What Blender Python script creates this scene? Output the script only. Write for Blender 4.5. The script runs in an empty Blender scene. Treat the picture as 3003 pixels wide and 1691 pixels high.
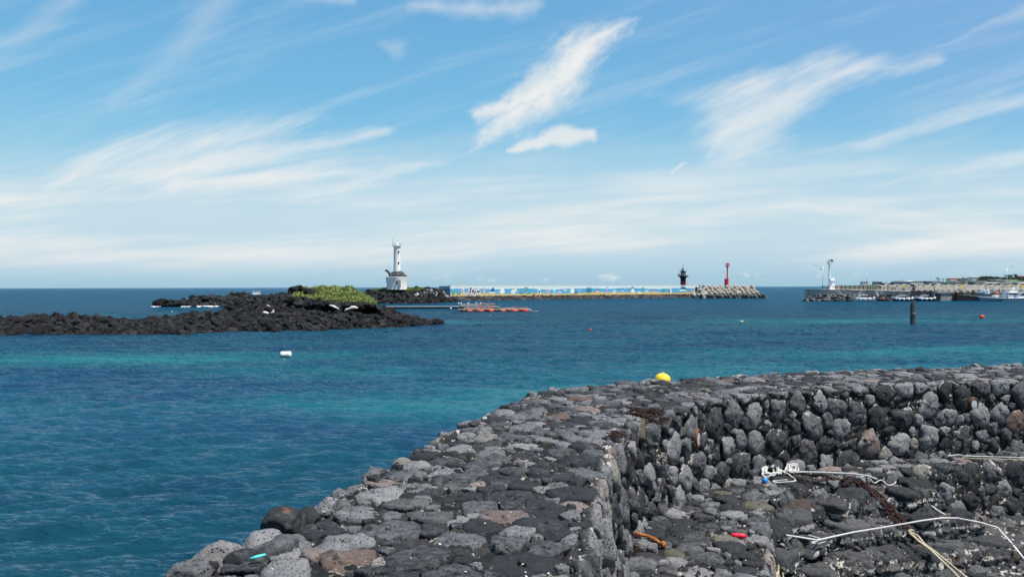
import bpy, bmesh, math, random
import numpy as np
from mathutils import Vector, Matrix
from mathutils.bvhtree import BVHTree
R = math.radians
random.seed(7)
C = bpy.context.scene.collection
scene = bpy.context.scene

# ------------------------------------------------------------------ camera
F = 2400.0; CAMZ = 5.0
ROLL = 0.00233; PITCH = 0.0018
cam = bpy.data.cameras.new('camera'); camo = bpy.data.objects.new('camera', cam); C.objects.link(camo)
cam.sensor_width = 36; cam.lens = 36*F/3003; cam.clip_end = 100000; cam.clip_start = 0.1
fw = Vector((0, math.cos(PITCH), -math.sin(PITCH)))
rt = Vector((math.cos(ROLL), 0, -math.sin(ROLL))); rt = (rt - fw*rt.dot(fw)).normalized()
up = rt.cross(fw).normalized()
M = Matrix((rt, up, -fw)).transposed().to_4x4(); M.translation = (0, 0, CAMZ)
camo.matrix_world = M; scene.camera = camo
CP = Vector((0, 0, CAMZ))

# ------------------------------------------------------------------ sun, exposure
SUN_EL, SUN_AZ = 66.0, 120.0          # azimuth clockwise from +Y
sd = Vector((math.sin(R(SUN_AZ))*math.cos(R(SUN_EL)), math.cos(R(SUN_AZ))*math.cos(R(SUN_EL)), math.sin(R(SUN_EL))))
sl = bpy.data.lights.new('sun', 'SUN'); sl.energy = 5.0; sl.angle = R(0.5); sl.color = (1, 0.94, 0.86)
so = bpy.data.objects.new('sun', sl); C.objects.link(so); so.rotation_euler = (-sd).to_track_quat('-Z', 'Y').to_euler()
vs = scene.view_settings; vs.view_transform = 'Standard'; vs.look = 'None'; vs.exposure = 0.5; vs.gamma = 1
scene.cycles.max_bounces = 4; scene.cycles.diffuse_bounces = 2; scene.cycles.glossy_bounces = 2; scene.cycles.sample_clamp_indirect = 4

# ------------------------------------------------------------------ node expressions
class NX:
    def __init__(s, nt): s.nt = nt
    def val(s, v): return v
    def m(s, op, a, b=None, c=None, clamp=False):
        n = s.nt.nodes.new('ShaderNodeMath'); n.operation = op; n.use_clamp = clamp
        for i, x in enumerate((a, b, c)):
            if x is None: continue
            if isinstance(x, E): s.nt.links.new(x.s, n.inputs[i])
            else: n.inputs[i].default_value = x
        return E(s, n.outputs[0])
    def combine(s, x, y, z=0.0):
        n = s.nt.nodes.new('ShaderNodeCombineXYZ')
        for i, v in enumerate((x, y, z)):
            if isinstance(v, E): s.nt.links.new(v.s, n.inputs[i])
            else: n.inputs[i].default_value = v
        return n.outputs[0]
    def noise(s, vec, scale=1.0, detail=3.0, rough=0.5, dist=0.0, col=False):
        n = s.nt.nodes.new('ShaderNodeTexNoise'); n.inputs['Scale'].default_value = scale
        n.inputs['Detail'].default_value = detail; n.inputs['Roughness'].default_value = rough; n.inputs['Distortion'].default_value = dist
        if vec is not None: s.nt.links.new(vec, n.inputs['Vector'])
        return E(s, n.outputs['Fac']) if not col else n.outputs['Color']
    def voro(s, vec, scale, feature='F1', rnd=1.0):
        n = s.nt.nodes.new('ShaderNodeTexVoronoi'); n.feature = feature; n.inputs['Scale'].default_value = scale
        n.inputs['Randomness'].default_value = rnd
        if vec is not None: s.nt.links.new(vec, n.inputs['Vector'])
        return E(s, n.outputs['Distance'])
    def ss(s, a, b, x):
        n = s.nt.nodes.new('ShaderNodeMapRange'); n.interpolation_type = 'SMOOTHSTEP'
        s.nt.links.new(x.s, n.inputs['Value']); n.inputs['From Min'].default_value = a; n.inputs['From Max'].default_value = b
        return E(s, n.outputs[0])
    def mix(s, fac, a, b, mode='MIX'):
        n = s.nt.nodes.new('ShaderNodeMix'); n.data_type = 'RGBA'; n.blend_type = mode
        def put(sock, v):
            if isinstance(v, E): s.nt.links.new(v.s, sock)
            elif isinstance(v, bpy.types.NodeSocket): s.nt.links.new(v, sock)
            elif isinstance(v, (tuple, list)): sock.default_value = (*v[:3], 1)
            else: sock.default_value = v
        put(n.inputs[0], fac); put(n.inputs[6], a); put(n.inputs[7], b)
        return n.outputs[2]
    def sep(s, sock):
        n = s.nt.nodes.new('ShaderNodeSeparateXYZ'); s.nt.links.new(sock, n.inputs[0])
        return [E(s, o) for o in n.outputs]
    def attr(s, name):
        n = s.nt.nodes.new('ShaderNodeAttribute'); n.attribute_name = name
        return E(s, n.outputs['Fac'])
    def coord(s, kind='Object'):
        n = s.nt.nodes.new('ShaderNodeTexCoord'); return n.outputs[kind]
    def pos(s):
        n = s.nt.nodes.new('ShaderNodeNewGeometry'); return n.outputs['Position']
    def ramp(s, fac, stops, interp='LINEAR'):
        n = s.nt.nodes.new('ShaderNodeValToRGB'); n.color_ramp.interpolation = interp
        s.nt.links.new(fac.s, n.inputs[0]); e = n.color_ramp.elements
        while len(e) < len(stops): e.new(0.5)
        for el, (p, c) in zip(e, stops): el.position = p; el.color = (*c, 1)
        return n.outputs[0]
    def bump(s, h, strength=0.5, dist=0.01, normal=None):
        n = s.nt.nodes.new('ShaderNodeBump'); n.inputs['Strength'].default_value = strength; n.inputs['Distance'].default_value = dist
        s.nt.links.new(h.s, n.inputs['Height'])
        if normal is not None: s.nt.links.new(normal, n.inputs['Normal'])
        return n.outputs[0]
class E:
    def __init__(s, nx, sock): s.nx = nx; s.s = sock
    def __add__(s, o): return s.nx.m('ADD', s, o)
    __radd__ = __add__
    def __sub__(s, o): return s.nx.m('SUBTRACT', s, o)
    def __rsub__(s, o): return s.nx.m('SUBTRACT', o, s)
    def __mul__(s, o): return s.nx.m('MULTIPLY', s, o)
    __rmul__ = __mul__
    def __truediv__(s, o): return s.nx.m('DIVIDE', s, o)
    def __pow__(s, o): return s.nx.m('POWER', s, o)
    def max(s, o): return s.nx.m('MAXIMUM', s, o)
    def min(s, o): return s.nx.m('MINIMUM', s, o)
    def cl(s): return s.nx.m('ADD', s, 0.0, clamp=True)

def lin(r, g, b):
    f = lambda c: (c/255/12.92 if c/255 <= 0.04045 else ((c/255+0.055)/1.055)**2.4)
    return (f(r), f(g), f(b))

# ------------------------------------------------------------------ world: sky and clouds (all by direction)
w = bpy.data.worlds.new('World'); scene.world = w; w.use_nodes = True
nt = w.node_tree; nt.nodes.clear(); X = NX(nt)
out = nt.nodes.new('ShaderNodeOutputWorld'); bg = nt.nodes.new('ShaderNodeBackground'); nt.links.new(bg.outputs[0], out.inputs[0])
sky = nt.nodes.new('ShaderNodeTexSky'); sky.sky_type = 'NISHITA'; sky.sun_disc = False
sky.sun_elevation = R(SUN_EL); sky.sun_rotation = R(SUN_AZ); sky.altitude = 10; sky.air_density = 1.0; sky.dust_density = 0.6; sky.ozone_density = 1.6
SKYS = 0.13
dirn = X.coord('Generated')
dx, dy, dz = X.sep(dirn)
dyc = X.m('ABSOLUTE', dy).max(0.06)
u = dx/dyc; v = dz/dyc                                  # tangent plane of the sky facing +Y (mirrored behind)
def hx(px): return (px-1501.5)/F
def hy(py): return (841.5-py)/F
el = X.m('ARCTAN2', dz, X.m('SQRT', dx*dx+dy*dy))          # elevation
# tone of the clear air: the Nishita sky toned towards the photograph's cyan
grad = X.ramp(el*1.4, [(0.0, lin(158, 200, 224)), (0.05, lin(152, 200, 228)), (0.11, lin(162, 208, 230)), (0.20, lin(144, 204, 232)), (0.30, lin(120, 190, 229)),
                       (0.42, lin(108, 178, 224)), (0.56, lin(108, 170, 220)), (1.0, lin(60, 110, 180))])
rgt = X.ss(-0.1, 0.65, u)
grad = X.mix(rgt*X.ss(0.08, 0.35, v)*0.55, grad, lin(134, 174, 224))
skyc = X.mix(1.0, sky.outputs[0], (SKYS,)*3, 'MULTIPLY')
base = X.mix(0.86, skyc, grad)
# domain warp
pv = X.combine(u, v, 0.0)
def n2(su, sv, ang=0.0, sc=1.0, det=4, ro=0.55, off=0.0):
    ca, sa = math.cos(ang), math.sin(ang)
    a = u*ca + v*sa; b = v*ca - u*sa
    return X.noise(X.combine(a*su+off, b*sv, off), sc, det, ro)
wx = (n2(9, 9, 0, 1, 3)-0.5); wy = (n2(9, 9, 0, 1, 3, off=7.3)-0.5)
fx = (n2(32, 44, 0.5, 1, 4, 0.6, off=2.1)-0.5); fy = (n2(32, 44, 0.5, 1, 4, 0.6, off=5.1)-0.5)
def warped(a, b): return X.combine(u + wx*a + fx*b, v + wy*a + fy*b, 0.0)
def vm(op, a, b=None, sc=None):
    n = nt.nodes.new('ShaderNodeVectorMath'); n.operation = op
    for i, x in enumerate((a, b)):
        if x is None: continue
        if isinstance(x, bpy.types.NodeSocket): nt.links.new(x, n.inputs[i])
        else: n.inputs[i].default_value = x
    if sc is not None: nt.links.new(sc.s, n.inputs['Scale'])
    return n.outputs['Value'] if op in ('LENGTH', 'DOT_PRODUCT') else n.outputs[0]
def capsules(P, pts):
    """max over segments of 1 - dist/width; pts = (px, py, w px)"""
    best = None; wm = max(p_[2] for p_ in pts)
    for (x0, y0, w0), (x1, y1, w1) in zip(pts, pts[1:]):
        a = (hx(x0), hy(y0), 0); b = (hx(x1), hy(y1), 0); d = (b[0]-a[0], b[1]-a[1], 0)
        L2 = d[0]**2+d[1]**2
        rel = vm('SUBTRACT', P, a)
        t = (E(X, vm('DOT_PRODUCT', rel, d)) * (1/L2)).cl()
        dist = E(X, vm('LENGTH', vm('SUBTRACT', rel, vm('SCALE', d, None, t))))
        wd = t*((w1-w0)/F) + w0/F
        val = (wd-dist)/(wd*0.55+0.45*wm/F)
        best = val if best is None else best.max(val)
    return best
Pa = warped(0.03, 0.024)
Pb = warped(0.035, 0.008)
streak = n2(7, 44, R(24), 1, 5, 0.6)
streak2 = n2(3.0, 34, R(17), 1, 5, 0.6, off=3.3)
cl = None
def add(den):
    global cl
    cl = den if cl is None else 1.0-(1.0-cl)*(1.0-den)
# big central streak
A1 = capsules(Pa, [(1378, 452, 10), (1420, 400, 30), (1500, 345, 56), (1590, 290, 64), (1650, 225, 80), (1690, 160, 80), (1770, 110, 46), (1872, 58, 8)])
A2 = capsules(Pa, [(1400, 345, 26), (1500, 315, 52), (1600, 250, 70)])
add(X.ss(-0.25, 1.05, A1.max(A2) + (n2(30, 60, R(40), 1, 6, .65)-0.5)*1.35)*0.93)
# puff under it
C1 = capsules(warped(0.012, 0.016), [(1490, 438, 9), (1565, 416, 26), (1650, 398, 36), (1730, 392, 24)])
puff = X.ss(-0.15, 0.65, C1 + (n2(30, 45, 0, 1, 4, .5)-0.5)*0.35); add(puff*0.75)
# right wisp
B1 = capsules(Pb, [(2095, 458, 12), (2150, 380, 95), (2230, 330, 105), (2330, 290, 60), (2450, 235, 34), (2590, 205, 22), (2760, 172, 8)])
B2 = capsules(Pb, [(1900, 285, 20), (2030, 290, 45), (2250, 260, 90), (2460, 190, 50)])
add(X.ss(-0.5, 1.0, B1 + (streak-0.5)*1.7)*0.74)
add(X.ss(-0.1, 1.5, B2 + (streak-0.5)*3.2)*0.36)
add(X.ss(0.0, 0.9, capsules(Pa, [(1965, 500, 8), (2000, 482, 16), (2030, 470, 5)]))*0.4)
# left fan
D1 = capsules(Pb, [(110, 568, 10), (300, 500, 95), (500, 435, 125), (720, 385, 80), (960, 335, 15)])
D2 = capsules(Pb, [(350, 540, 50), (620, 470, 90), (850, 440, 60), (1130, 392, 10)])
D3 = capsules(Pb, [(500, 540, 45), (900, 520, 60), (1120, 500, 34), (1310, 478, 8)])
add(X.ss(-0.2, 1.6, D1 + (n2(5, 46, R(22), 1, 6, .62, off=1.1)-0.5)*2.5)*0.88)
add(X.ss(-0.2, 1.6, D2.max(D3) + (n2(5, 50, R(11), 1, 6, .62, off=4.1)-0.5)*2.5)*0.88)
# right streaks, top patches, upper left streaks
add(X.ss(-0.2, 1.1, capsules(Pb, [(2250, 468, 6), (2600, 410, 26), (2830, 340, 36), (3200, 250, 40)]) + (streak2-0.5)*2.4)*0.42)
add(X.ss(-0.1, 1.6, capsules(Pb, [(2540, 546, 7), (2800, 502, 26), (3250, 420, 32)]) + (streak2-0.5)*2.0)*0.42)
add(X.ss(-0.1, 1.1, capsules(Pb, [(2760, 140, 6), (2880, 90, 20), (3100, 0, 40)]))*0.25)
add(X.ss(0.0, 1.2, capsules(Pb, [(1210, 20, 25), (1330, 25, 50), (1560, 5, 55)])+(n2(30, 30, 0, 1, 4)-0.5)*1.3)*0.42)
add(X.ss(0.0, 1.2, capsules(Pb, [(860, -15, 30), (1040, -5, 35)]))*0.45)
add(X.ss(0.0, 1.2, capsules(Pb, [(1130, 120, 25), (1180, 140, 40)])+(n2(30, 30, 0, 1, 4)-0.5)*1.3)*0.2)
add(X.ss(-0.1, 1.2, capsules(Pb, [(-200, 240, 60), (30, 120, 50), (240, -20, 60)]) + (streak2-0.5)*1.5)*0.22)
add(X.ss(-0.1, 1.3, capsules(Pb, [(330, 300, 20), (520, 150, 80), (660, -20, 90)]) + (streak-0.5)*1.5)*0.22)
# low band patches right (y 600..680)
add(X.ss(-0.2, 1.6, capsules(Pb, [(2050, 650, 20), (2350, 610, 42), (2560, 640, 50), (3200, 690, 60)]) + (n2(6, 60, R(-4), 1, 5, .6, off=9.1)-0.5)*2.8)*0.60)
# general thin veil, denser towards the horizon, streaked along it
veil = X.ss(0.40, 0.74, n2(2.2, 26, R(4), 1, 6, 0.6, off=0.7))
band = X.ss(0.0, 0.05, v)*(1.0-X.ss(0.09, 0.20, v))
add((veil*0.58+0.34)*band)
add(X.ss(0.45, 0.8, streak2)*0.20*X.ss(0.10, 0.2, v))
# small cumulus just above the horizon
cum = X.ss(0.52, 0.66, n2(24, 40, 0, 1, 5, .6, off=6.2))*X.ss(0.004, 0.01, v)*(1.0-X.ss(0.010, 0.022, v))
add(cum*0.55*X.ss(-0.3, -0.05, u))
ccol = X.mix(n2(14, 14, 0, 1, 3, off=8.0), lin(232, 238, 240), lin(248, 244, 238))
fin = X.mix(cl.cl(), base, ccol)
fin = X.mix(X.ss(-0.02, 0.0, dz), (0.10, 0.20, 0.30), fin)
nt.links.new(fin, bg.inputs[0]); bg.inputs[1].default_value = 0.707

# ------------------------------------------------------------------ pixel -> world helpers (3003 x 1691 photograph)
def ray(px, py):
    return (fw + rt*((px-1501.5)/F) + up*(-(py-845.5)/F)).normalized()
def P(px, py, z=0.0):
    d = ray(px, py); return CP + d*((z-CAMZ)/d.z)
def D(px, py, Y):
    d = ray(px, py); return CP + d*(Y/d.y)
def XZ(px, py, Y): p = D(px, py, Y); return p.x, p.z

# ------------------------------------------------------------------ tagging
def tag(o, label=None, cat=None, group=None, kind=None):
    if label: o['label'] = label
    if cat: o['category'] = cat
    if group: o['group'] = group
    if kind: o['kind'] = kind
    return o
def empty(name, loc=(0, 0, 0), rz=0, label=None, cat=None, group=None):
    o = bpy.data.objects.new(name, None); C.objects.link(o); o.location = loc; o.rotation_euler = (0, 0, rz); o.empty_display_size = 0.2
    return tag(o, label, cat, group)
def copy_tree(o, parent=None):
    c = o.copy(); C.objects.link(c); c.parent = parent
    for ch in list(o.children): copy_tree(ch, c)
    return c
def np_mesh(name, V, Fc, mat, parent=None, smooth=True, attrs=None):
    """V (n,3), Fc (m,k) arrays"""
    V = np.asarray(V, np.float32); Fc = np.asarray(Fc, np.int32)
    me = bpy.data.meshes.new(name); k = Fc.shape[1]
    me.vertices.add(len(V)); me.vertices.foreach_set('co', V.ravel())
    me.loops.add(Fc.size); me.loops.foreach_set('vertex_index', Fc.ravel())
    me.polygons.add(len(Fc)); me.polygons.foreach_set('loop_start', np.arange(0, Fc.size, k, dtype=np.int32))
    me.polygons.foreach_set('loop_total', np.full(len(Fc), k, np.int32))
    me.polygons.foreach_set('use_smooth', np.full(len(Fc), smooth))
    me.update(calc_edges=True); me.validate()
    for nme, arr in (attrs or {}).items():
        a = me.attributes.new(nme, 'FLOAT', 'POINT'); a.data.foreach_set('value', np.asarray(arr, np.float32).ravel())
    me.materials.append(mat)
    o = bpy.data.objects.new(name, me); C.objects.link(o); o.parent = parent
    return o

class MB:
    """collects shapes, then links ONE mesh object"""
    def __init__(s): s.v = []; s.f = []; s.fm = []; s.mats = []; s.sm = []
    def _mi(s, m):
        if m is None: m = s.cur
        if m not in s.mats: s.mats.append(m)
        return s.mats.index(m)
    def add(s, vs_, fs, m=None, smooth=False):
        b = len(s.v); s.v += [tuple(q) for q in vs_]; mi = s._mi(m)
        for f in fs: s.f.append(tuple(b+i for i in f)); s.fm.append(mi); s.sm.append(smooth)
        return s
    cur = None
    def box(s, c, d, m=None, rot=None):
        x, y, z = d[0]/2, d[1]/2, d[2]/2
        vs_ = [Vector((i*x, j*y, k*z)) for i in (-1, 1) for j in (-1, 1) for k in (-1, 1)]
        if rot is not None: vs_ = [rot @ q for q in vs_]
        vs_ = [q+Vector(c) for q in vs_]
        return s.add(vs_, [(0, 1, 3, 2), (4, 6, 7, 5), (0, 4, 5, 1), (2, 3, 7, 6), (0, 2, 6, 4), (1, 5, 7, 3)], m)
    def tube(s, pts, r, m=None, n=8, smooth=True, cap=True):
        pts = [Vector(q) for q in pts]; rs = r if isinstance(r, (list, tuple)) else [r]*len(pts)
        rings = []; ref = None
        for i, q in enumerate(pts):
            t = (pts[min(i+1, len(pts)-1)]-pts[max(i-1, 0)])
            if t.length < 1e-9: t = Vector((0, 0, 1))
            t.normalize()
            if ref is None: ref = Vector((0, 0, 1)) if abs(t.z) < 0.9 else Vector((1, 0, 0))
            a = t.cross(ref)
            if a.length < 1e-4: a = t.cross(Vector((0.3, 1, 0.2)))
            a.normalize(); b = t.cross(a).normalized(); ref = -b if False else ref
            rings.append([q + (a*math.cos(2*math.pi*k/n)+b*math.sin(2*math.pi*k/n))*rs[i] for k in range(n)])
        vs_ = [q for rg in rings for q in rg]; fs = []
        for i in range(len(rings)-1):
            for k in range(n): fs.append((i*n+k, i*n+(k+1) % n, (i+1)*n+(k+1) % n, (i+1)*n+k))
        if cap: fs.append(tuple(range(n))[::-1]); fs.append(tuple((len(rings)-1)*n+k for k in range(n)))
        return s.add(vs_, fs, m, smooth)
    def cyl(s, c, r, h, m=None, n=20, r2=None):
        c = Vector(c); return s.lathe([(r, 0), (r if r2 is None else r2, h)], c, m, n)
    def lathe(s, prof, c=(0, 0, 0), m=None, n=24, smooth=True):
        c = Vector(c); vs_ = []; fs = []
        for (r, z) in prof:
            for k in range(n): a = 2*math.pi*k/n; vs_.append(c+Vector((r*math.cos(a), r*math.sin(a), z)))
        for i in range(len(prof)-1):
            for k in range(n): fs.append((i*n+k, i*n+(k+1) % n, (i+1)*n+(k+1) % n, (i+1)*n+k))
        s.add(vs_, fs, m, smooth)
        s.add(vs_[:n], [tuple(range(n))[::-1]], m); s.add(vs_[-n:], [tuple(range(n))], m)
        return s
    def prism(s, poly, y0, y1, m=None):
        """poly in (x,z), extruded along y"""
        n = len(poly); vs_ = [(x, y0, z) for x, z in poly]+[(x, y1, z) for x, z in poly]
        fs = [tuple(range(n)), tuple(range(n, 2*n))[::-1]]+[(i, n+i, n+(i+1) % n, (i+1) % n) for i in range(n)]
        return s.add(vs_, fs, m)
    def build(s, name, mat=None, parent=None, loc=None):
        me = bpy.data.meshes.new(name)
        me.from_pydata([tuple(q) for q in s.v], [], s.f)
        ms = [q if q is not None else mat for q in s.mats]
        for q in ms: me.materials.append(q)
        me.polygons.foreach_set('material_index', s.fm); me.polygons.foreach_set('use_smooth', s.sm)
        bm = bmesh.new(); bm.from_mesh(me); bmesh.ops.recalc_face_normals(bm, faces=bm.faces); bm.to_mesh(me); bm.free()
        me.update()
        o = bpy.data.objects.new(name, me); C.objects.link(o); o.parent = parent
        if loc is not None: o.location = loc
        return o

# ------------------------------------------------------------------ materials
def mat(name, col, rough=0.7, var=0.15, scale=3.0, bump=0.0, bscale=20.0, metal=0.0, col2=None, spec=0.4):
    m = bpy.data.materials.new(name); m.use_nodes = True; nt = m.node_tree; x = NX(nt)
    b = nt.nodes['Principled BSDF']; b.inputs['Roughness'].default_value = rough; b.inputs['Metallic'].default_value = metal
    b.inputs['Specular IOR Level'].default_value = spec
    co = x.coord('Object')
    n = x.noise(co, scale, 5, 0.6)
    c2 = col2 if col2 else tuple(c*(1-var*2) for c in col)
    c1 = col if col2 else tuple(min(1, c*(1+var)) for c in col)
    nt.links.new(x.mix(x.ss(0.3, 0.7, n), c2, c1), b.inputs['Base Color'])
    if bump: nt.links.new(x.bump(x.noise(co, bscale, 4, 0.6), bump, 0.02), b.inputs['Normal'])
    return m
def basalt(name, lo=0.03, hi=0.115, pit=42.0, white=0.5, warm=1.0, bdist=0.012, fine=1.0, brown=0.5):
    m = bpy.data.materials.new(name); m.use_nodes = True; nt = m.node_tree; x = NX(nt)
    b = nt.nodes['Principled BSDF']; b.inputs['Roughness'].default_value = 0.85; b.inputs['Specular IOR Level'].default_value = 0.25
    p = x.pos(); r1 = x.attr('rnd'); r2 = x.attr('rnd2'); cv = x.attr('crev')
    big = x.noise(p, 2.2*fine, 4, 0.6); mid = x.noise(p, 14*fine, 5, 0.65)
    tone = (r1*0.66 + big*0.34 + (mid-0.5)*0.80 + 0.04).cl()
    c = x.ramp(tone, [(0.0, (lo*.70, lo*.8, lo*.92)), (0.35, (lo*1.06, lo*1.2, lo*1.36)), (0.65, ((lo+hi)*.485, (lo+hi)*.505, (lo+hi)*.535)), (1.0, (hi*1.04, hi*1.05, hi*1.06))])
    # reddish and olive stones
    c = x.mix(x.ss(0.95, 0.97, r2)*0.6*brown, c, (hi*1.25, hi*.78, hi*.55))
    c = x.mix(x.ss(0.89, 0.90, r2)*(1.0-x.ss(0.92, 0.93, r2))*0.6*brown, c, (hi*1.0, hi*.88, hi*.55))
    # rust stains
    c = x.mix(x.ss(0.70, 0.78, x.noise(p, 3.1*fine, 4, 0.6))*0.5*warm*brown, c, (hi*1.9, hi*.9, hi*.4))
    # white shell, salt and mortar in the joints
    wn = x.noise(p, 4.5*fine, 5, 0.7)
    wm = x.ss(0.25, 0.7, cv + (x.noise(p, 30*fine, 3, .6)-0.5)*0.6)*x.ss(0.62-0.16*white, 0.66-0.16*white, wn)
    c = x.mix(wm*min(1, white*1.6), c, (0.50, 0.48, 0.44))
    c = x.mix(x.ss(0.715, 0.735, x.noise(p, 9*fine, 4, .6))*0.8*white*x.ss(.5, .62, big), c, (0.40, 0.39, 0.36))
    c = x.mix(x.ss(0.45, 1.0, cv)*(1.0-wm)*0.8, c, (lo*.4, lo*.4, lo*.42))  # gap shade painted in: colour darkens with depth between the stones
    pits = x.voro(p, pit, 'F1'); pit2 = x.voro(p, pit*2.1, 'F1')
    pm = x.ss(0.42, 0.58, x.noise(p, 3.0*fine, 2, .5)+(r1-0.5)*0.35)*0.75+0.2
    c = x.mix((1.0-x.ss(0.16, 0.36, pits))*pm, c, (lo*.3, lo*.3, lo*.33))
    nt.links.new(c, b.inputs['Base Color'])
    h = x.ss(0.05, 0.42, pits)*0.8*pm + x.ss(0.05, 0.4, pit2)*0.3 + x.noise(p, pit*.35, 7, 0.75)*2.0
    nt.links.new(x.bump(h, 0.85, bdist), b.inputs['Normal'])
    return m
M_ = {}
M_['basalt'] = basalt('basalt_wall', 0.025, 0.240, 32, 0.50, bdist=0.022)
M_['basalt_step'] = basalt('basalt_steps', 0.020, 0.105, 28, 1.0, bdist=0.022)
M_['fill'] = basalt('joint_rubble', 0.009, 0.05, 40, 0.75, bdist=0.02)
M_['mortar'] = basalt('shell_mortar', 0.02, 0.12, 40, 1.15, bdist=0.02)
M_['lava'] = basalt('lava_rock', 0.003, 0.032, 3.0, 0.0, 0.0, 0.10, 0.12, 0.0)
M_['lava_pale'] = basalt('pale_rubble', 0.03, 0.5, 3.0, 0.0, 0.2, 0.08, 0.12, 0.0)
M_['revet'] = basalt('dark_revetment', 0.010, 0.075, 2.5, 0.0, 0.0, 0.08, 0.15, 0.0)
M_['riprap'] = basalt('armour_rock', 0.035, 0.24, 2.5, 0.0, 0.3, 0.08, 0.15, 0.3)
M_['white'] = mat('white_paint', (0.84, 0.81, 0.74), 0.55, 0.05, 0.8, 0.2, 6)
M_['white_clean'] = mat('white_gloss', (0.80, 0.80, 0.80), 0.35, 0.03, 2)
M_['turtle'] = mat('turtle_stone', (0.06, 0.072, 0.085), 0.85, 0.3, 1.5, 0.6, 5)
M_['dark'] = mat('dark_opening', (0.02, 0.022, 0.025), 0.6, 0.2)
M_['steel'] = mat('galvanised_steel', (0.42, 0.45, 0.47), 0.45, 0.1, 4, metal=0.5)
M_['black_paint'] = mat('black_paint', (0.006, 0.007, 0.012), 0.6, 0.2, spec=0.2)
M_['dark_red'] = mat('dark_red_paint', (0.16, 0.008, 0.02), 0.5, 0.15)
M_['red'] = mat('red_paint', (0.62, 0.02, 0.035), 0.45, 0.08)
M_['orange'] = mat('orange_float', (0.68, 0.13, 0.03), 0.5, 0.15, 2, col2=(0.5, 0.07, 0.02))
M_['redfloat'] = mat('red_float', (0.66, 0.04, 0.03), 0.45, 0.12)
M_['yellow'] = mat('yellow_float', (0.80, 0.52, 0.02), 0.5, 0.1, 4)
M_['concrete'] = mat('pale_concrete', (0.50, 0.46, 0.40), 0.9, 0.18, 0.5, 0.4, 3)
M_['tetra'] = mat('tetrapod_concrete', (0.34, 0.315, 0.27), 0.9, 0.22, 0.7, 0.4, 3)
M_['quay'] = mat('weathered_quay_concrete', (0.36, 0.355, 0.32), 0.9, 0.2, 0.35, 0.5, 3)
M_['deck'] = mat('quay_deck', (0.38, 0.36, 0.32), 0.9, 0.12, 0.5)
M_['brown'] = mat('brown_timber', (0.055, 0.025, 0.018), 0.7, 0.2)
M_['tyre'] = mat('tyre_rubber', (0.012, 0.012, 0.013), 0.8, 0.2)
M_['panel'] = mat('solar_panel', (0.02, 0.02, 0.06), 0.5, 0.1, spec=0.2)
M_['hull_blue'] = mat('pale_blue_hull', (0.20, 0.33, 0.42), 0.4, 0.12, 0.6)
M_['hull_dark'] = mat('dark_hull', (0.012, 0.014, 0.02), 0.5, 0.2)
M_['navy'] = mat('navy_hull', (0.03, 0.06, 0.14), 0.4, 0.2)
M_['glass'] = mat('cabin_glass', (0.015, 0.02, 0.03), 0.08, 0.1, spec=0.9)
M_['bluetarp'] = mat('blue_tarp', (0.06, 0.30, 0.58), 0.6, 0.2)
M_['rust'] = mat('rusted_iron', (0.055, 0.018, 0.012), 0.85, 0.3, 30, 0.6, 60, col2=(0.02, 0.009, 0.008))
M_['rustor'] = mat('orange_rust', (0.42, 0.15, 0.03), 0.85, 0.3, 25, 0.7, 60, col2=(0.18, 0.05, 0.015))
M_['rope'] = mat('white_rope', (0.72, 0.72, 0.69), 0.85, 0.1, 50, 0.8, 160)
M_['cream'] = mat('cream_rope', (0.60, 0.53, 0.36), 0.85, 0.2, 50, 0.8, 160)
M_['pinknet'] = mat('pink_net', (0.42, 0.26, 0.24), 0.9, 0.3, 3)
M_['weed'] = mat('dried_seaweed', (0.035, 0.016, 0.012), 0.9, 0.3, 20)
M_['signyellow'] = mat('yellow_sign', (0.75, 0.45, 0.02), 0.5, 0.1)
M_['foliage'] = mat('dark_foliage', (0.045, 0.085, 0.05), 0.8, 0.3, 0.3)
M_['frond'] = mat('palm_frond', (0.035, 0.07, 0.04), 0.8, 0.2)
M_['bark'] = mat('bark', (0.10, 0.07, 0.05), 0.9, 0.2)
# ------------------------------------------------------------------ numpy noise
def _h(ix, iy, iz, seed):
    h = (ix.astype(np.int64)*374761393 + iy.astype(np.int64)*668265263 + iz.astype(np.int64)*2147483647 + seed*974634777) & 0xFFFFFFFF
    h = ((h ^ (h >> 13))*1274126177) & 0xFFFFFFFF
    h = ((h ^ (h >> 16))*2246822519) & 0xFFFFFFFF
    h = h ^ (h >> 15)
    return (h & 0xFFFFFF)/float(0x1000000)
def vnoise(p, seed=0):
    i = np.floor(p).astype(np.int64); f = p-i; f = f*f*(3-2*f); r = 0
    for a in (0, 1):
        wa = f[:, 0] if a else 1-f[:, 0]
        for b in (0, 1):
            wb = f[:, 1] if b else 1-f[:, 1]
            for c in (0, 1):
                wc = f[:, 2] if c else 1-f[:, 2]
                r = r + wa*wb*wc*_h(i[:, 0]+a, i[:, 1]+b, i[:, 2]+c, seed)
    return r
def fbm(p, oct=3, seed=0, gain=0.5):
    r = 0; a = 1; t = 0
    for o in range(oct): r = r + a*vnoise(p*2**o, seed+o*17); t += a; a *= gain
    return r/t
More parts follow.
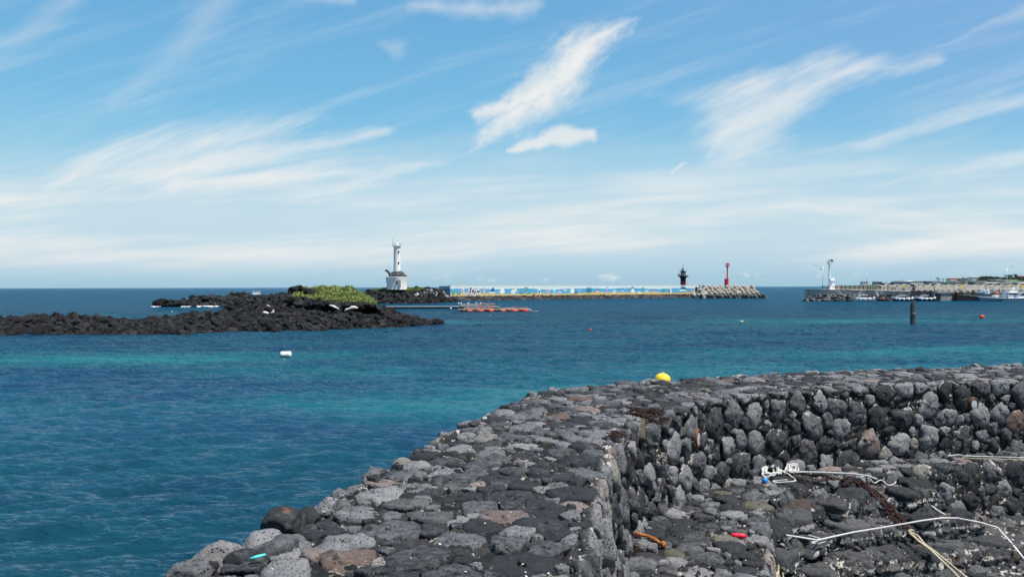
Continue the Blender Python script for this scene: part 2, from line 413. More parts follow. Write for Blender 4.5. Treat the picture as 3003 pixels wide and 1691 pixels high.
def voro(p, seed=0, jit=0.9):
    """nearest two jittered-grid centres: returns c1, c2, hash ids r1, r2, r3"""
    N = len(p); i = np.floor(p).astype(np.int64)
    b1 = np.full(N, 1e9); b2 = np.full(N, 1e9); c1 = np.zeros((N, 3)); c2 = np.zeros((N, 3)); cell = np.zeros((N, 3), np.int64)
    for a in (-1, 0, 1):
        for b in (-1, 0, 1):
            for c in (-1, 0, 1):
                q = i + np.array([a, b, c])
                ctr = np.stack([q[:, k]+0.5+jit*(_h(q[:, 0], q[:, 1], q[:, 2], seed+k*31+1)-0.5) for k in range(3)], 1)
                d = ((ctr-p)**2).sum(1)
                m1 = d < b1; m2 = (~m1) & (d < b2)
                b2 = np.where(m1, b1, np.where(m2, d, b2)); c2 = np.where(m1[:, None], c1, np.where(m2[:, None], ctr, c2))
                b1 = np.where(m1, d, b1); c1 = np.where(m1[:, None], ctr, c1); cell = np.where(m1[:, None], q, cell)
    ids = [_h(cell[:, 0], cell[:, 1], cell[:, 2], seed+900+k) for k in range(6)]
    return c1, c2, ids
def grid_faces(n, m):
    a = np.arange(n*m).reshape(n, m)
    return np.stack([a[:-1, :-1], a[1:, :-1], a[1:, 1:], a[:-1, 1:]], -1).reshape(-1, 4)
def grid_normals(G):
    du = np.gradient(G, axis=0); dv = np.gradient(G, axis=1); n = np.cross(du, dv)
    return n/np.maximum(np.linalg.norm(n, axis=2, keepdims=True), 1e-9)
SHEETS = []
def stone_sheet(name, G, material, cell=(0.36, 0.32, 0.30), relief=0.07, off=0.05, tilt=0.22, seed=1, edge=0.10, parent=None, flip=False, rough=0.012, small=True, topflat=0.0, bvh=True):
    """G (n,m,3): a base surface. Packed, pillowed, tilted stones are raised out of it along its normals."""
    n, m, _ = G.shape; Nn = grid_normals(G)
    if flip: Nn = -Nn
    Nn = Nn.reshape(-1, 3); p = G.reshape(-1, 3); cs = np.array(cell)
    H = np.zeros(len(p)); R1 = np.zeros(len(p)); R2 = np.zeros(len(p)); CV = np.zeros(len(p))
    for s0 in range(0, len(p), 150000):
        q = p[s0:s0+150000]; nn = Nn[s0:s0+150000]
        wv = np.stack([fbm(q/(cs.mean()*0.55)+k*9.7, 4, seed+k, 0.55)-0.5 for k in range(3)], 1)*cs.mean()*0.50
        qs = (q+wv)/cs
        c1, c2, ids = voro(qs, seed)
        d = (c2-c1); L = np.linalg.norm(d*cs, axis=1)
        e = (((c1+c2)/2-qs)*d*cs*cs).sum(1)/np.maximum(L, 1e-6)
        t = np.clip(e/edge, 0, 1); pill = 1-(1-t)**2.6
        rel = (qs-c1)*cs
        tv = np.stack([ids[2]-.5, ids[3]-.5, ids[4]-.5], 1)*2*tilt
        tv -= nn*(tv*nn).sum(1)[:, None]
        tf = 1.0 - topflat*np.clip(nn[:, 2], 0, 1)
        h = relief*pill*(0.75+0.5*ids[5]) + (ids[1]-0.5)*2*off*np.clip(t*3, 0, 1)*tf + (rel*tv).sum(1)*np.clip(t*2, 0, 1)*tf
        # facets
        fc1, fc2, fid = voro(qs*2.3+3.3, seed+50)
        frel = (qs*2.3+3.3-fc1)*cs/2.3; ft = (np.stack(fid[:3], 1)-.5)*0.34
        h += (frel*ft).sum(1)*np.clip(t*2, 0, 1)
        h += (fbm(q/(cs.mean()*0.22), 4, seed+5)-0.5)*rough*5
        r1 = ids[0]; r2 = ids[1]*0.37+ids[4]*0.63; r2 = ids[2]; cv = 1-np.clip(e/(edge*0.42), 0, 1)
        if small:
            c1b, c2b, idb = voro(qs*2.9+7.1, seed+70)
            db = (c2b-c1b); Lb = np.linalg.norm(db*cs, axis=1)/2.9
            eb = (((c1b+c2b)/2-(qs*2.9+7.1))*db*cs*cs).sum(1)/2.9**2/np.maximum(Lb, 1e-6)
            tb = np.clip(eb/(edge*.38), 0, 1); hb = relief*0.32*(1-(1-tb)**2.2) + (idb[1]-0.62)*relief*1.1
            win = hb > h
            h = np.where(win, hb, h); r1 = np.where(win, idb[0], r1); r2 = np.where(win, idb[3], r2); cv = np.where(win, np.maximum(cv*0.6, 1-tb*1.6), cv)
        H[s0:s0+150000] = h; R1[s0:s0+150000] = r1; R2[s0:s0+150000] = r2; CV[s0:s0+150000] = np.clip(cv, 0, 1)
    V = p+Nn*H[:, None]
    Fc = grid_faces(n, m)
    if flip: Fc = Fc[:, ::-1]
    o = np_mesh(name, V, Fc, material, parent, True, {'rnd': R1, 'rnd2': R2, 'crev': CV})
    if bvh:
        Gd = V.reshape(n, m, 3)[::3, ::3]; a, b = Gd.shape[:2]
        SHEETS.append((Gd.reshape(-1, 3).tolist(), grid_faces(a, b).tolist()))
    return o
def poly_interp(pts, n, smooth=0):
    """resample a polyline at n points by arclength"""
    pts = np.array(pts, float); s = np.r_[0, np.cumsum(np.linalg.norm(np.diff(pts, axis=0), axis=1))]
    t = np.linspace(0, s[-1], n); r = np.stack([np.interp(t, s, pts[:, k]) for k in range(pts.shape[1])], 1)
    for _ in range(smooth):
        r[1:-1] = (r[:-2]+r[1:-1]*2+r[2:])/4
    return r

ICO = {}
def ico(sub):
    if sub not in ICO:
        bm = bmesh.new(); bmesh.ops.create_icosphere(bm, subdivisions=sub, radius=1.0)
        ICO[sub] = (np.array([v.co[:] for v in bm.verts]), np.array([[v.index for v in f.verts] for f in bm.faces])); bm.free()
    return ICO[sub]
STONE_OBS = []
def packed_stones(name, G, material, rlo, rhi, parent, seed=1, flip=False, gap=0.004, flat=(0.055, 0.085), bulge=(0.05, 0.105), sink=0.01, keep=None, noise=0.085, near=9.5, tries=16000, sqz=1.0, zcap=None, rbig=1.5, edge=None):
    """stones fitted against each other: every stone is a rounded polytope bounded by the planes half way to its neighbours"""
    rs = np.random.RandomState(seed); n, m, _ = G.shape; Nn = grid_normals(G)*(-1 if flip else 1)
    A_ = np.linalg.norm(np.cross(np.gradient(G, axis=0), np.gradient(G, axis=1)), axis=2).ravel()
    ok = A_.copy()
    if keep is not None: ok = ok*keep(G.reshape(-1, 3))
    cand = rs.choice(n*m, tries, p=ok/ok.sum()); P_ = G.reshape(-1, 3)[cand]; N_ = Nn.reshape(-1, 3)[cand]
    r_ = rlo+(rhi-rlo)*rs.beta(1.15, 2.3, tries); r_ = np.where(N_[:, 2] < .5, r_*1.18+.01, r_); order = np.argsort(-(r_+rs.normal(size=tries)*(rhi-rlo)*.12)); 
    C_ = np.zeros((0, 3)); Rr = np.zeros(0); NN = np.zeros((0, 3)); cs = []; rr_ = []; ns = []
    buf = np.zeros((6000, 3)); bufr = np.zeros(6000); k = 0
    for i in order:
        if k:
            d = np.linalg.norm((buf[:k]-P_[i])*np.array([1, 1, sqz]), axis=1)
            if (d < (bufr[:k]+r_[i])*0.86).any(): continue
        buf[k] = P_[i]; bufr[k] = r_[i]; ns.append(N_[i]); k += 1
        if k >= 6000: break
    C0 = buf[:k]; R0 = bufr[:k]; N0 = np.array(ns); print(name, 'stones', k)
    Vs, Fs, r1, r2, cv = [], [], [], [], []; b = 0
    for i in range(k):
        c, r, nn = C0[i], R0[i], N0[i]
        dv = C0-c; L = np.linalg.norm(dv, axis=1); nb = np.where((L > 1e-6) & (L < (r+R0)*1.6))[0]
        up_ = nn[2] > 0.7
        pn = []; pd = []
        for j in nb:
            pn.append(dv[j]/L[j]); pd.append(max(L[j]*r/(r+R0[j])-gap*rs.uniform(.3, 2.2), r*.4))
        tl = 0.075 if up_ else 0.26
        for q in range(1 if up_ else 2):
            t = nn+rs.normal(size=3)*tl; t /= np.linalg.norm(t); pn.append(t); pd.append(rs.uniform(*(flat if up_ else bulge)))
        for q in range(3 if up_ else 5):                        # broken corners
            t = nn*rs.uniform(.3, 1.0)+rs.normal(size=3)*.8; t /= np.linalg.norm(t); pn.append(t); pd.append(r*rs.uniform(.5, 1.0) if not up_ else max(r*rs.uniform(.5, 1.0), flat[0]*1.02))
        pn.append(-nn); pd.append(.12)
        if zcap is not None:
            t = np.array([0, 0, 1.0])+rs.normal(size=3)*.07; t /= np.linalg.norm(t); pn.append(t); pd.append(max(zcap+rs.uniform(-.02, .03)-c[2], .03))
            if 0.15 < nn[2] < .95:
                t = nn*np.array([1, 1, 0.0]); t /= np.linalg.norm(t); pn.append(t); pd.append(rs.uniform(.05, .09))
        if edge is not None:
            E_, O_, zt_, bat = edge; j = np.argmin(((E_-c[:2])**2).sum(1)); o2 = O_[j]; dd = (E_[j]-c[:2])@o2 + bat*max(0, zt_-c[2])
            if abs(dd) < .45:
                t = np.array([o2[0], o2[1], 0.0])+rs.normal(size=3)*.08; t /= np.linalg.norm(t); pn.append(t); pd.append(max(dd+rs.uniform(.01, .07), .035))
        a0_ = np.cross(nn, [0.3, 0.5, 0.81]); a0_ /= np.linalg.norm(a0_); a1_ = np.cross(nn, a0_); ph_ = rs.uniform(0, 6.28)
        for q in range(7):                                      # sides where no neighbour bears on it
            an = ph_+q*.8976+rs.uniform(-.3, .3); t = a0_*math.cos(an)+a1_*math.sin(an)+nn*rs.uniform(-.25, .35); t /= np.linalg.norm(t); pn.append(t); pd.append(r*rbig*rs.uniform(.78, 1.0))
        for q in range(6):
            t = rs.normal(size=3); t /= np.linalg.norm(t); pn.append(t); pd.append(r*rbig)
        pn = np.array(pn); pd = np.array(pd)
        V, Fc = ico(4 if c[1] < near else 3)
        p = rs.uniform(14, 34) if up_ else rs.uniform(13, 30); dt = np.clip(V@pn.T, 0, None)/pd
        rad = (dt**p).sum(1)**(-1/p)
        off = rs.uniform(-99, 99, 3)
        nz = (fbm(V*1.7+off, 3, 1)-.5)*2*noise*1.4*r + (fbm(V*6.5+off, 4, 2, .7)-.5)*2*noise*1.0*r - np.clip(fbm(V*3.1-off, 2, 5)-.58, 0, 1)*r*.5
        rad = rad+nz*1.6
        q = c-nn*sink*rs.uniform(-.6, 2.0)+V*rad[:, None]
        Vs.append(q); Fs.append(Fc+b); b += len(V)
        r1.append(np.full(len(V), rs.rand())); r2.append(np.full(len(V), rs.rand()))
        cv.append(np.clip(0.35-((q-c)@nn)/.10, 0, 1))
    o = np_mesh(name, np.concatenate(Vs), np.concatenate(Fs), material, parent, True, {'rnd': np.concatenate(r1), 'rnd2': np.concatenate(r2), 'crev': np.concatenate(cv)})
    STONE_OBS.append(o); return o
def inset(G, d, flip): return G-grid_normals(G)*(-1 if flip else 1)*d

# ================================================================== FOREGROUND
T = 2.8; LZ = 1.2
outer = [(-3.6, 2.2), (-2.46, 6.25), (-1.95, 8.3), (-1.47, 10.3), (-0.75, 13.0), (0.32, 16.4), (1.3, 17.7), (2.87, 18.7), (6.2, 20.2), (9.8, 21.5), (14.1, 22.5), (19, 23.8)]
inner = [(-0.22, 2.2), (0.60, 6.28), (0.88, 8.35), (1.40, 11.2), (2.02, 13.15), (3.0, 14.6), (3.95, 15.8), (4.8, 16.4), (7.35, 17.6), (11.3, 18.8), (15.5, 20.0), (20, 21.2)]
# pair both lines by matching knots
kn = 1350
def paired(a, b, n, sm=60):
    a = np.array(a, float); b = np.array(b, float); mid = (a+b)/2
    s = np.r_[0, np.cumsum(np.linalg.norm(np.diff(mid, axis=0), axis=1))]; t = np.linspace(0, s[-1], n)
    A = np.stack([np.interp(t, s, a[:, k]) for k in (0, 1)], 1); B = np.stack([np.interp(t, s, b[:, k]) for k in (0, 1)], 1)
    for _ in range(sm):
        A[1:-1] = (A[:-2]+2*A[1:-1]+A[2:])/4; B[1:-1] = (B[:-2]+2*B[1:-1]+B[2:])/4
    return A, B
A, B = paired(outer, inner, kn, 120)
W = np.linalg.norm(A-B, axis=1).mean()
# profile (t across 0 at the inner edge .. 1 outer edge, z)
def corner(x0, z0, sgn, r=0.10, k=7):
    return [(x0 + sgn*(r-r*math.cos(a)), z0-r+r*math.sin(a)) for a in np.linspace(0, math.pi/2, k)]
prof = []
for z in np.arange(0.95, T-0.10, 0.017): prof.append((-0.16*(T-z)/1.6, z))          # inner face, metres from the inner edge (batter)
prof += corner(0.0, T, 1)
Wn = int((W-0.2)/0.019)
top = [('t', (i+1)/(Wn+1)) for i in range(Wn)]
outp = [(0.0, T-0.10)] + [(0.35*(T-z)/2.8, z) for z in np.arange(T-0.2, -0.8, -0.06)]
G = []
dirv = (A-B)/np.linalg.norm(A-B, axis=1)[:, None]; Wl = np.linalg.norm(A-B, axis=1)
cols = []
for (d_, z) in prof:
    xy = B + dirv*d_; cols.append(np.c_[xy, np.full(kn, z)])
rr = 0.10
for _, t in top:
    d_ = rr + t*(Wl-2*rr); xy = B + dirv*d_[:, None]
    bulge = 0.02*math.sin(math.pi*t)
    cols.append(np.c_[xy, np.full(kn, T+bulge)])
for a in np.linspace(math.pi/2, 0, 6):
    xy = A - dirv*(rr-rr*math.cos(a)); cols.append(np.c_[xy, np.full(kn, T-rr+rr*math.sin(a))])
for (d_, z) in outp[1:]:
    xy = A + dirv*d_; cols.append(np.c_[xy, np.full(kn, z)])
G = np.stack(cols, 1)
wall = empty('stone_sea_wall', (0, 0, 0), 0, 'thick sea wall of packed black basalt stones with a flat top, bending away to the right', 'sea wall')
chk = grid_normals(G)[600, len(prof)+60]
fl_ = chk[2] < 0
packed_stones('stones', G, M_['basalt'], 0.045, 0.31, wall, 3, fl_, tries=46000, zcap=T+.045, edge=(B, -dirv, T, .1), keep=lambda q: (q[:, 2] > -0.3) & (q[:, 1] > 4.0))
stone_sheet('rubble_fill', inset(G, .045, fl_)[::2, ::2]-np.where(np.abs(grid_normals(G)[::2, ::2, 2:3]) < .5, .05, 0)*grid_normals(G)[::2, ::2]*(-1 if fl_ else 1), M_['fill'], (0.15, 0.14, 0.13), 0.045, 0.018, 0.3, 3, 0.03, wall, flip=fl_, small=False)

# ledge: inside the wall at LZ, then down its face
Eg = [(2.3, 6.0), (3.05, 9.3), (3.34, 10.7), (3.75, 11.9), (4.28, 13.7), (5.0, 14.9), (5.8, 15.6), (8.0, 16.75), (10.7, 17.55), (15.0, 18.8), (20, 20.2)]
Bi = [(0.45, 6.0), (1.0, 9.3), (1.25, 10.7), (1.6, 12.0), (2.3, 13.7), (3.0, 14.9), (4.3, 16.2), (7.0, 17.75), (10.5, 18.8), (15.0, 20.1), (19.5, 21.4)]
kn2 = 1000; A2_, B2_ = paired(Eg, Bi, kn2, 60); dv2 = (A2_-B2_)/np.linalg.norm(A2_-B2_, axis=1)[:, None]; W2 = np.linalg.norm(A2_-B2_, axis=1)
cols = []
nt_ = 105
for i in range(nt_):
    t = i/(nt_-1); d_ = t*(W2-rr); cols.append(np.c_[B2_+dv2*d_[:, None], np.full(kn2, LZ)])
for a in np.linspace(math.pi/2, 0, 6)[1:]:
    cols.append(np.c_[A2_-dv2*(rr-rr*math.cos(a)), np.full(kn2, LZ-rr+rr*math.sin(a))])
for z in np.arange(LZ-0.12, -0.4, -0.02): cols.append(np.c_[A2_+dv2*0.15*(LZ-z), np.full(kn2, z)])
G = np.stack(cols, 1); chk = grid_normals(G)[500, 50]
ledge = empty('stone_ledge', (0, 0, 0), 0, 'low basalt ledge along the foot of the sea wall, under the ropes and chain', 'ledge')
fl_ = chk[2] < 0
packed_stones('stones', G, M_['basalt'], 0.045, 0.30, ledge, 13, fl_, tries=24000, zcap=LZ+.05, edge=(A2_, dv2, LZ, .15), keep=lambda q: (q[:, 1] > 8.0))
stone_sheet('rubble_fill', inset(G, .045, fl_)[::2, ::2], M_['fill'], (0.15, 0.14, 0.13), 0.045, 0.018, 0.3, 11, 0.03, ledge, flip=fl_, small=False)

# steps below the ledge, one sheet per step
steps = empty('stone_steps', (0, 0, 0), 0, 'rough steps of large basalt blocks with pale mortar, running down from the ledge', 'steps')
topL = np.array([(4.15, 13.6), (5.0, 14.95), (5.9, 15.6), (7.9, 16.55)]); botL = np.array([(3.7, 12.2), (5.2, 13.1), (6.8, 13.4), (8.4, 13.7), (9.6, 13.95)])
ks = 380
TL = poly_interp(topL, ks, 20); BL = poly_interp(botL, ks, 20)
NS = 4
for s in range(NS):
    z1 = LZ-0.04-0.33*s-0.14; z0 = z1-0.42
    f0 = s/NS; f1 = (s+1)/NS
    back = TL+(BL-TL)*(f0-0.03); frt = TL+(BL-TL)*f1
    dv = (frt-back)/np.linalg.norm(frt-back, axis=1)[:, None]; Wd = np.linalg.norm(frt-back, axis=1)
    cols = []; k = 24
    for i in range(k): cols.append(np.c_[back+dv*((i/(k-1))*(Wd-0.09))[:, None], np.full(ks, z1)])
    for a in np.linspace(math.pi/2, 0, 5)[1:]: cols.append(np.c_[frt-dv*(0.09-0.09*math.cos(a)), np.full(ks, z1-0.09+0.09*math.sin(a))])
    for z in np.arange(z1-0.11, z0-0.05, -0.022): cols.append(np.c_[frt+dv*0.05, np.full(ks, z)])
    G = np.stack(cols, 1); chk = grid_normals(G)[150, 8]
    fl_ = chk[2] < 0
    Gm = np.stack([np.c_[(back*.45+frt*.55)+dv*q_, np.full(ks, z1-.10)] for q_ in (-.14, -.05, .05, .14)], 1)
    packed_stones('step_blocks', Gm, M_['basalt_step'], 0.25, 0.40, steps, 30+s, grid_normals(Gm)[100, 1][2] < 0, flat=(.15, .21), bulge=(.22, .28), noise=.07, tries=1500, near=20, sink=.03, rbig=1.1)
    stone_sheet('mortar_bed', inset(G, .05, fl_), M_['mortar'], (0.20, 0.18, 0.14), 0.06, 0.03, 0.3, 20+s, 0.04, steps, flip=fl_, small=False)
# floor of the basin
gx, gy = np.meshgrid(np.arange(2.8, 20, 0.05), np.arange(4, 19.5, 0.05), indexing='ij')
G = np.stack([gx, gy, np.full_like(gx, 0.02)], -1)
fl = stone_sheet('basin_floor', G, M_['basalt_step'], (0.3, 0.3, 0.3), 0.09, 0.05, 0.3, 41, 0.07); tag(fl, kind='structure')

# rocks ----------------------------------------------------------
def rock_proto(seed, sub=2, cuts=9, rough=0.10, d0=.55, d1=.9):
    bm = bmesh.new(); bmesh.ops.create_icosphere(bm, subdivisions=sub, radius=1.0)
    V = np.array([v.co[:] for v in bm.verts]); Fc = np.array([[v.index for v in f.verts] for f in bm.faces]); bm.free()
    rs = np.random.RandomState(seed)
    for _ in range(cuts):
        n = rs.normal(size=3); n /= np.linalg.norm(n); d = rs.uniform(d0, d1)
        dd = V@n-d; V = V-np.where(dd > 0, dd, 0)[:, None]*n
    r = 1+(fbm(V*1.6+seed*3.1, 3, seed)-0.5)*2*rough*2
    V = V*r[:, None]
    return V, Fc
PROTO = [rock_proto(i, 2, 9, 0.10, .38, .82) for i in range(14)]
PROTO3 = [rock_proto(30+i, 4, 10, 0.12) for i in range(8)]
def rocks_mesh(name, items, material, parent=None, protos=PROTO, seed=0, smooth=False):
    """items: (x,y,z,sx,sy,sz)"""
    rs = np.random.RandomState(seed); Vs = []; Fs = []; r1 = []; r2 = []; b = 0
    for it in items:
        V, Fc = protos[rs.randint(len(protos))]
        q = Matrix.Rotation(rs.uniform(0, 6.28), 3, 'Z') @ Matrix.Rotation(rs.uniform(-.5, .5), 3, 'X') @ Matrix.Rotation(rs.uniform(-.5, .5), 3, 'Y')
        Vr = (V*np.array(it[3:6]))@np.array(q).T + np.array(it[:3])
        Vs.append(Vr); Fs.append(Fc+b); b += len(V); r1.append(np.full(len(V), rs.rand())); r2.append(np.full(len(V), rs.rand()))
    V = np.concatenate(Vs); return np_mesh(name, V, np.concatenate(Fs), material, parent, smooth, {'rnd': np.concatenate(r1), 'rnd2': np.concatenate(r2), 'crev': np.zeros(len(V))})
# proud boulders along the seaward edge of the wall
eb = []
for (px, py, s_) in [(762, 1612, .20), (838, 1560, .27), (900, 1530, .16), (560, 1690, .20), (640, 1655, .22), (700, 1660, .16), (1000, 1460, .13), (1180, 1365, .14), (1230, 1340, .12), (1480, 1205, .13),
                     (960, 1500, .15), (1300, 1285, .11), (1100, 1420, .12), (1390, 1250, .12), (2010, 1122, .17), (2240, 1112, .16), (2300, 1108, .14), (2700, 1090, .15), (2860, 1080, .16), (2985, 1078, .2), (1620, 1150, .13), (1560, 1165, .13), (800, 1640, .26)]:
    q = P(px, py, T); eb.append((q.x, q.y, T+0.02, s_, s_*0.85, s_*0.72))
rocks_mesh('edge_stones', eb, M_['basalt'], wall, PROTO3, 5, True)

# BVH over foreground to lay things on it
bpy.context.view_layer.update(); DG = bpy.context.evaluated_depsgraph_get()
class Multi:
    def __init__(s): s.t = [BVHTree.FromPolygons(v, f) for v, f in SHEETS]+[BVHTree.FromObject(o, DG) for o in STONE_OBS]
    def ray_cast(s, o, d):
        best = (None, None, None, None)
        for t in s.t:
            h = t.ray_cast(o, d)
            if h[0] is not None and (best[0] is None or h[3] < best[3]): best = h
        return best
BV = Multi()
def S(px, py, lift=0.0):
    h = BV.ray_cast(CP, ray(px, py))[0]
    return (h if h is not None else P(px, py, LZ)) + Vector((0, 0, lift))
def drop(p, lift=0.0):
    h = BV.ray_cast(Vector((p.x, p.y, 4.5)), Vector((0, 0, -1)))[0]
    return Vector((p.x, p.y, (h.z if h is not None else p.z)+lift))
def lay(pxs, lift=0.02, step=0.05, taut=False):
    """a path over the stones through picture points; follows or (taut) bridges the hollows"""
    k = [S(a, b, lift) for a, b in pxs]; outp_ = []
    k = [q if q.z < LZ+0.28 else P(a, b, LZ+0.12) for q, (a, b) in zip(k, pxs)]
    for a, b in zip(k, k[1:]):
        n = max(2, int((b-a).length/step))
        for i in range(n):
            q = a.lerp(b, i/n)
            g = drop(q, lift)
            g.z = min(g.z, LZ+.16)
            q.z = max(q.z, g.z) if taut else (g.z if abs(g.z-q.z) < 0.35 else q.z)
            outp_.append(q)
    outp_.append(k[-1])
    if taut:
        dense = []
        for (a, b), (c, d) in zip(pxs, pxs[1:]):
            n = max(2, int(math.hypot(c-a, d-b)/9)); dense += [(a+(c-a)*i/n, b+(d-b)*i/n) for i in range(n)]
        dense.append(pxs[-1]); zs = [min(S(a, b, lift).z, LZ+.2) for a, b in dense]; n = len(zs)
        zm = [max(zs[max(0, i-4):i+5]) for i in range(n)]
        for _ in range(14): zm = [zm[0]]+[(zm[i-1]+2*zm[i]+zm[i+1])/4 for i in range(1, n-1)]+[zm[-1]]
        return [P(a, b, z_) for (a, b), z_ in zip(dense, zm)]
    for _ in range(5):
        outp_ = [outp_[0]]+[(outp_[i-1]+outp_[i]*2+outp_[i+1])/4 for i in range(1, len(outp_)-1)]+[outp_[-1]]
    return outp_
def rope(name, path, r, m, label, strands=2, group=None, twist=14):
    b = MB(); L = 0; cum = [0]
    for a, c in zip(path, path[1:]): L += (c-a).length; cum.append(L)
    n = max(4, int(L/0.018)); fine = []
    for i in range(n+1):
        s = L*i/n; j = min(len(path)-2, int(np.searchsorted(cum, s, side='right')-1)); j = max(j, 0)
        t = (s-cum[j])/max(1e-6, cum[j+1]-cum[j]); fine.append(path[j].lerp(path[j+1], min(1, t)))
    for k in range(strands):
        pts = []
        for i, q in enumerate(fine):
            t = (fine[min(i+1, n)]-fine[max(i-1, 0)]).normalized(); a = t.cross(Vector((0, 0, 1)))
            if a.length < 1e-3: a = Vector((1, 0, 0))
            a.normalize(); c = t.cross(a); ph = 2*math.pi*k/strands + L*i/n*2*math.pi*twist
            pts.append(q+(a*math.cos(ph)+c*math.sin(ph))*r*0.5)
        b.tube(pts, r*0.62, m, 5)
    o = b.build(name, m); return tag(o, label, 'rope', group)
# tangled white rope with its long tail
def tangle(cx, cy, pts=46, wpx=45, hpx=17, seed=2):
    rs = random.Random(seed); r = []; a = 0
    for i in range(pts):
        a += rs.uniform(.5, 1.5); k = rs.uniform(.35, 1)
        r.append((cx+wpx*k*math.cos(a), cy+hpx*k*math.sin(a)))
    return r
p1 = lay([(2259, 1381), (2268, 1383)] + tangle(2262, 1392, 34, 36, 13, 3) + [(2310, 1376), (2328, 1385)] + tangle(2325, 1383, 30, 22, 13, 5) + [(2285, 1376), (2315, 1398), (2334, 1409), (2330, 1416), (2265, 1418), (2270, 1412), (2310, 1411)], 0.03, 0.04)
for i, q in enumerate(p1[6:-40]): q.z += 0.05*abs(math.sin(i*0.7))
rope('rope', p1, 0.0145, M_['rope'], 'tangled heap of white rope lying on the ledge beside the rusty chain')
rope('rope', lay([(2316, 1384), (2360, 1383), (2420, 1384), (2500, 1388), (2545, 1394), (2572, 1404)], 0.03, 0.05, True), 0.019, M_['rope'], 'straight white rope tail running right from the tangled rope heap')
rope('rope', lay([(2522, 1419), (2535, 1420), (2528, 1424), (2550, 1420), (2580, 1421), (2620, 1418), (2628, 1414)], 0.02, 0.04), 0.015, M_['rope'], 'short frayed white rope lying just right of the bend in the rusty chain')
rope('rope', lay([(2306, 1568), (2350, 1575), (2398, 1583), (2450, 1571), (2505, 1559), (2580, 1547), (2649, 1535), (2700, 1526), (2761, 1518), (2808, 1518), (2870, 1530), (2926, 1546), (2965, 1590), (3003, 1636), (3030, 1670)], 0.035, 0.06, True), 0.017, M_['rope'], 'long taut white rope stretched across the steps over the chain')
rope('rope', lay([(2370, 1568), (2385, 1572), (2404, 1578), (2395, 1586), (2378, 1590), (2400, 1593), (2420, 1586)], 0.03, 0.05, True), 0.013, M_['rope'], 'loose white rope end looped under the left part of the long taut rope')
rope('rope', lay([(2668, 1562), (2680, 1572), (2700, 1590), (2730, 1612), (2770, 1650), (2815, 1695)], 0.03, 0.05, True), 0.022, M_['cream'], 'twisted cream rope hanging from the end of the rusty chain down the steps, left strand')
rope('rope', lay([(2672, 1560), (2692, 1570), (2712, 1594), (2745, 1618), (2790, 1655), (2838, 1695)], 0.03, 0.05, True), 0.018, M_['cream'], 'twisted cream rope hanging from the end of the rusty chain down the steps, right strand')
rope('rope', lay(tangle(2672, 1563, 16, 12, 9, 8), 0.03, 0.03), 0.018, M_['cream'], 'knot of cream rope tied into the last link of the rusty chain')
rope('rope', lay([(2260, 1634), (2268, 1650), (2274, 1665), (2284, 1680), (2296, 1697)], 0.03, 0.05), 0.02, M_['cream'], 'yellow and white rope in the gap between the ledge corner and the steps')
rope('rope', lay([(2733, 1482), (2745, 1492), (2758, 1500), (2771, 1508)], 0.03, 0.05, True), 0.015, M_['rope'], 'stub of white rope with a yellow tip sticking out of the upper steps')
rope('rope', lay([(2780, 1336), (2812, 1332), (2830, 1336), (2900, 1338), (3030, 1342)], 0.03, 0.06, True), 0.013, M_['rope'], 'thin white rope running along the ledge to the right frame edge, the upper one')
rope('rope', lay([(2822, 1341), (2850, 1343), (2920, 1345), (3030, 1349)], 0.03, 0.06, True), 0.010, M_['cream'], 'thin pale rope just below the thin white rope at the right frame edge')
# rusty chain
def chain_links(b, path, link=0.062, r=0.010, m=None):
    L = 0; cum = [0]
    for a, c in zip(path, path[1:]): L += (c-a).length; cum.append(L)
    n = int(L/(link*0.72))
    for i in range(n):
        s = L*(i+.5)/n; j = max(0, min(len(path)-2, int(np.searchsorted(cum, s, side='right')-1)))
        t = (s-cum[j])/max(1e-6, cum[j+1]-cum[j]); q = path[j].lerp(path[j+1], min(1, t)); d = (path[j+1]-path[j]).normalized()
        sd_ = d.cross(Vector((0, 0, 1))).normalized(); up_ = sd_.cross(d)
        if i % 2: sd_, up_ = up_, sd_
        pts = [q+d*(link/2*math.cos(a))+sd_*(link*0.30*math.sin(a)) for a in np.linspace(0, 2*math.pi, 9)]
        b.tube(pts, r, m, 5, cap=False)
cb = MB()
for k, pp in enumerate([[(2348, 1388), (2400, 1396), (2440, 1410), (2490, 1418), (2530, 1424), (2560, 1448), (2590, 1476), (2620, 1505), (2648, 1535), (2668, 1560)],
           [(2318, 1398), (2345, 1410), (2400, 1414), (2460, 1420), (2520, 1426), (2552, 1450), (2582, 1480), (2612, 1510), (2640, 1538), (2664, 1556)],
           [(2470, 1412), (2535, 1420), (2570, 1446), (2600, 1480), (2630, 1508), (2655, 1530)],
           [(2540, 1426), (2566, 1462), (2596, 1494), (2622, 1528), (2632, 1538)]]):
    chain_links(cb, lay(pp, 0.035, 0.05), 0.066, 0.0105, M_['rust'])
tag(cb.build('chain', M_['rust']), 'rusty iron chain in several strands lying over the ledge edge and down the steps', 'chain')

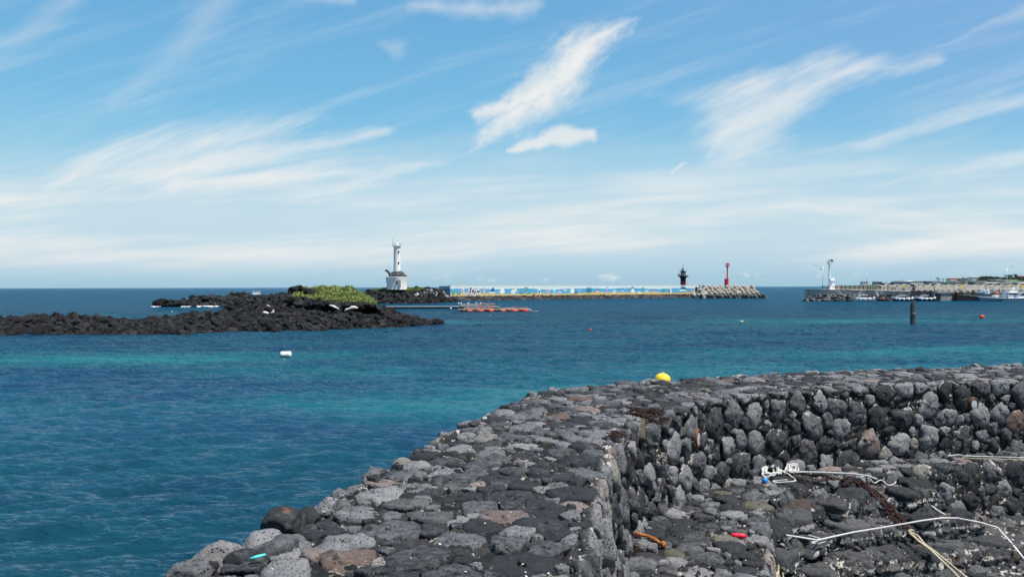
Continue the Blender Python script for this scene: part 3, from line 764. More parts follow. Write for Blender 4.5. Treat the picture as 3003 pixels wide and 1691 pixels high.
# small litter
def blob(name, px, py, sc, m, label, cat, seed=1, lift=0.0, rz=0.0, sub=3):
    V, Fc = rock_proto(seed, sub, 6, 0.12); q = S(px, py, lift)
    V = V*np.array(sc); c, s_ = math.cos(rz), math.sin(rz); V = V@np.array([[c, -s_, 0], [s_, c, 0], [0, 0, 1]]).T+np.array(q)
    return tag(np_mesh(name, V, Fc, m, None, True), label, cat)
M_['redp'] = mat('red_plastic', (0.72, 0.02, 0.05), 0.4, 0.1); M_['bluep'] = mat('blue_plastic', (0.04, 0.25, 0.75), 0.4, 0.1); M_['turqp'] = mat('turquoise_plastic', (0.10, 0.60, 0.55), 0.5, 0.1)
b = MB(); q = S(2165, 1576, 0.035)
rm = Matrix.Rotation(R(-12), 3, 'Z')
b.tube([q+rm@Vector((x, 0, 0)) for x in (-.105, -.10, -.05, 0, .06, .10, .106)], [.012, .034, .038, .036, .038, .034, .012], M_['redp'], 10)
b.tube([q+rm@Vector((.106, 0, 0)), q+rm@Vector((.125, 0, 0))], .013, M_['redp'], 8)
tag(b.build('plastic_bottle', M_['redp']), 'small crushed red plastic bottle lying on the lower ledge', 'bottle')
b = MB(); pts = [S(a, c, .045) for a, c in [(1870, 1573), (1885, 1577), (1902, 1580), (1918, 1588), (1932, 1598), (1942, 1604)]]
b.tube(pts, [.030, .026, .026, .030, .028, .040], M_['rustor'], 8); b.tube([pts[-1], pts[-1]+Vector((.03, -.02, .01))], [.05, .045], M_['rustor'], 10); b.tube([pts[0]-Vector((.03, 0, 0)), pts[0]], [.045, .04], M_['rustor'], 10)
tag(b.build('bent_pipe', M_['rustor']), 'short bent orange rusty pipe on the ledge at the foot of the sea wall', 'pipe')
b = MB(); q = S(2243, 1417, .03); b.lathe([(.0, 0), (.05, 0), (.06, .03), (.045, .075), (.02, .09)], q, M_['bluep'], 12); b.lathe([(.0, .09), (.024, .09), (.024, .115), (0.0, .12)], q, M_['white_clean'], 10)
tag(b.build('plastic_jar', M_['bluep']), 'little blue plastic jar left of the white rope heap', 'jar')
b = MB(); q = S(752, 1652, .04); b.tube([q+Vector((-.05, 0, 0)), q+Vector((0, .01, .01)), q+Vector((.06, .04, .02))], [.008, .016, .008], M_['turqp'], 6)
tag(b.build('plastic_strip', M_['turqp']), 'turquoise plastic scrap on the seaward edge of the wall top', 'litter')
# dried seaweed clump: many thin strands
def weed(px, py, rx, ry, n, label, seed):
    rs = random.Random(seed); b = MB(); q = S(px, py, 0)
    for i in range(n):
        a = rs.uniform(0, 6.28); r_ = math.sqrt(rs.random()); p0 = Vector((q.x+rx*r_*math.cos(a), q.y+ry*r_*math.sin(a), q.z)); p0 = drop(p0, rs.uniform(0.01, 0.05))
        d = Vector((rs.uniform(-1, 1), rs.uniform(-1, 1), rs.uniform(-.1, .3))).normalized()*rs.uniform(.06, .16)
        b.tube([p0-d*.5, p0+Vector((0, 0, .02)), p0+d*.5], rs.uniform(.004, .009), M_['weed'], 4)
    tag(b.build('dried_seaweed', M_['weed']), label, 'seaweed', None, 'stuff')
weed(1905, 1211, 0.36, 0.42, 420, 'clump of dark brown dried seaweed on the wall top above the bend', 1)
weed(1830, 1283, 0.22, 0.3, 130, 'thin patch of brown dried seaweed near the inner edge of the wall top', 2)
# round lamps set in the wall face
def wall_lamp(px, py, r, label, yaw):
    q = S(px, py); q = q-ray(px, py)*.09; t = empty('wall_lamp', q, yaw, label, 'lamp', 'lamps set in the sea wall')
    b = MB(); n = 20
    vs_ = []; 
    for (rr_, y) in [(r, .08), (r, -.012), (r*.93, -.03), (r*.74, -.03), (r*.68, -.01)]:
        vs_ += [(rr_*math.cos(2*math.pi*k/n), y, rr_*math.sin(2*math.pi*k/n)*1.18) for k in range(n)]
    fs = [(i*n+k, i*n+(k+1) % n, (i+1)*n+(k+1) % n, (i+1)*n+k) for i in range(4) for k in range(n)]
    b.add(vs_, fs, M_['lampring'], True); b.build('ring', M_['lampring'], t)
    g = MB(); g.add([(0, -.026, 0)]+[(r*.70*math.cos(2*math.pi*k/n), -.014, r*.70*math.sin(2*math.pi*k/n)*1.18) for k in range(n)], [(0, 1+k, 1+(k+1) % n) for k in range(n)], M_['lens'], True)
    g.build('lens', M_['lens'], t)
M_['lampring'] = mat('brown_lamp_ring', (0.13, 0.045, 0.018), 0.7, 0.25, 20, 0.4, 60)
M_['lens'] = mat('milky_lens', (0.45, 0.55, 0.55), 0.2, 0.15, 30, 0.5, 80)
wall_lamp(2046, 1284, 0.15, 'round brown rimmed lamp in the sea wall face near the bend, left one of two', R(60))
wall_lamp(2856, 1183, 0.13, 'round brown rimmed lamp high in the wall face on the far right', R(20))
# white shells and coral bits scattered in the joints
rs = np.random.RandomState(3); bits = []
for i in range(230):
    px = rs.uniform(600, 3003); py = rs.uniform(1120, 1691); h = BV.ray_cast(CP, ray(px, py)); 
    if h[0] is None or abs(h[1].z) < 0.3: continue
    s_ = rs.uniform(.004, .014)*(1 if rs.rand() < .94 else 2.2); bits.append((h[0].x, h[0].y, h[0].z+.004, s_*1.3, s_, s_*.6))
M_['shell'] = mat('shell_white', (0.55, 0.53, 0.48), 0.8, 0.15, 20)
tag(rocks_mesh('shell_fragments', bits, M_['shell'], None, [rock_proto(60+i, 1, 4, .1) for i in range(4)], 2), 'broken white shells and coral bits strewn over the basalt wall top and ledges', 'shells', None, 'stuff')

# ================================================================== WATER
def water_mat():
    m = bpy.data.materials.new('sea_water'); m.use_nodes = True; nt = m.node_tree; x = NX(nt); nt.nodes.clear()
    out = nt.nodes.new('ShaderNodeOutputMaterial')
    p = x.pos(); px, py, pz = x.sep(p)
    warp = x.noise(x.combine(px*0.05, py*0.05), 1, 3, .6)-0.5
    # seabed: dark weed and pale sand, shallow turquoise where the sand lies
    def ell(cx, cy, rx, ry, a=0.0, k=1.0):
        ca, sa = math.cos(a), math.sin(a); ux = (px-cx)*ca+(py-cy)*sa; uy = (py-cy)*ca-(px-cx)*sa
        d = x.m('SQRT', (ux/rx)*(ux/rx)+(uy/ry)*(uy/ry)) + warp*0.9
        return (1.0-x.ss(0.05, 1.35, d))*k
    tq = ell(-27, 58, 20, 9, 0.0, .9)
    for e in [ell(-6, 50, 18, 6, .1, .5), ell(12, 37, 26, 8.0, 0.06, 1.0), ell(20, 48, 30, 9, .1, .6), ell(36, 62, 34, 10, 0.1, .75), ell(24, 100, 26, 12, .1, .35), ell(50, 118, 40, 14, 0.15, .8), ell(-12, 118, 18, 8, 0, .75),
              ell(95, 140, 60, 16, 0, .5), ell(-60, 150, 60, 25, 0, .35), ell(0, 75, 30, 7, 0, .25)]: tq = tq.max(e)
    tq = (tq*(x.ss(0.28, 0.72, x.noise(x.combine(px*0.10, py*0.20), 1, 6, .72))*0.75+0.34)+(x.noise(x.combine(px*0.55, py*0.40), 1, 4, .6)-.5)*.35*tq).cl()
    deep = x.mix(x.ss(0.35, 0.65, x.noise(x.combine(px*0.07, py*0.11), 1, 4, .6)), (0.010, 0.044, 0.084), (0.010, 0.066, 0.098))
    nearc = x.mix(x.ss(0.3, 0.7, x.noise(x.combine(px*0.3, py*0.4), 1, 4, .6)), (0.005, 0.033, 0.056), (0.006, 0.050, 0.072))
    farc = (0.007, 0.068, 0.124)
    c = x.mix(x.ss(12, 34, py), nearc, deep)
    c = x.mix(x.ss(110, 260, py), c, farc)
    c = x.mix(x.ss(0.0, 1.0, tq), c, (0.016, 0.148, 0.158))
    # waves as bump: chop at several scales, stretched along the crests
    def wv(sx, sy, ang, det=3, ro=.6, sc=1.0):
        ca, sa = math.cos(ang), math.sin(ang)
        return x.noise(x.combine((px*ca+py*sa)*sx, (py*ca-px*sa)*sy), sc, det, ro)
    h1 = wv(0.75, 2.3, R(-9), 4); h2 = wv(2.6, 7.0, R(8), 4); h3 = wv(0.22, 0.36, R(-5), 5, .7); h4 = wv(0.07, 0.06, R(3), 6, .75)
    hh = h1*0.26 + h2*0.10
    b1 = x.bump(hh, 1.0, 0.9)
    b2 = x.bump(h3*(x.ss(16, 70, py)*2.2)+h4*(x.ss(30, 160, py)*8.0), 1.0, 0.9, b1)
    dif = nt.nodes.new('ShaderNodeBsdfDiffuse'); nt.links.new(c, dif.inputs[0]); nt.links.new(b2, dif.inputs['Normal'])
    gl = nt.nodes.new('ShaderNodeBsdfGlossy'); gl.inputs['Roughness'].default_value = 0.10; nt.links.new(b2, gl.inputs['Normal']); gl.inputs[0].default_value = (0.70, 0.82, 1.0, 1)
    fr = nt.nodes.new('ShaderNodeFresnel'); fr.inputs[0].default_value = 1.33; nt.links.new(b2, fr.inputs['Normal'])
    fac = x.ss(0.03, 0.60, E(x, fr.outputs[0]))*0.60
    mx = nt.nodes.new('ShaderNodeMixShader'); nt.links.new(fac.s, mx.inputs[0]); nt.links.new(dif.outputs[0], mx.inputs[1]); nt.links.new(gl.outputs[0], mx.inputs[2])
    nt.links.new(mx.outputs[0], out.inputs[0])
    return m
rows = np.concatenate([np.linspace(-30, 3.5, 12)[:-1], np.geomspace(3.5, 170, 1150)[:-1], np.geomspace(170, 70000, 160)])
ncol = 640; tt = np.linspace(-1, 1, ncol)
gy = np.repeat(rows[:, None], ncol, 1)
half = np.where(rows > 3.5, np.maximum(rows*0.80+1.0, 6), 40.0)
gx = tt[None, :]*half[:, None]
gx[:, 0] -= 60+2*np.abs(rows); gx[:, -1] += 60+2*np.abs(rows)
z = np.zeros_like(gx); rs = np.random.RandomState(11)
spy = np.gradient(rows)[:, None]; spx = (2*half/ncol)[:, None]
for k in range(46):
    lam = 0.28*(1.085**k)*rs.uniform(.9, 1.1); ang = R(96)+rs.normal()*R(24)          # crests run mostly along X
    kx, ky = math.cos(ang)*2*math.pi/lam, math.sin(ang)*2*math.pi/lam
    amp = lam*0.0150*(1.0 if lam < 1.1 else (1.1/lam)**1.0)
    fade = np.clip((lam/(3.0*np.maximum(spy*abs(math.sin(ang)), spx*abs(math.cos(ang))))-0.6)/0.8, 0, 1)
    ph = kx*gx+ky*gy+rs.uniform(0, 6.28)
    env = 0.6+0.8*(np.sin(gx*0.21*rs.uniform(.6, 1.4)+rs.uniform(0, 6))*np.sin(gy*0.17*rs.uniform(.6, 1.4)+rs.uniform(0, 6)))
    z += fade*amp*env*(np.sin(ph)+0.25*np.sin(2*ph+1.57)*-1)
G = np.stack([gx, gy, z], -1); chk = grid_normals(G)[500, 300]
Fc = grid_faces(*gx.shape)
if chk[2] < 0: Fc = Fc[:, ::-1]
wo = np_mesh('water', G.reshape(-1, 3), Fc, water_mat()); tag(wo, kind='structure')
sb = MB(); sb.box((0, 30000, -9), (90000, 70000, 2)); tag(sb.build('seabed', mat('seabed_rock', (0.05, 0.06, 0.06))), kind='structure')
# ================================================================== REEFS
def hor(px): return 841.4-0.00233*(px-1501.5)
def heap(name, cols, label, cat, material, rock=0.7, dens=1.0, seed=1, front=None, Yc=None, back=14.0, z0=0.0, kind='structure', shape=1.6, nrock=900, stretch=1.0, protos=PROTO, spikes=0.0):
    """cols: (px, y of the waterline, y of the crest, depth from water to crest in metres)"""
    cols = np.array(cols, float); n = 220; m = 60
    pxs = np.linspace(cols[0, 0], cols[-1, 0], n)
    yw = np.interp(pxs, cols[:, 0], cols[:, 1]); yc = np.interp(pxs, cols[:, 0], cols[:, 2]); dp = np.interp(pxs, cols[:, 0], cols[:, 3])
    Yw = (CAMZ-z0)*F/(yw-hor(pxs)); Yk = Yw+dp
    zc = CAMZ-(yc-hor(pxs))*Yk/F; zc = np.maximum(zc-rock*0.95, z0+0.02)
    ts = np.linspace(-0.25, 2.0, m); G = np.zeros((n, m, 3))
    for j, t in enumerate(ts):
        if t <= 1: Y = Yw+dp*t; zz = z0+(zc-z0)*np.sign(t)*(1-(1-min(abs(t), 1))**shape)
        else: Y = Yk+(t-1)*back; zz = z0-0.6+(zc-z0+0.6)*(1-(t-1)**2)
        X_ = (pxs-1501.5)/F*Y
        G[:, j, 0] = X_; G[:, j, 1] = Y; G[:, j, 2] = zz
    q = G.reshape(-1, 3); q[:, 2] += (fbm(q*np.array([1, 1, .0])/(rock*2.2), 4, seed)-0.5)*rock*0.9
    G = q.reshape(n, m, 3)
    rs = np.random.RandomState(seed); items = []
    for i in range(nrock):
        a = rs.uniform(0, n-1.001); b = (rs.rand()**1.15)*(m*0.62)
        ia, ib = int(a), int(b); fa, fb = a-ia, b-ib
        p = G[ia, ib]*(1-fa)*(1-fb)+G[ia+1, ib]*fa*(1-fb)+G[ia, min(ib+1, m-1)]*(1-fa)*fb+G[ia+1, min(ib+1, m-1)]*fa*fb
        if p[2] < z0-rock*0.35: continue
        s = rock*min(rs.lognormal(-0.25, 0.5), 1.9)*0.5
        items.append((p[0], p[1], p[2]+s*0.12, s*stretch*rs.uniform(.8, 1.3), s*rs.uniform(.8, 1.2), s*rs.uniform(.5, 1.15)))
    chk = grid_normals(G)[n//2, 8]
    Fc = grid_faces(n, m)
    if chk[2] < 0: Fc = Fc[:, ::-1]
    root = np_mesh(name, G.reshape(-1, 3), Fc, material, None, True, {'rnd': vnoise(G.reshape(-1, 3)*1.3, 3), 'rnd2': np.zeros(n*m), 'crev': np.zeros(n*m)})
    tag(root, kind=kind)
    for i in range(int(nrock*.02*(1 if rock < 1 else 0))):      # proud outcrops
        a = rs.uniform(0, n-1.001); b = rs.uniform(.25, .6)*m*.95; p = G[int(a), int(b)]
        if p[2] < z0+.3: continue
        s = rs.uniform(.55, 1.05); items.append((p[0], p[1], p[2], s*rs.uniform(1, 1.6), s, s*rs.uniform(.5, .8)))
    return root, G, items

r1 = [(-220, 985, 930, 9), (-60, 982, 924, 9), (0, 981, 922, 9), (54, 980, 918, 9), (114, 981, 917, 9), (150, 980, 918, 9), (168, 980, 910, 9), (192, 980, 918, 9), (245, 979, 922, 9), (326, 979, 921, 9), (353, 979, 928, 9), (408, 979, 930, 9), (448, 979, 921, 9),
      (489, 979, 922, 9), (543, 979, 913, 11), (575, 978, 905, 12), (627, 975, 905, 13), (645, 973, 912, 13), (700, 969, 905, 14), (760, 969, 893, 17), (850, 969, 886, 18), (950, 966, 888, 18), (1050, 962, 886, 18),
      (1100, 960, 888, 17), (1134, 958, 895, 16), (1170, 956, 909, 12), (1212, 954, 926, 8), (1262, 952, 946, 2), (1292, 951, 950.5, 0.6)]
reef, G1, it1 = heap('rock_reef', r1, None, None, M_['lava'], 0.85, nrock=6500, seed=4, back=12)
# behind: the ground under the grass mound and rocks left of it
r2 = [(650, 930, 899, 10), (690, 930, 874, 18), (725, 930, 861, 22), (770, 930, 858, 24), (790, 930, 862, 24), (820, 930, 854, 24), (870, 930, 851, 24), (925, 930, 852, 24), (976, 930, 851, 24), (1020, 930, 853, 24), (1050, 930, 862, 22), (1080, 930, 875, 16), (1115, 930, 895, 8), (1140, 930, 910, 4)]
reef2, G2, it2 = heap('rock_reef', r2, None, None, M_['lava'], 0.9, nrock=3000, seed=8, back=16)
r3 = [(462, 899, 898.5, 1), (475, 899.5, 893, 4), (522, 898.5, 881, 8), (557, 898.5, 878, 10), (568, 898.5, 869, 10), (617, 898, 859, 12), (660, 898, 862, 12), (690, 898, 856, 12), (707, 898, 849, 12), (722, 898, 851, 12), (730, 898, 868, 12), (800, 898, 868, 12), (900, 898, 872, 12), (960, 898, 890, 6)]
reef3, G3, it3 = heap('rock_reef', r3, None, None, M_['lava'], 1.7, nrock=1700, seed=12, back=14, stretch=1.7)
r4 = [(1040, 888, 880, 6), (1060, 890, 857, 10), (1070, 890, 850, 14), (1086, 890, 846, 16), (1113, 890, 844, 17), (1136, 890, 839.5, 18), (1160, 890, 837.8, 18), (1199, 890, 837.8, 18), (1215, 890, 841.5, 18), (1243, 890, 844, 18), (1246, 890, 838, 18), (1266, 890, 839, 17), (1272, 889, 844, 16), (1285, 888, 840, 15), (1298, 887, 843, 12), (1318, 886, 864, 7), (1335, 885, 874, 4), (1345, 884, 882, 1)]
reef4, G4, it4 = heap('rock_islet', r4, None, None, M_['lava'], 1.3, nrock=2600, seed=15, back=20)
# far-right riprap under the light
r5 = [(2352, 882, 881, 1), (2375, 882.3, 872, 6), (2400, 882.3, 860, 9), (2440, 882.3, 860, 9), (2560, 882.5, 862, 7), (2660, 882.7, 862, 6), (2672, 882.7, 870, 4)]
reef5, G5, it5 = heap('riprap_bank', r5, None, None, M_['riprap'], 1.4, nrock=60, seed=18, back=3)
tag(reef5, None, None)

# the boulders of each heap: the largest as single boulders sharing a label, the rubble as one mass
PM = []
for V, Fc in PROTO:
    me = bpy.data.meshes.new('boulder'); me.from_pydata([tuple(v) for v in V], [], [tuple(int(i) for i in f) for f in Fc]); a = me.attributes.new('rnd', 'FLOAT', 'POINT'); a.data.foreach_set('value', np.full(len(V), random.random(), np.float32))
    me.materials.append(M_['lava']); PM.append(me)
def boulders(items, nbig, label, group, nm, material, seed, rubble_label, rcat='rubble'):
    rs = np.random.RandomState(seed); idx = sorted(range(len(items)), key=lambda i: -(items[i][3]*items[i][5]/items[i][1]))
    for i in idx[:nbig]:
        x, y, z, a, b, c = items[i]; o = bpy.data.objects.new(nm, PM[rs.randint(len(PM))]); C.objects.link(o)
        o.location = (x, y, z); o.scale = (a, b, c); o.rotation_euler = (rs.uniform(-.5, .5), rs.uniform(-.5, .5), rs.uniform(0, 6.28))
        if material is not M_['lava']: o.material_slots[0].link = 'OBJECT'; o.material_slots[0].material = material
        tag(o, label, 'boulder', group)
    rest = [items[i] for i in idx[nbig:]]
    if rest: tag(rocks_mesh('rubble', rest, material, None, PROTO, seed), rubble_label, rcat, None, 'stuff')
boulders(it1+it2, 240, 'black lava boulder on the long near reef', 'boulders on the near reef', 'boulder', M_['lava'], 1, 'black lava rubble covering the long near reef')
boulders(it3, 0, '', '', 'boulder', M_['lava'], 2, 'jagged black lava rock of the low reef behind, left of the grassy mound')
boulders(it4, 0, '', '', 'boulder', M_['lava'], 3, 'dark rubble round the islet of the white lighthouse')
# pale rubble right of the lighthouse
def onG(G, a, b):
    n, m, _ = G.shape; a = min(max(a, 0), n-1.01); b = min(max(b, 0), m-1.01); ia, ib = int(a), int(b); fa, fb = a-ia, b-ib
    return G[ia, ib]*(1-fa)*(1-fb)+G[ia+1, ib]*fa*(1-fb)+G[ia, ib+1]*(1-fa)*fb+G[ia+1, ib+1]*fa*fb
def colidx(cols, px, n=220): return (px-cols[0][0])/(cols[-1][0]-cols[0][0])*(n-1)
rs = np.random.RandomState(5); it = []
for i in range(260):
    px = rs.uniform(1215, 1322); t = rs.uniform(.35, .92) if px < 1290 else rs.uniform(.3, 1.0); b = (t+.25)/2.25*59
    p = onG(G4, colidx(r4, px), b); s = rs.uniform(.25, .55); it.append((p[0], p[1]-.4, p[2]+.35, s*1.3, s, s*.7))
tag(rocks_mesh('pale_rubble', it, M_['lava_pale'], None, PROTO, 6), 'whitish broken rubble between the lighthouse islet and the painted wall', 'rubble', None, 'stuff')
# foam
M_['foam'] = mat('sea_foam', (0.8, 0.82, 0.83), 0.9, 0.1, 3)
fm = []
for (x0, x1, py, n) in [(445, 470, 899, 60), (470, 486, 897.5, 14), (533, 562, 898.5, 22), (575, 590, 898, 6), (598, 640, 898.3, 34), (845, 850, 968, 0)]:
    for i in range(n):
        px = rs.uniform(x0, x1); q = P(px, py+rs.uniform(-.6, .9), 0.05); s = rs.uniform(.10, .32); fm.append((q.x, q.y, 0.03+rs.uniform(0, .15), s*2.2, s, s*.3))
tag(rocks_mesh('foam', fm, M_['foam'], None, PROTO, 8), 'white foam where the swell breaks on the low reef', 'foam', None, 'stuff')

# grass ----------------------------------------------------------
def gmat(name, a, b, tip):
    m = bpy.data.materials.new(name); m.use_nodes = True; nt = m.node_tree; x = NX(nt); bs = nt.nodes['Principled BSDF']; bs.inputs['Roughness'].default_value = 0.75; bs.inputs['Specular IOR Level'].default_value = .2
    r = x.attr('rnd'); h = x.attr('rnd2'); n = x.noise(x.pos(), 0.35, 4, .6)
    c = x.mix(x.ss(.3, .7, n*.7+r*.3), a, b); c = x.mix(x.ss(.35, 1.0, h)*x.ss(.3, .7, r), c, tip)
    nt.links.new(c, bs.inputs['Base Color']); return m
M_['grass'] = gmat('tall_grass', (0.075, 0.15, 0.018), (0.19, 0.28, 0.04), (0.48, 0.46, 0.20))
M_['grass2'] = gmat('islet_grass', (0.09, 0.16, 0.025), (0.16, 0.23, 0.05), (0.24, 0.27, 0.08))
def grass(name, pts, hgt, wd, material, label, seed):
    rs = np.random.RandomState(seed); n = len(pts); pts = np.array(pts)
    az = rs.uniform(0, 6.28, n); h = hgt*rs.uniform(.55, 1.2, n); lean = np.stack([rs.normal(.12, .25, n)*h, rs.normal(0, .25, n)*h], 1)
    d = np.stack([np.cos(az), np.sin(az)], 1)*wd*rs.uniform(.6, 1.4, n)[:, None]/2
    h = h*(0.45+1.15*np.clip((fbm(pts*np.array([.9, .9, .9]), 3, seed)-.32)*2.6, 0, 1))
    V = np.zeros((n, 5, 3)); V[:, 0, :2] = pts[:, :2]-d; V[:, 1, :2] = pts[:, :2]+d; V[:, 2, :2] = pts[:, :2]+d*.8+lean*.45; V[:, 3, :2] = pts[:, :2]-d*.8+lean*.45; V[:, 4, :2] = pts[:, :2]+lean*1.3
    V[:, :2, 2] = pts[:, 2:3]-.1; V[:, 2:4, 2] = pts[:, 2:3]+h[:, None]*.6; V[:, 4, 2] = pts[:, 2]+h
    V = V.reshape(-1, 3); k = np.arange(n)*5
    Fq = np.stack([k, k+1, k+2, k+3], 1); Ft = np.stack([k+3, k+2, k+4, k+4], 1)
    me = bpy.data.meshes.new(name)
    F3 = np.concatenate([np.stack([k, k+1, k+2], 1), np.stack([k, k+2, k+3], 1), np.stack([k+3, k+2, k+4], 1)])
    r = np.repeat(rs.rand(n), 5); r2_ = np.tile([0, 0, .6, .6, 1.0], n)
    o = np_mesh(name, V, F3, material, None, False, {'rnd': r, 'rnd2': r2_, 'crev': r2_*0}); tag(o, label, 'grass', None, 'stuff'); return o
pts = []
topy = [(850, 864), (868, 852), (924, 849), (976, 846.5), (1015, 847), (1046, 853), (1070, 866), (1099, 888), (1108, 896)]
rs = np.random.RandomState(9)
# the mound surface: a rounded dome of soil carrying the grass
dome = []
for i in range(60):
    row = []
    for j in range(30):
        px = 846+(1112-846)*i/59; t = j/29*1.5
        yc = np.interp(px, [a for a, _ in topy], [b for _, b in topy])+5
        yb = np.interp(px, [846, 870, 950, 1060, 1112], [876, 889, 892, 896, 902])
        Yb = 110.0; zb = CAMZ-(yb-hor(px))*Yb/F; Yt = 122.0; zt = CAMZ-(yc-hor(px))*Yt/F
        Y = Yb+(Yt-Yb)*t; zz = zb+(zt-zb)*(1-(1-min(t, 1))**1.7) if t <= 1 else zt-(t-1)**2*8
        row.append(((px-1501.5)/F*Y, Y, zz))
    dome.append(row)
dome = np.array(dome); dome.reshape(-1, 3)[:, 2] += (fbm(dome.reshape(-1, 3)*.5, 3, 5)-.5)*1.0
Fc = grid_faces(60, 30); 
if grid_normals(dome)[30, 10][2] < 0: Fc = Fc[:, ::-1]
tag(np_mesh('grassy_mound', dome.reshape(-1, 3), Fc, mat('mound_soil', (0.05, 0.07, 0.02), 0.95, .3, .5)), kind='structure')
for i in range(30000):
    a = rs.uniform(0, 58.99); b = rs.uniform(0, 26)
    p = onG(dome, a, b)
    if fbm(p[None]*.45, 2, 3)[0] < 0.20+0.30*max(0, 1-b/4): continue
    if min(a, 58.99-a) < 6*fbm(p[None]*.6, 2, 8)[0]: continue
    pts.append(p)
grass('grass', pts, 0.48, 0.13, M_['grass'], 'tall yellow green grass growing over the mound on the near reef', 2)
it = []
for (px, py, s) in [(875, 868, 1.1), (890, 872, .9), (905, 880, .8), (925, 872, .35), (970, 862, .3), (860, 870, .9), (985, 866, .25), (915, 877, .9), (880, 862, .7)]:
    t = .3 + (890-py)/60; p = onG(dome, (px-846)/266*59, t/1.5*29); it.append((p[0], p[1]-.5, p[2]+.45, s*1.3, s, s*.85))
fr_ = []
for i in range(150):
    a = rs.uniform(0, 58.9); p = onG(dome, a, rs.uniform(0, 3.0)); s = rs.uniform(.25, .8); fr_.append((p[0], p[1]-.7, p[2]-.1, s*1.2, s, s*.75))
tag(rocks_mesh('rubble', fr_, M_['lava'], None, PROTO, 31), 'black rocks along the lower edge of the grass mound', 'rubble', None, 'stuff')
for i, x_ in enumerate(it):
    o = bpy.data.objects.new('boulder', PM[i % len(PM)]); C.objects.link(o); o.location = x_[:3]; o.scale = x_[3:]; o.rotation_euler = (.2*i, .3, i); tag(o, 'black lava boulder poking out of the tall grass on the mound', 'boulder', 'boulders in the mound grass')
# islet grass
pts = []
for i in range(26000):
    px = rs.uniform(1078, 1245); t = rs.uniform(.32, 1.12); p = onG(G4, colidx(r4, px), (t+.25)/2.25*59)
    lo = np.interp(px, [1078, 1100, 1140, 1200, 1215, 1245], [.85, .55, .45, .62, .72, .80])
    if t < lo or fbm(p[None]*np.array([.28, .28, .28]), 3, 21)[0] < 0.43+.10*(t < .75): continue
    pts.append(p+np.array([0, -.2, .45]))
grass('grass', pts, 0.45, 0.22, M_['grass2'], 'short green grass patches on the lighthouse islet', 4)

# white litter on the reef, driftwood
def gpt(px, py):
    """a point of the near reef seen through this picture point"""
    best = None
    return RB.ray_cast(CP, ray(px, py))[0]
Vb = []; Fb = []
for G_ in (G1, G2, dome):
    b0 = len(Vb); Vb += G_.reshape(-1, 3).tolist(); Fb += [[i+b0 for i in f] for f in grid_faces(G_.shape[0], G_.shape[1]).tolist()]
RB = BVHTree.FromPolygons(Vb, Fb)
def GP(px, py, lift=0.3):
    h = RB.ray_cast(CP, ray(px, py))[0]
    if h is None: h = P(px, py, 1.5)
    return h+Vector((0, -.35, lift))
def curved(name, pxs, r, m, label, cat, lift=.35):
    b = MB(); Y = GP(*pxs[0]).y-1.9
    pts = [D(a, c, Y) for a, c in pxs]; rr_ = r if isinstance(r, list) else [r]*len(pts)
    b.tube(pts, rr_, m, 7); return tag(b.build(name, m), label, cat)
M_['drift'] = mat('bleached_driftwood', (0.66, 0.64, 0.58), .85, .15, 3)
curved('driftwood', [(743, 905), (751, 912), (757, 917), (765, 921)], [.12, .22, .22, .10], M_['drift'], 'white branch on the near reef with a thin upright neck like a swan', 'driftwood')
curved('driftwood', [(754, 892), (757, 897), (756, 903), (760, 912), (764, 919)], [.06, .10, .09, .13, .10], M_['drift'], 'thin upright white branch rising from the pale driftwood on the near reef', 'driftwood')
curved('driftwood', [(768, 919), (775, 916), (783, 919), (788, 918)], [.08, .2, .22, .1], M_['drift'], 'short thick white log lying right of the upright white branch', 'driftwood')
curved('driftwood', [(794, 917), (800, 916), (804, 913), (803, 910), (798, 911)], [.09, .1, .09, .08, .05], M_['drift'], 'curled white branch to the right of the thick white log', 'driftwood')
curved('driftwood', [(780, 897), (785, 895), (790, 897), (793, 899)], [.05, .09, .09, .05], M_['drift'], 'small white arc of driftwood above the curled white branch', 'driftwood')
curved('driftwood', [(694, 908), (704, 907), (713, 906)], [.05, .12, .08], M_['drift'], 'flat white plank at the left end of the near reef hump', 'driftwood')
curved('driftwood', [(966, 894), (978, 898), (994, 906)], [.08, .16, .10], M_['drift'], 'slanting pale log below the grass mound', 'driftwood')
curved('driftwood', [(1010, 911), (1018, 907), (1024, 905), (1032, 902), (1040, 901), (1049, 903)], [.1, .2, .12, .25, .22, .1], M_['drift'], 'tangle of white driftwood at the right foot of the grass mound', 'driftwood')
curved('driftwood', [(504, 912), (506, 916)], [.06, .04], M_['drift'], 'tiny white stick standing on the left part of the near reef', 'driftwood')
b = MB(); q = GP(754, 872, .9); b.box(q, (1.4, .8, .55), M_['white_clean'], Matrix.Rotation(.2, 3, 'Z')); b.box(q+Vector((0, 0, .3)), (1.5, .9, .08), M_['white_clean'], Matrix.Rotation(.2, 3, 'Z'))
tag(b.build('foam_box', M_['white_clean']), 'white foam fish box lying on the rocks left of the grass mound', 'box')
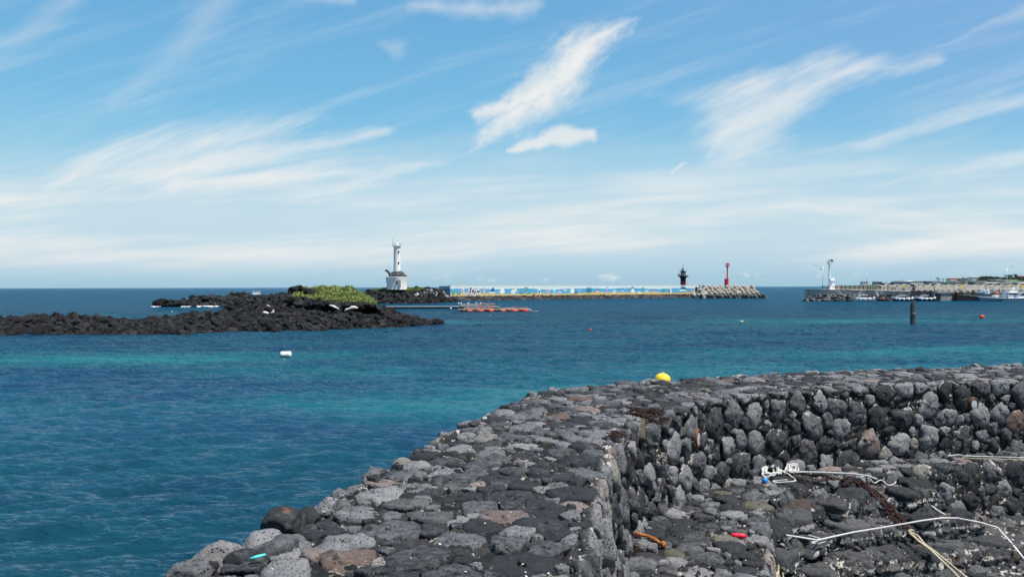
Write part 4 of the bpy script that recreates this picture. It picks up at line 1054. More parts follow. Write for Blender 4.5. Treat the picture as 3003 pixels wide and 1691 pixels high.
# low platform seen over the mound, posts
b = MB(); a0 = XZ(922, 845, 150); a1 = XZ(980, 843.4, 150)
t = empty('timber_platform', (0, 150, 0), 0, 'low dark timber table standing behind the top of the grass mound', 'table')
b.box(((a0[0]+a1[0])/2, 0, a0[1]), (a1[0]-a0[0], 2.0, .10), M_['brown']); b.build('tabletop', M_['brown'], t)
for px in (926, 944, 960, 977):
    x_, z_ = XZ(px, 845, 150); l = MB(); l.box((x_, 0, z_-.7), (.14, 1.4, 1.2), M_['brown']); l.build('leg', M_['brown'], t)
for px, y0, y1, lab in ((887, 843, 856, 'thin dark post left of the aerial on the grass mound'),):
    x0, z0_ = XZ(px, y1, 125); _, z1_ = XZ(px, y0, 125); b = MB(); b.tube([(x0, 125, z0_-.3), (x0, 125, z1_)], .035, M_['brown'], 6); tag(b.build('post', M_['brown']), lab, 'post')
x0, z0_ = XZ(899, 856, 125); _, z1_ = XZ(899, 839, 125); b = MB(); b.tube([(x0, 125, z0_-.3), (x0, 125, z1_)], .04, M_['black_paint'], 6); b.tube([(x0-.22, 125, z1_+.05), (x0, 125, z1_-.2), (x0+.22, 125, z1_+.05)], .035, M_['black_paint'], 6)
tag(b.build('aerial', M_['black_paint']), 'thin post with a forked top on the grass mound', 'aerial')

# ================================================================== LIGHTHOUSE
YL = 262.0
def lz(py): return XZ(1164, py, YL)[1]
cx = XZ(1164, 800, YL)[0]; pxm = YL/F
zb = lz(839.5)
lh = empty('lighthouse', (cx, YL, zb), 0, 'white lighthouse with a dark stone turtle round its foot on the grassy islet', 'lighthouse')
def LP(px, py): q = D(px, py, YL); return q.x-cx, q.z-zb
bx = LP(1163.8, 800)[0]
def zz(py): return LP(1164, py)[1]
b = MB(); b.lathe([(29.5*pxm, -1.0), (29.5*pxm, zz(836)), (33*pxm, zz(813)), (33.3*pxm, zz(812)), (30*pxm, zz(811.8))], (bx, 0, 0), M_['white'], 48); b.build('base_drum', M_['white'], lh)
b = MB(); b.lathe([(24*pxm, zz(812)), (26*pxm, zz(811)), (26*pxm, zz(808.6)), (20*pxm, zz(808.6))], (bx+5*pxm, 0, 0), M_['turtle'], 32); b.build('plinth', M_['turtle'], lh)
# door, slightly right of the middle; plaque
def drumface(dx, z, off=0.0, r=30.5*pxm): return (bx+dx, -math.sqrt(max(0, r*r-dx*dx))-off, z)
dx_ = LP(1176, 800)[0]-bx
drx = math.asin(dx_/(31*pxm))
rot = Matrix.Rotation(drx, 3, 'Z')
def door(lab_, px, y0, y1, wpx, m, off, mb=None):
    z0_, z1_ = zz(y1), zz(y0); d_ = LP(px, 800)[0]-bx; r_ = 30.2*pxm+ (z0_+z1_)/2/zz(813)*2.5*pxm; a = math.asin(d_/r_)
    b = MB(); b.box((bx+r_*math.sin(a), -r_*math.cos(a), (z0_+z1_)/2), (wpx*pxm, off, z1_-z0_), m, Matrix.Rotation(a, 3, 'Z')); return b.build(lab_, m, lh)
M_['greydoor'] = mat('grey_door', (0.22, 0.21, 0.20), .6, .1)
door('door_frame', 1176.2, 818.4, 836.8, 8.4, M_['white'], .42)
d1 = door('door', 1175.6, 819.3, 836.8, 6.2, M_['greydoor'], .50)
d2 = door('window', 1168, 823, 831, 3.8, M_['dark'], .55)
# turtle: shell dome, carapace rim, neck and head, flippers
t = MB(); n = 40; prof = [(0, zz(792)), (8*pxm, zz(793.5)), (13*pxm, zz(796)), (19*pxm, zz(801)), (23.5*pxm, zz(806)), (24.5*pxm, zz(807.2)), (22*pxm, zz(808.4)), (0.1, zz(808.4))]
tx = bx+2*pxm
vs_ = []; fs = []
for (r_, z_) in prof:
    for k in range(n):
        a = 2*math.pi*k/n; sc = 1+.05*math.cos(8*a)*(.4 if r_ > 5*pxm else 0); vs_.append((tx+r_*sc*math.cos(a), r_*.85*sc*math.sin(a), z_))
for i in range(len(prof)-1):
    for k in range(n): fs.append((i*n+k, i*n+(k+1) % n, (i+1)*n+(k+1) % n, (i+1)*n+k))
t.add(vs_, fs, M_['turtle'], True); shell = t.build('turtle_shell', M_['turtle'], lh)
# raised scutes
t = MB()
for a in np.linspace(0, 2*math.pi, 13)[:-1]:
    for (r_, z_, s_) in ((16.5*pxm, zz(798.2), 2.6*pxm), (21*pxm, zz(803.4), 2.2*pxm)):
        t.lathe([(s_, -.15), (s_*.8, .06), (s_*.4, .09)], (tx+r_*math.cos(a), r_*.85*math.sin(a), z_), M_['turtle'], 6, False)
t.build('scutes', M_['turtle'], shell)
t = MB()
pl = [LP(1147, 808), LP(1144.5, 804), LP(1141.5, 799), LP(1138, 795), LP(1135.5, 793.3), LP(1133, 793.5), LP(1131, 795.3)]
t.tube([(a, -1.0, z_) for a, z_ in pl], [4.4*pxm, 4.2*pxm, 3.6*pxm, 3.3*pxm, 3.9*pxm, 3.5*pxm, 1.5*pxm], M_['turtle'], 12)
t.build('turtle_head', M_['turtle'], lh)
for sx, sy in ((-14, -17), (13, -17), (-14, 17), (15, 17)):
    t = MB(); t.tube([(tx+sx*pxm*.7, sy*pxm*.7, zz(807)), (tx+sx*pxm*1.3, sy*pxm, zz(808)), (tx+sx*pxm*1.7, sy*pxm*1.05, zz(809.5))], [3*pxm, 2.4*pxm, 1.2*pxm], M_['turtle'], 8); t.build('turtle_flipper', M_['turtle'], lh)
# tower
tw = LP(1164.5, 760)[0]
b = MB(); b.lathe([(10.3*pxm, zz(797)), (10.0*pxm, zz(760)), (9.9*pxm, zz(727)), (10.1*pxm, zz(724.5)), (11*pxm, zz(723)), (13.2*pxm, zz(721.5)), (13.4*pxm, zz(719.5)), (12.9*pxm, zz(719.5))], (tw, 0, 0), M_['white'], 40); b.build('tower', M_['white'], lh)
b = MB()
for k in range(18):
    a = 2*math.pi*k/18; b.tube([(tw+12.7*pxm*math.cos(a), 12.7*pxm*math.sin(a), zz(720)), (tw+12.7*pxm*math.cos(a), 12.7*pxm*math.sin(a), zz(713.5))], .045, M_['steel'], 5)
for py in (713.5, 716.5): b.tube([(tw+12.7*pxm*math.cos(a), 12.7*pxm*math.sin(a), zz(py)) for a in np.linspace(0, 2*math.pi, 25)], .03, M_['steel'], 5)
b.build('railing', M_['steel'], lh)
b = MB(); lx = LP(1165.3, 760)[0]; b.lathe([(2.5*pxm, zz(720)), (2.5*pxm, zz(716)), (1.9*pxm, zz(715)), (1.7*pxm, zz(710)), (1.2*pxm, zz(709))], (lx, 0, 0), M_['white_clean'], 16); ll = b.build('lantern', M_['white_clean'], lh)
b = MB(); b.lathe([(1.1*pxm, zz(709)), (1.3*pxm, zz(708)), (.5*pxm, zz(706.8))], (lx, 0, 0), M_['rust'], 12); b.build('beacon_lamp', M_['rust'], ll)
b = MB(); ax = LP(1152.8, 760)[0]; b.tube([(ax, 0, zz(721)), (ax, 0, zz(684))], [.10, .03], M_['steel'], 6); b.build('aerial', M_['steel'], lh)
for py in (737.5, 769.5):
    b = MB(); d_ = LP(1170.3, 760)[0]-tw; r_ = 10*pxm; a = math.asin(d_/r_)
    b.box((tw+r_*math.sin(a), -r_*math.cos(a), zz(py)), (4*pxm, .5, .35), M_['turtle'], Matrix.Rotation(a, 3, 'Z') @ Matrix.Rotation(R(-20), 3, 'Y'))
    b.box((tw+r_*math.sin(a), -r_*math.cos(a), zz(py)-.25), (2.4*pxm, .06, .5), M_['dark'], Matrix.Rotation(a, 3, 'Z')); b.build('window_hood', M_['turtle'], lh)
tag(bpy.data.objects[lh.name])

# ================================================================== PAINTED WALL
YA, YB = 300.0, 378.0; PA, PB = 1320.5, 2062.0
pa = Vector(((PA-1501.5)/F*YA, YA, 0)); pb = Vector(((PB-1501.5)/F*YB, YB, 0)); wd_ = (pb-pa); WL = wd_.length+12; ang = math.atan2(wd_.y, wd_.x)
zbase = 1.75; WH = XZ(1321, 836.8, YA)[1]-zbase
mw = empty('painted_sea_wall', (pa.x, pa.y, zbase), ang, 'long breakwater wall painted with an underwater scene and the word Jeju', 'mural wall')
ca_, sa_ = math.cos(ang), math.sin(ang)
def WS(px, py):
    """picture point -> (distance along the wall, height) on its painted face"""
    d = ray(px, py); n = Vector((-sa_, ca_, 0)); t = (pa-CP).dot(n)/d.dot(n); q = CP+d*t
    return (q.x-pa.x)*ca_+(q.y-pa.y)*sa_, q.z-zbase
def mural_mat(dark=False):
    m = bpy.data.materials.new('mural_paint_shaded' if dark else 'mural_paint'); m.use_nodes = True; nt = m.node_tree; x = NX(nt); b = nt.nodes['Principled BSDF']; b.inputs['Roughness'].default_value = .75
    co = x.coord('Object'); X_, Y_, Z_ = x.sep(co)
    s = X_ if not dark else Y_
    sw = x.m('SINE', s*0.20)*0.16+x.m('SINE', s*0.083+1.0)*0.15+x.noise(x.combine(s*.1, 0, 0), 1, 2)*.3
    bl = 2.50 + x.m('SINE', s*0.22+.5)*0.16 + x.m('SINE', s*0.1)*0.13 + (x.noise(x.combine(s*.12, 3.0, 0), 1, 2)-.5)*.8
    st = x.noise(x.combine(s*1.6, Z_*.25, 0), 1, 4, .7)
    sk = x.mix(x.ss(.42, .62, st)*0.6, (0.64, 0.76, 0.73), (0.42, 0.54, 0.53))
    sk = x.mix(x.ss(2.9, 4.0, Z_)*0.5, sk, (0.60, 0.68, 0.64))
    blue = x.mix(x.ss(.2, .8, x.noise(x.combine(s*.12, Z_*1.2, 0), 1, 3)), (0.05, 0.30, 0.50), (0.11, 0.42, 0.60))
    blue = x.mix(x.ss(-.35, -.05, Z_-bl)*0.6, blue, (0.02, 0.22, 0.50))
    sand = x.mix(x.noise(x.combine(s*.3, Z_*2, 0), 1, 3), (0.58, 0.40, 0.12), (0.66, 0.50, 0.19))
    c = x.mix(x.ss(-.06, .06, Z_-bl), blue, sk)
    c = x.mix(x.ss(-.06, .06, Z_-sw-.66), sand, c)
    # panel joints, grid lines of the plain top band, drips
    jf = x.m('ABSOLUTE', x.m('FRACT', s/9.6)-.5)
    c = x.mix(x.ss(.494, .499, jf)*.6, c, (0.12, 0.22, 0.28))
    g1 = x.ss(.46, .49, x.m('ABSOLUTE', x.m('FRACT', s/1.15)-.5)).max(x.ss(.44, .48, x.m('ABSOLUTE', x.m('FRACT', Z_/.62)-.5)))
    c = x.mix(g1*x.ss(-.05, .1, Z_-bl)*.35, c, (0.72, 0.76, 0.72))
    c = x.mix(x.ss(.62, .78, x.noise(x.combine(s*2.2, Z_*.5, 5.0), 1, 4, .7))*.35*x.ss(1.8, 3.6, Z_), c, (0.30, 0.30, 0.26))
    c = x.mix(x.ss(WH-.24, WH-.20, Z_), c, (0.66, 0.62, 0.55))
    c = x.mix(x.ss(WH-.34, WH-.30, Z_)*(1.0-x.ss(WH-.24, WH-.20, Z_))*.7, c, (0.20, 0.22, 0.22))
    if dark: c = x.mix(.55, c, (0.01, 0.07, 0.16))  # shaded copy for the return wall: its shade is mixed into the paint
    nt.links.new(c, b.inputs['Base Color']); return m
M_['mural'] = mural_mat(); M_['mural_shaded'] = mural_mat(True)
b = MB(); b.box((WL/2, .6, WH/2-.3), (WL, 1.2, WH+.6), M_['mural']); b.build('wall', M_['mural'], mw)
b = MB(); b.box((.35, 4.7, WH/2-.4), (.7, 7.0, WH+.4), M_['mural_shaded']); b.build('return_wall', M_['mural_shaded'], mw)
b = MB(); b.box((WL/2+1, 5.2, .8), (WL-2, 8.0, 1.6), M_['concrete']); b.build('wall_deck', M_['concrete'], mw)
# paint colours for the figures
PC = {k: mat('paint_'+k, v, .75, .08, 2) for k, v in dict(black=(.01, .015, .03), white=(.80, .78, .74), teal=(.02, .22, .26), green=(.05, .32, .24), dkgreen=(.01, .12, .13), pink=(.70, .38, .42), purple=(.45, .40, .62), dkblue=(.02, .13, .30),
      yellow=(.70, .55, .10), cream=(.72, .66, .42), red=(.62, .10, .12), navy=(.02, .05, .28), grey=(.25, .30, .34), ltgreen=(.38, .58, .40), pale=(.45, .68, .80), wine=(.22, .03, .10), orange=(.75, .35, .12)).items()}
PROUD = [0.02]
class Paint:
    def __init__(s): s.b = MB(); s.y = -.02
    def poly(s, pts, c, lay=0):
        y = -.02-.012*lay; q = [WS(a, d) for a, d in pts]; s.b.add([(a, y, z) for a, z in q], [tuple(range(len(q)))], PC[c]); return s
    def ell(s, cx, cy, rx, ry, c, lay=0, rot=0.0, n=16):
        return s.poly([(cx+rx*math.cos(a)*math.cos(rot)-ry*math.sin(a)*math.sin(rot), cy+rx*math.cos(a)*math.sin(rot)+ry*math.sin(a)*math.cos(rot)) for a in [2*math.pi*k/n for k in range(n)]], c, lay)
    def stroke(s, pts, wpx, c, lay=0):
        pts = [Vector(p) for p in pts]; wl = wpx if isinstance(wpx, list) else [wpx]*len(pts)
        L, Rr = [], []
        for i, p in enumerate(pts):
            t = (pts[min(i+1, len(pts)-1)]-pts[max(i-1, 0)]).normalized(); nn = Vector((-t.y, t.x)); L.append(p+nn*wl[i]/2); Rr.append(p-nn*wl[i]/2)
        for i in range(len(pts)-1): s.poly([L[i], L[i+1], Rr[i+1], Rr[i]], c, lay+i*.01)
        return s
    def build(s, name, label=None):
        o = s.b.build(name, PC['white'], mw)
        if label: o['label'] = label
        return o
def Z3(x, y): return 1300+x/9.908, 820+y/9.908
def Z4(x, y): return 1550+x/9.541, 820+y/9.541
def Z5(x, y): return 1800+x/9.541, 820+y/9.541
# seaweed left
p = Paint()
for cxx, ys, n in ((285, 455, 7), (437, 440, 6)):
    for i in range(n):
        f = (i/(n-1)-.5)*2; hgt = (215 if i % 2 else 160)*(1-.25*abs(f))*(1 if n == 7 else .8)
        col_ = ['ltgreen', 'green', 'dkgreen'][i % 3]
        p.stroke([Z3(cxx+f*18, ys), Z3(cxx+f*55, ys-hgt*.4), Z3(cxx+f*62+10*(i % 2), ys-hgt*.75), Z3(cxx+f*75, ys-hgt)], [2.0, 1.9, 1.3, .3], col_, i*.1)
p.build('painted_seaweed')
p = Paint()
for x_, y_ in ((550, 250), (590, 285), (640, 240), (530, 322), (597, 352), (550, 400), (640, 410), (660, 235)): p.ell(*Z3(x_, y_), 2.9, 2.7, 'pink', .1).ell(*Z3(x_-5, y_-6), 1.9, 1.7, 'white', .4)
p.build('painted_shells')
# lettering Jeju, white outline under black strokes
p = Paint()
strokes = [[(755, 258), (785, 246), (825, 252)], [(795, 256), (800, 300), (792, 345), (768, 368), (738, 362), (733, 350)],
           [(845, 335), (880, 328), (882, 308), (862, 302), (845, 325), (850, 360), (872, 372), (895, 362)],
           [(920, 300), (925, 350), (918, 385), (900, 420)], [(985, 300), (985, 345), (1000, 368), (1022, 362), (1038, 335)], [(1040, 290), (1040, 340), (1047, 370)]]
for st in strokes: p.stroke([Z3(a, c) for a, c in st], 6.2, 'white', .3)
for st in strokes:
    for a, c in (st[0], st[-1]): p.ell(*Z3(a, c), 3.1, 3.1, 'white', .25)
for st in strokes: p.stroke([Z3(a, c) for a, c in st], 3.3, 'black', 1.2)
p.stroke([Z3(905, 240), Z3(925, 262), Z3(932, 238)], 1.2, 'orange', 1)
for (x0, x1) in ((690, 868), (970, 1085)): p.stroke([Z3(x0, 430), Z3(x1, 432)], 5.0, 'white', .3)
p.stroke([Z3(700, 430), Z3(862, 432)], 2.2, 'navy', 1.2); p.stroke([Z3(985, 431), Z3(1078, 433)], 2.0, 'teal', 1.2)
p.build('lettering')
def coral(fn, cx, top, bot, w, col, n=7):
    p = Paint(); p.stroke([fn(cx, bot), fn(cx, (top+bot)/2+20)], [2.2, 1.6], col)
    for i in range(n):
        f = (i/(n-1)-.5)*2; p.stroke([fn(cx, (top+bot)/2+25), fn(cx+f*w*.6, (top+bot)/2-5), fn(cx+f*w*.8, top+abs(f)*15)], [1.6, 1.1, .5], col, .1*i)
    return p
coral(Z3, 1190, 225, 440, 75, 'pink', 8).build('painted_coral')
# dolphin-like swimmer with a dark mountain
p = Paint(); p.poly([Z3(*q) for q in [(1385, 325), (1395, 265), (1440, 218), (1475, 250), (1485, 320)]], 'dkblue')
p.poly([Z3(*q) for q in [(1310, 350), (1400, 355), (1500, 360), (1515, 385), (1450, 402), (1380, 390), (1330, 375)]], 'white', .3)
p.poly([Z3(*q) for q in [(1330, 345), (1420, 322), (1500, 340), (1510, 362), (1420, 352)]], 'dkblue', .5); p.stroke([Z3(1500, 350), Z3(1560, 372), Z3(1600, 345)], .8, 'white', .5)
p.build('painted_dolphin')
def diver(fn, cx, cy, h, w, name='painted_figure', suit=None):
    p = Paint(); p.ell(*fn(cx, cy-h*.24), w*.36/9.6+.4, h*.27/9.6+.4, 'grey').ell(*fn(cx, cy-h*.24), w*.36/9.6-.1, h*.27/9.6-.1, 'white', .3)
    p.ell(*fn(cx, cy+h*.2), w*.5/9.6+.4, h*.3/9.6+.4, 'grey', .1).ell(*fn(cx, cy+h*.2), w*.5/9.6-.1, h*.3/9.6-.1, 'white', .4)
    p.stroke([fn(cx-w*.2, cy-h*.3), fn(cx, cy-h*.38), fn(cx+w*.2, cy-h*.28)], .7, 'grey', .7)
    if suit: p.ell(*fn(cx, cy+h*.2), w*.3/9.6, h*.17/9.6, suit, .8)
    return p.build(name)
diver(Z3, 1712, 300, 215, 150)
p = Paint(); p.ell(*Z3(2075, 320), 9.6, 6.2, 'grey', 0, -.9).ell(*Z3(2075, 320), 8.9, 5.5, 'cream', .3, -.9).ell(*Z3(2095, 225), 2.8, 3.6, 'cream', .4).ell(*Z3(2025, 360), 6.6, 8.6, 'grey', .5).ell(*Z3(2025, 360), 5.8, 7.8, 'white', .8).ell(*Z3(2025, 385), 3.8, 4.6, 'pale', 1.1); p.build('painted_shellfish')
def fish(fn, cx, cy, L, c1, c2, stripes=None, flip=1):
    p = Paint(); p.ell(*fn(cx, cy), L*.36/9.6, L*.2/9.6, c1, .1); p.ell(*fn(cx, cy+L*.05), L*.3/9.6, L*.10/9.6, c2, .4)
    p.poly([fn(cx-flip*L*.28, cy), fn(cx-flip*L*.5, cy-L*.16), fn(cx-flip*L*.5, cy+L*.16)], c1, .05)
    for k in range(stripes or 0): p.stroke([fn(cx+L*(-.18+.17*k), cy-L*.17), fn(cx+L*(-.18+.17*k), cy+L*.17)], .8, c2, .8)
    return p
for (x_, y_) in ((2325, 280), (2415, 238), (2425, 340), (2280, 400), (2495, 405)): fish(Z3, x_, y_, 115 if x_ != 2280 else 135, 'dkgreen', 'ltgreen').build('painted_fish')
p = Paint()
for k in range(5):
    a = math.pi*2*k/5-math.pi/2; p.stroke([Z4(168, 400), Z4(168+32*math.cos(a), 400+34*math.sin(a))], [1.6, .4], 'red', .1*k)
p.build('painted_starfish')
diver(Z4, 300, 295, 195, 90, suit='black')
coral(Z4, 540, 265, 405, 80, 'pink', 8).ell(*Z4(545, 300), 2, 1.6, 'orange', 1).build('painted_coral')
p = Paint(); p.ell(*Z4(722, 285), 3.3, 4.4, 'pale')
for f in (-1, -.5, 0, .5, 1): p.stroke([Z4(722, 320), Z4(722+f*30, 360), Z4(722+f*60, 410)], [1.2, 1.1, .5], 'pale', .2)
p.build('painted_squid')
for (x_, y_, l_) in ((870, 352, 130), (1025, 300, 110), (915, 240, 80)): fish(Z4, x_, y_, l_, 'white', 'pink', 2).build('painted_fish')
diver(Z4, 1225, 280, 200, 125)
p = Paint()
for x_ in (1290, 1320, 1335): p.stroke([Z4(x_, 410), Z4(x_+5, 340), Z4(x_, 275)], [1.3, 1.2, .4], 'dkgreen', .1)
p.build('painted_seaweed')
coral(Z4, 1445, 245, 395, 50, 'purple', 6).build('painted_coral')
p = Paint()
for cxx in (1660, 1725):
    p.stroke([Z4(cxx, 390), Z4(cxx, 230)], 1.2, 'dkgreen', .5)
    for k in range(6):
        y_ = 360-k*25; w_ = 60-6*k; p.stroke([Z4(cxx-w_, y_-26), Z4(cxx, y_), Z4(cxx+w_*.9, y_-26)], .9, 'dkgreen', .1*k)
p.build('painted_seaweed')
fish(Z4, 1935, 320, 165, 'wine', 'white', 3).ell(*Z4(1945, 280), 2.6, 1.4, 'wine', .2).build('painted_fish')
def octo(fn, cx, cy, w, h, col):
    p = Paint(); p.ell(*fn(cx, cy-h*.2), w*.13/9.6, h*.30/9.6, col, .1)
    for f in (-1, -.65, -.3, 0, .3, .65, 1): p.stroke([fn(cx, cy), fn(cx+f*w*.35, cy+h*.12-abs(f)*12), fn(cx+f*w*.5, cy+h*.35*(1.1-abs(f)))], [1.7, 1.2, .4], col, .2)
    return p.build('painted_octopus')
octo(Z4, 2190, 320, 165, 260, 'purple')
def weed(fn, cx, y0, y1, w, col, n=5):
    p = Paint()
    for i in range(n):
        f = (i/(n-1)-.5)*2; p.stroke([fn(cx+f*w*.2, y1), fn(cx+f*w*.5, (y0+y1)/2), fn(cx+f*w*.5, y0+abs(f)*35)], [1.4, 1.5, .4], col, .1*i)
    return p.build('painted_seaweed')
weed(Z4, 2400, 250, 395, 95, 'cream')
fish(Z5, 245, 320, 90, 'pink', 'white', 1).build('painted_fish'); fish(Z5, 325, 248, 70, 'pink', 'white', 1).build('painted_fish')
p = Paint(); p.ell(*Z5(527, 235), 5.4, 4.8, 'grey').ell(*Z5(530, 320), 5.2, 4.8, 'white', .2).ell(*Z5(525, 272), 3.6, 2.6, 'white', .5).stroke([Z5(480, 345), Z5(530, 360), Z5(600, 335)], 2.0, 'white', .4); p.build('painted_figure')
p = Paint()
for x_, y_ in ((680, 365), (722, 345), (765, 375)): p.ell(*Z5(x_, y_), 2.2, 2.8, 'white', .1)
p.build('painted_shells')
p = Paint(); p.ell(*Z5(920, 320), 5.5, 3.6, 'pale').ell(*Z5(920, 328), 4, 1.8, 'ltgreen', .3).ell(*Z5(810, 245), 3.6, 3, 'green', 0); p.build('painted_turtle')
p = Paint()
for k in range(9): p.stroke([Z5(1070+k*15, 350), Z5(1068+k*15, 270+(k % 3)*22)], 1.1, ['grey', 'cream', 'white'][k % 3], .1).ell(*Z5(1068+k*15, 268+(k % 3)*22), .9, 1.0, 'wine', .4)
p.build('painted_coral')
p = Paint()
for k in range(5):
    a = math.pi*2*k/5-.4; p.stroke([Z5(1280, 368), Z5(1280+38*math.cos(a), 368+30*math.sin(a))], [1.6, .5], 'pink', .1*k)
p.build('painted_starfish')
weed(Z5, 1385, 235, 350, 90, 'green', 7)
p = Paint(); p.poly([Z5(*q) for q in [(1545, 270), (1585, 225), (1625, 300), (1615, 380), (1570, 372)]], 'white').poly([Z5(*q) for q in [(1550, 270), (1570, 262), (1582, 370), (1560, 345)]], 'black', .4).poly([Z5(*q) for q in [(1590, 265), (1612, 300), (1608, 330), (1588, 310)]], 'yellow', .4); p.build('painted_fish')
p = Paint(); p.poly([Z5(*q) for q in [(1870, 240), (1905, 178), (1980, 195), (2030, 240), (2040, 285), (1960, 262), (1880, 270)]], 'dkblue').poly([Z5(*q) for q in [(1835, 290), (1920, 268), (2000, 278), (2070, 325), (1960, 305), (1880, 322), (1845, 312)]], 'white', .3); p.build('painted_dolphin')
coral(Z5, 2190, 270, 390, 45, 'pink', 6).build('painted_coral')
weed(Z5, 2280, 215, 385, 70, 'white', 4)
# sloped stone revetment below it
n_, m_ = 520, 26; G = np.zeros((n_, m_, 3)); nn = Vector((sa_, -ca_, 0))
for i in range(n_):
    s = -6+(WL+2)*i/(n_-1)
    for j in range(m_):
        t = j/(m_-1); q = pa+Vector((ca_, sa_, 0))*s+nn*(0.0+3.2*t); G[i, j] = (q.x, q.y, zbase-.22-2.3*t)
chk = grid_normals(G)[100, 10]
rv = stone_sheet('stone_revetment', G, M_['revet'], (1.5, 1.3, .9), .26, .12, .25, 61, .3, None, flip=chk[2] < 0, rough=.03, small=False, bvh=False)
tag(rv, 'sloping bank of dark grey stones along the foot of the painted wall', 'revetment')
print('part c done')
# ================================================================== TETRAPODS
def tetra_mesh(name='tetrapod', k=1.0):
    b = MB(); dirs = [Vector((0, 0, 1))]+[Vector((math.cos(a)*.943, math.sin(a)*.943, -.333)) for a in (0, 2.094, 4.189)]
    for d_ in dirs:
        b.tube([d_*0, d_*.35, d_*.97, d_*1.07], [.50*k, .44*k, .30*k, .20*k], M_['tetra'], 12)
    o = b.build(name, M_['tetra']); return o
tp = tetra_mesh(); tmesh = tp.data; bpy.data.objects.remove(tp)
tp = tetra_mesh(k=.7); tslim = tp.data; bpy.data.objects.remove(tp)
def tetra(loc, s, rot, label, group):
    o = bpy.data.objects.new('tetrapod', tmesh); C.objects.link(o); o.location = loc; o.scale = (s, s, s); o.rotation_euler = rot; tag(o, label, 'tetrapod', group); return o
rs = np.random.RandomState(4)
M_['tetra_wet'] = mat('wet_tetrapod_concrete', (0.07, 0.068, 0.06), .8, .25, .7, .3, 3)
YT = 362
prof = [(2040, 862), (2052, 848), (2066, 836), (2110, 835), (2200, 836), (2216, 846), (2232, 857), (2246, 869), (2254, 875)]
for r_ in range(6):
    z_ = 0.0+r_*0.98
    Yr = 350+r_*2.3
    for k in range(40):
        px = 2054+k*12.4+(r_ % 2)*6.2+rs.uniform(-1.2, 1.2)
        if px < 2100 and r_ < 1: pass
        ytop = np.interp(px, [a for a, _ in prof], [c for _, c in prof], left=880, right=890)
        q = D(px, 800, Yr); x_ = q.x
        py = hor(px)+(CAMZ-(z_+1.75))*F/Yr
        if py < ytop-2 or px > 2256: continue
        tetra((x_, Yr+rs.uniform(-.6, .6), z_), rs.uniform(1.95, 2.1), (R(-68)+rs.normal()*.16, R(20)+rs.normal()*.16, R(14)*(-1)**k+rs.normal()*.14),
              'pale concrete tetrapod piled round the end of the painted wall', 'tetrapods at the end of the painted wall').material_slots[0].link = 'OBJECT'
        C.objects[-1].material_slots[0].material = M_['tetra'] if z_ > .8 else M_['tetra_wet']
for px, py in ((2046, 862), (2052, 855), (2042, 868), (2062, 866)):
    q = D(px, py, 346); tetra(q, 1.9, (rs.uniform(0, 3), rs.uniform(0, 3), rs.uniform(0, 3)), 'pale concrete tetrapod piled round the end of the painted wall', 'tetrapods at the end of the painted wall')
for px in (1352, 1403, 1634, 2036, 2050, 2062):
    Yt = YA+(YB-YA)*(px-PA)/(PB-PA)*.85+12; q = D(px, 839.5, Yt); tetra(q, 1.1, (rs.uniform(0, 3), rs.uniform(0, 3), rs.uniform(0, 3)), 'top of a tetrapod just showing over the painted wall', 'tetrapods behind the painted wall')
# core of the mound, so that no light shows between them
def bank(name, pts, label):
    pass
core = MB()
a0 = D(2056, 800, 360).x; a1 = D(2236, 800, 360).x
core.add([(a0, 356, -1), (a1+3, 356, -1), (a1+1, 372, -1), (a0, 372, -1), (a0, 362, 4.6), (a1-5, 362, 4.4), (a1-6, 372, 4.4), (a0, 372, 4.6)], [(0, 1, 5, 4), (1, 2, 6, 5), (4, 5, 6, 7), (3, 0, 4, 7), (2, 3, 7, 6), (0, 3, 2, 1)], M_['riprap'])
tag(core.build('rubble_core', M_['riprap']), kind='structure')

# ================================================================== BLACK AND RED LIGHTS
def at(px, py, Y): q = D(px, py, Y); return q.x, q.z
YK = 392; k_ = YK/F; cx_, _ = at(2003.4, 800, YK)
def kz(py): return at(2003, py, YK)[1]
bl = empty('harbour_light', (cx_, YK, 0), 0, 'squat black light tower with two balconies and a dark red foot behind the painted wall', 'lighthouse')
b = MB(); b.lathe([(8.0*k_, kz(850)), (7.9*k_, kz(823))], (0, 0, 0), M_['dark_red'], 24); b.build('foot', M_['dark_red'], bl)
b = MB(); b.lathe([(7.9*k_, kz(823)), (7.6*k_, kz(818)), (8.5*k_, kz(815)), (11.5*k_, kz(811.5)), (15.8*k_, kz(809.6)), (15.8*k_, kz(808.6)), (7.4*k_, kz(808.5)), (7.2*k_, kz(797)), (10.8*k_, kz(796.6)), (10.8*k_, kz(795.8)), (0.1, kz(795.6))], (0, 0, 0), M_['black_paint'], 24); b.build('tower', M_['black_paint'], bl)
M_['paleblue'] = mat('pale_blue_rail', (.42, .55, .62), .5, .1)
for (r_, y0, y1) in ((15.2, 808.6, 801.5), (10.4, 795.7, 788.6)):
    b = MB()
    for k in range(16):
        a = 2*math.pi*k/16; b.tube([(r_*k_*math.cos(a), r_*k_*math.sin(a), kz(y0)), (r_*k_*math.cos(a), r_*k_*math.sin(a), kz(y1))], .03, M_['paleblue'], 5)
    for f in (0, .5, 1): b.tube([(r_*k_*math.cos(a), r_*k_*math.sin(a), kz(y1+(y0-y1)*f*.9)) for a in np.linspace(0, 2*math.pi, 25)], .035, M_['paleblue'], 5)
    b.build('railing', M_['paleblue'], bl)
b = MB(); b.lathe([(4*k_, kz(795.6)), (4*k_, kz(791)), (2*k_, kz(789)), (2.2*k_, kz(786)), (.4*k_, kz(785.5))], (-1*k_, 0, 0), M_['black_paint'], 12); b.build('lantern', M_['black_paint'], bl)
b = MB(); mx_ = -2.2*k_; b.tube([(mx_+.4, 0, kz(786)), (mx_+.4, 0, kz(774.5))], .07, M_['black_paint'], 6)
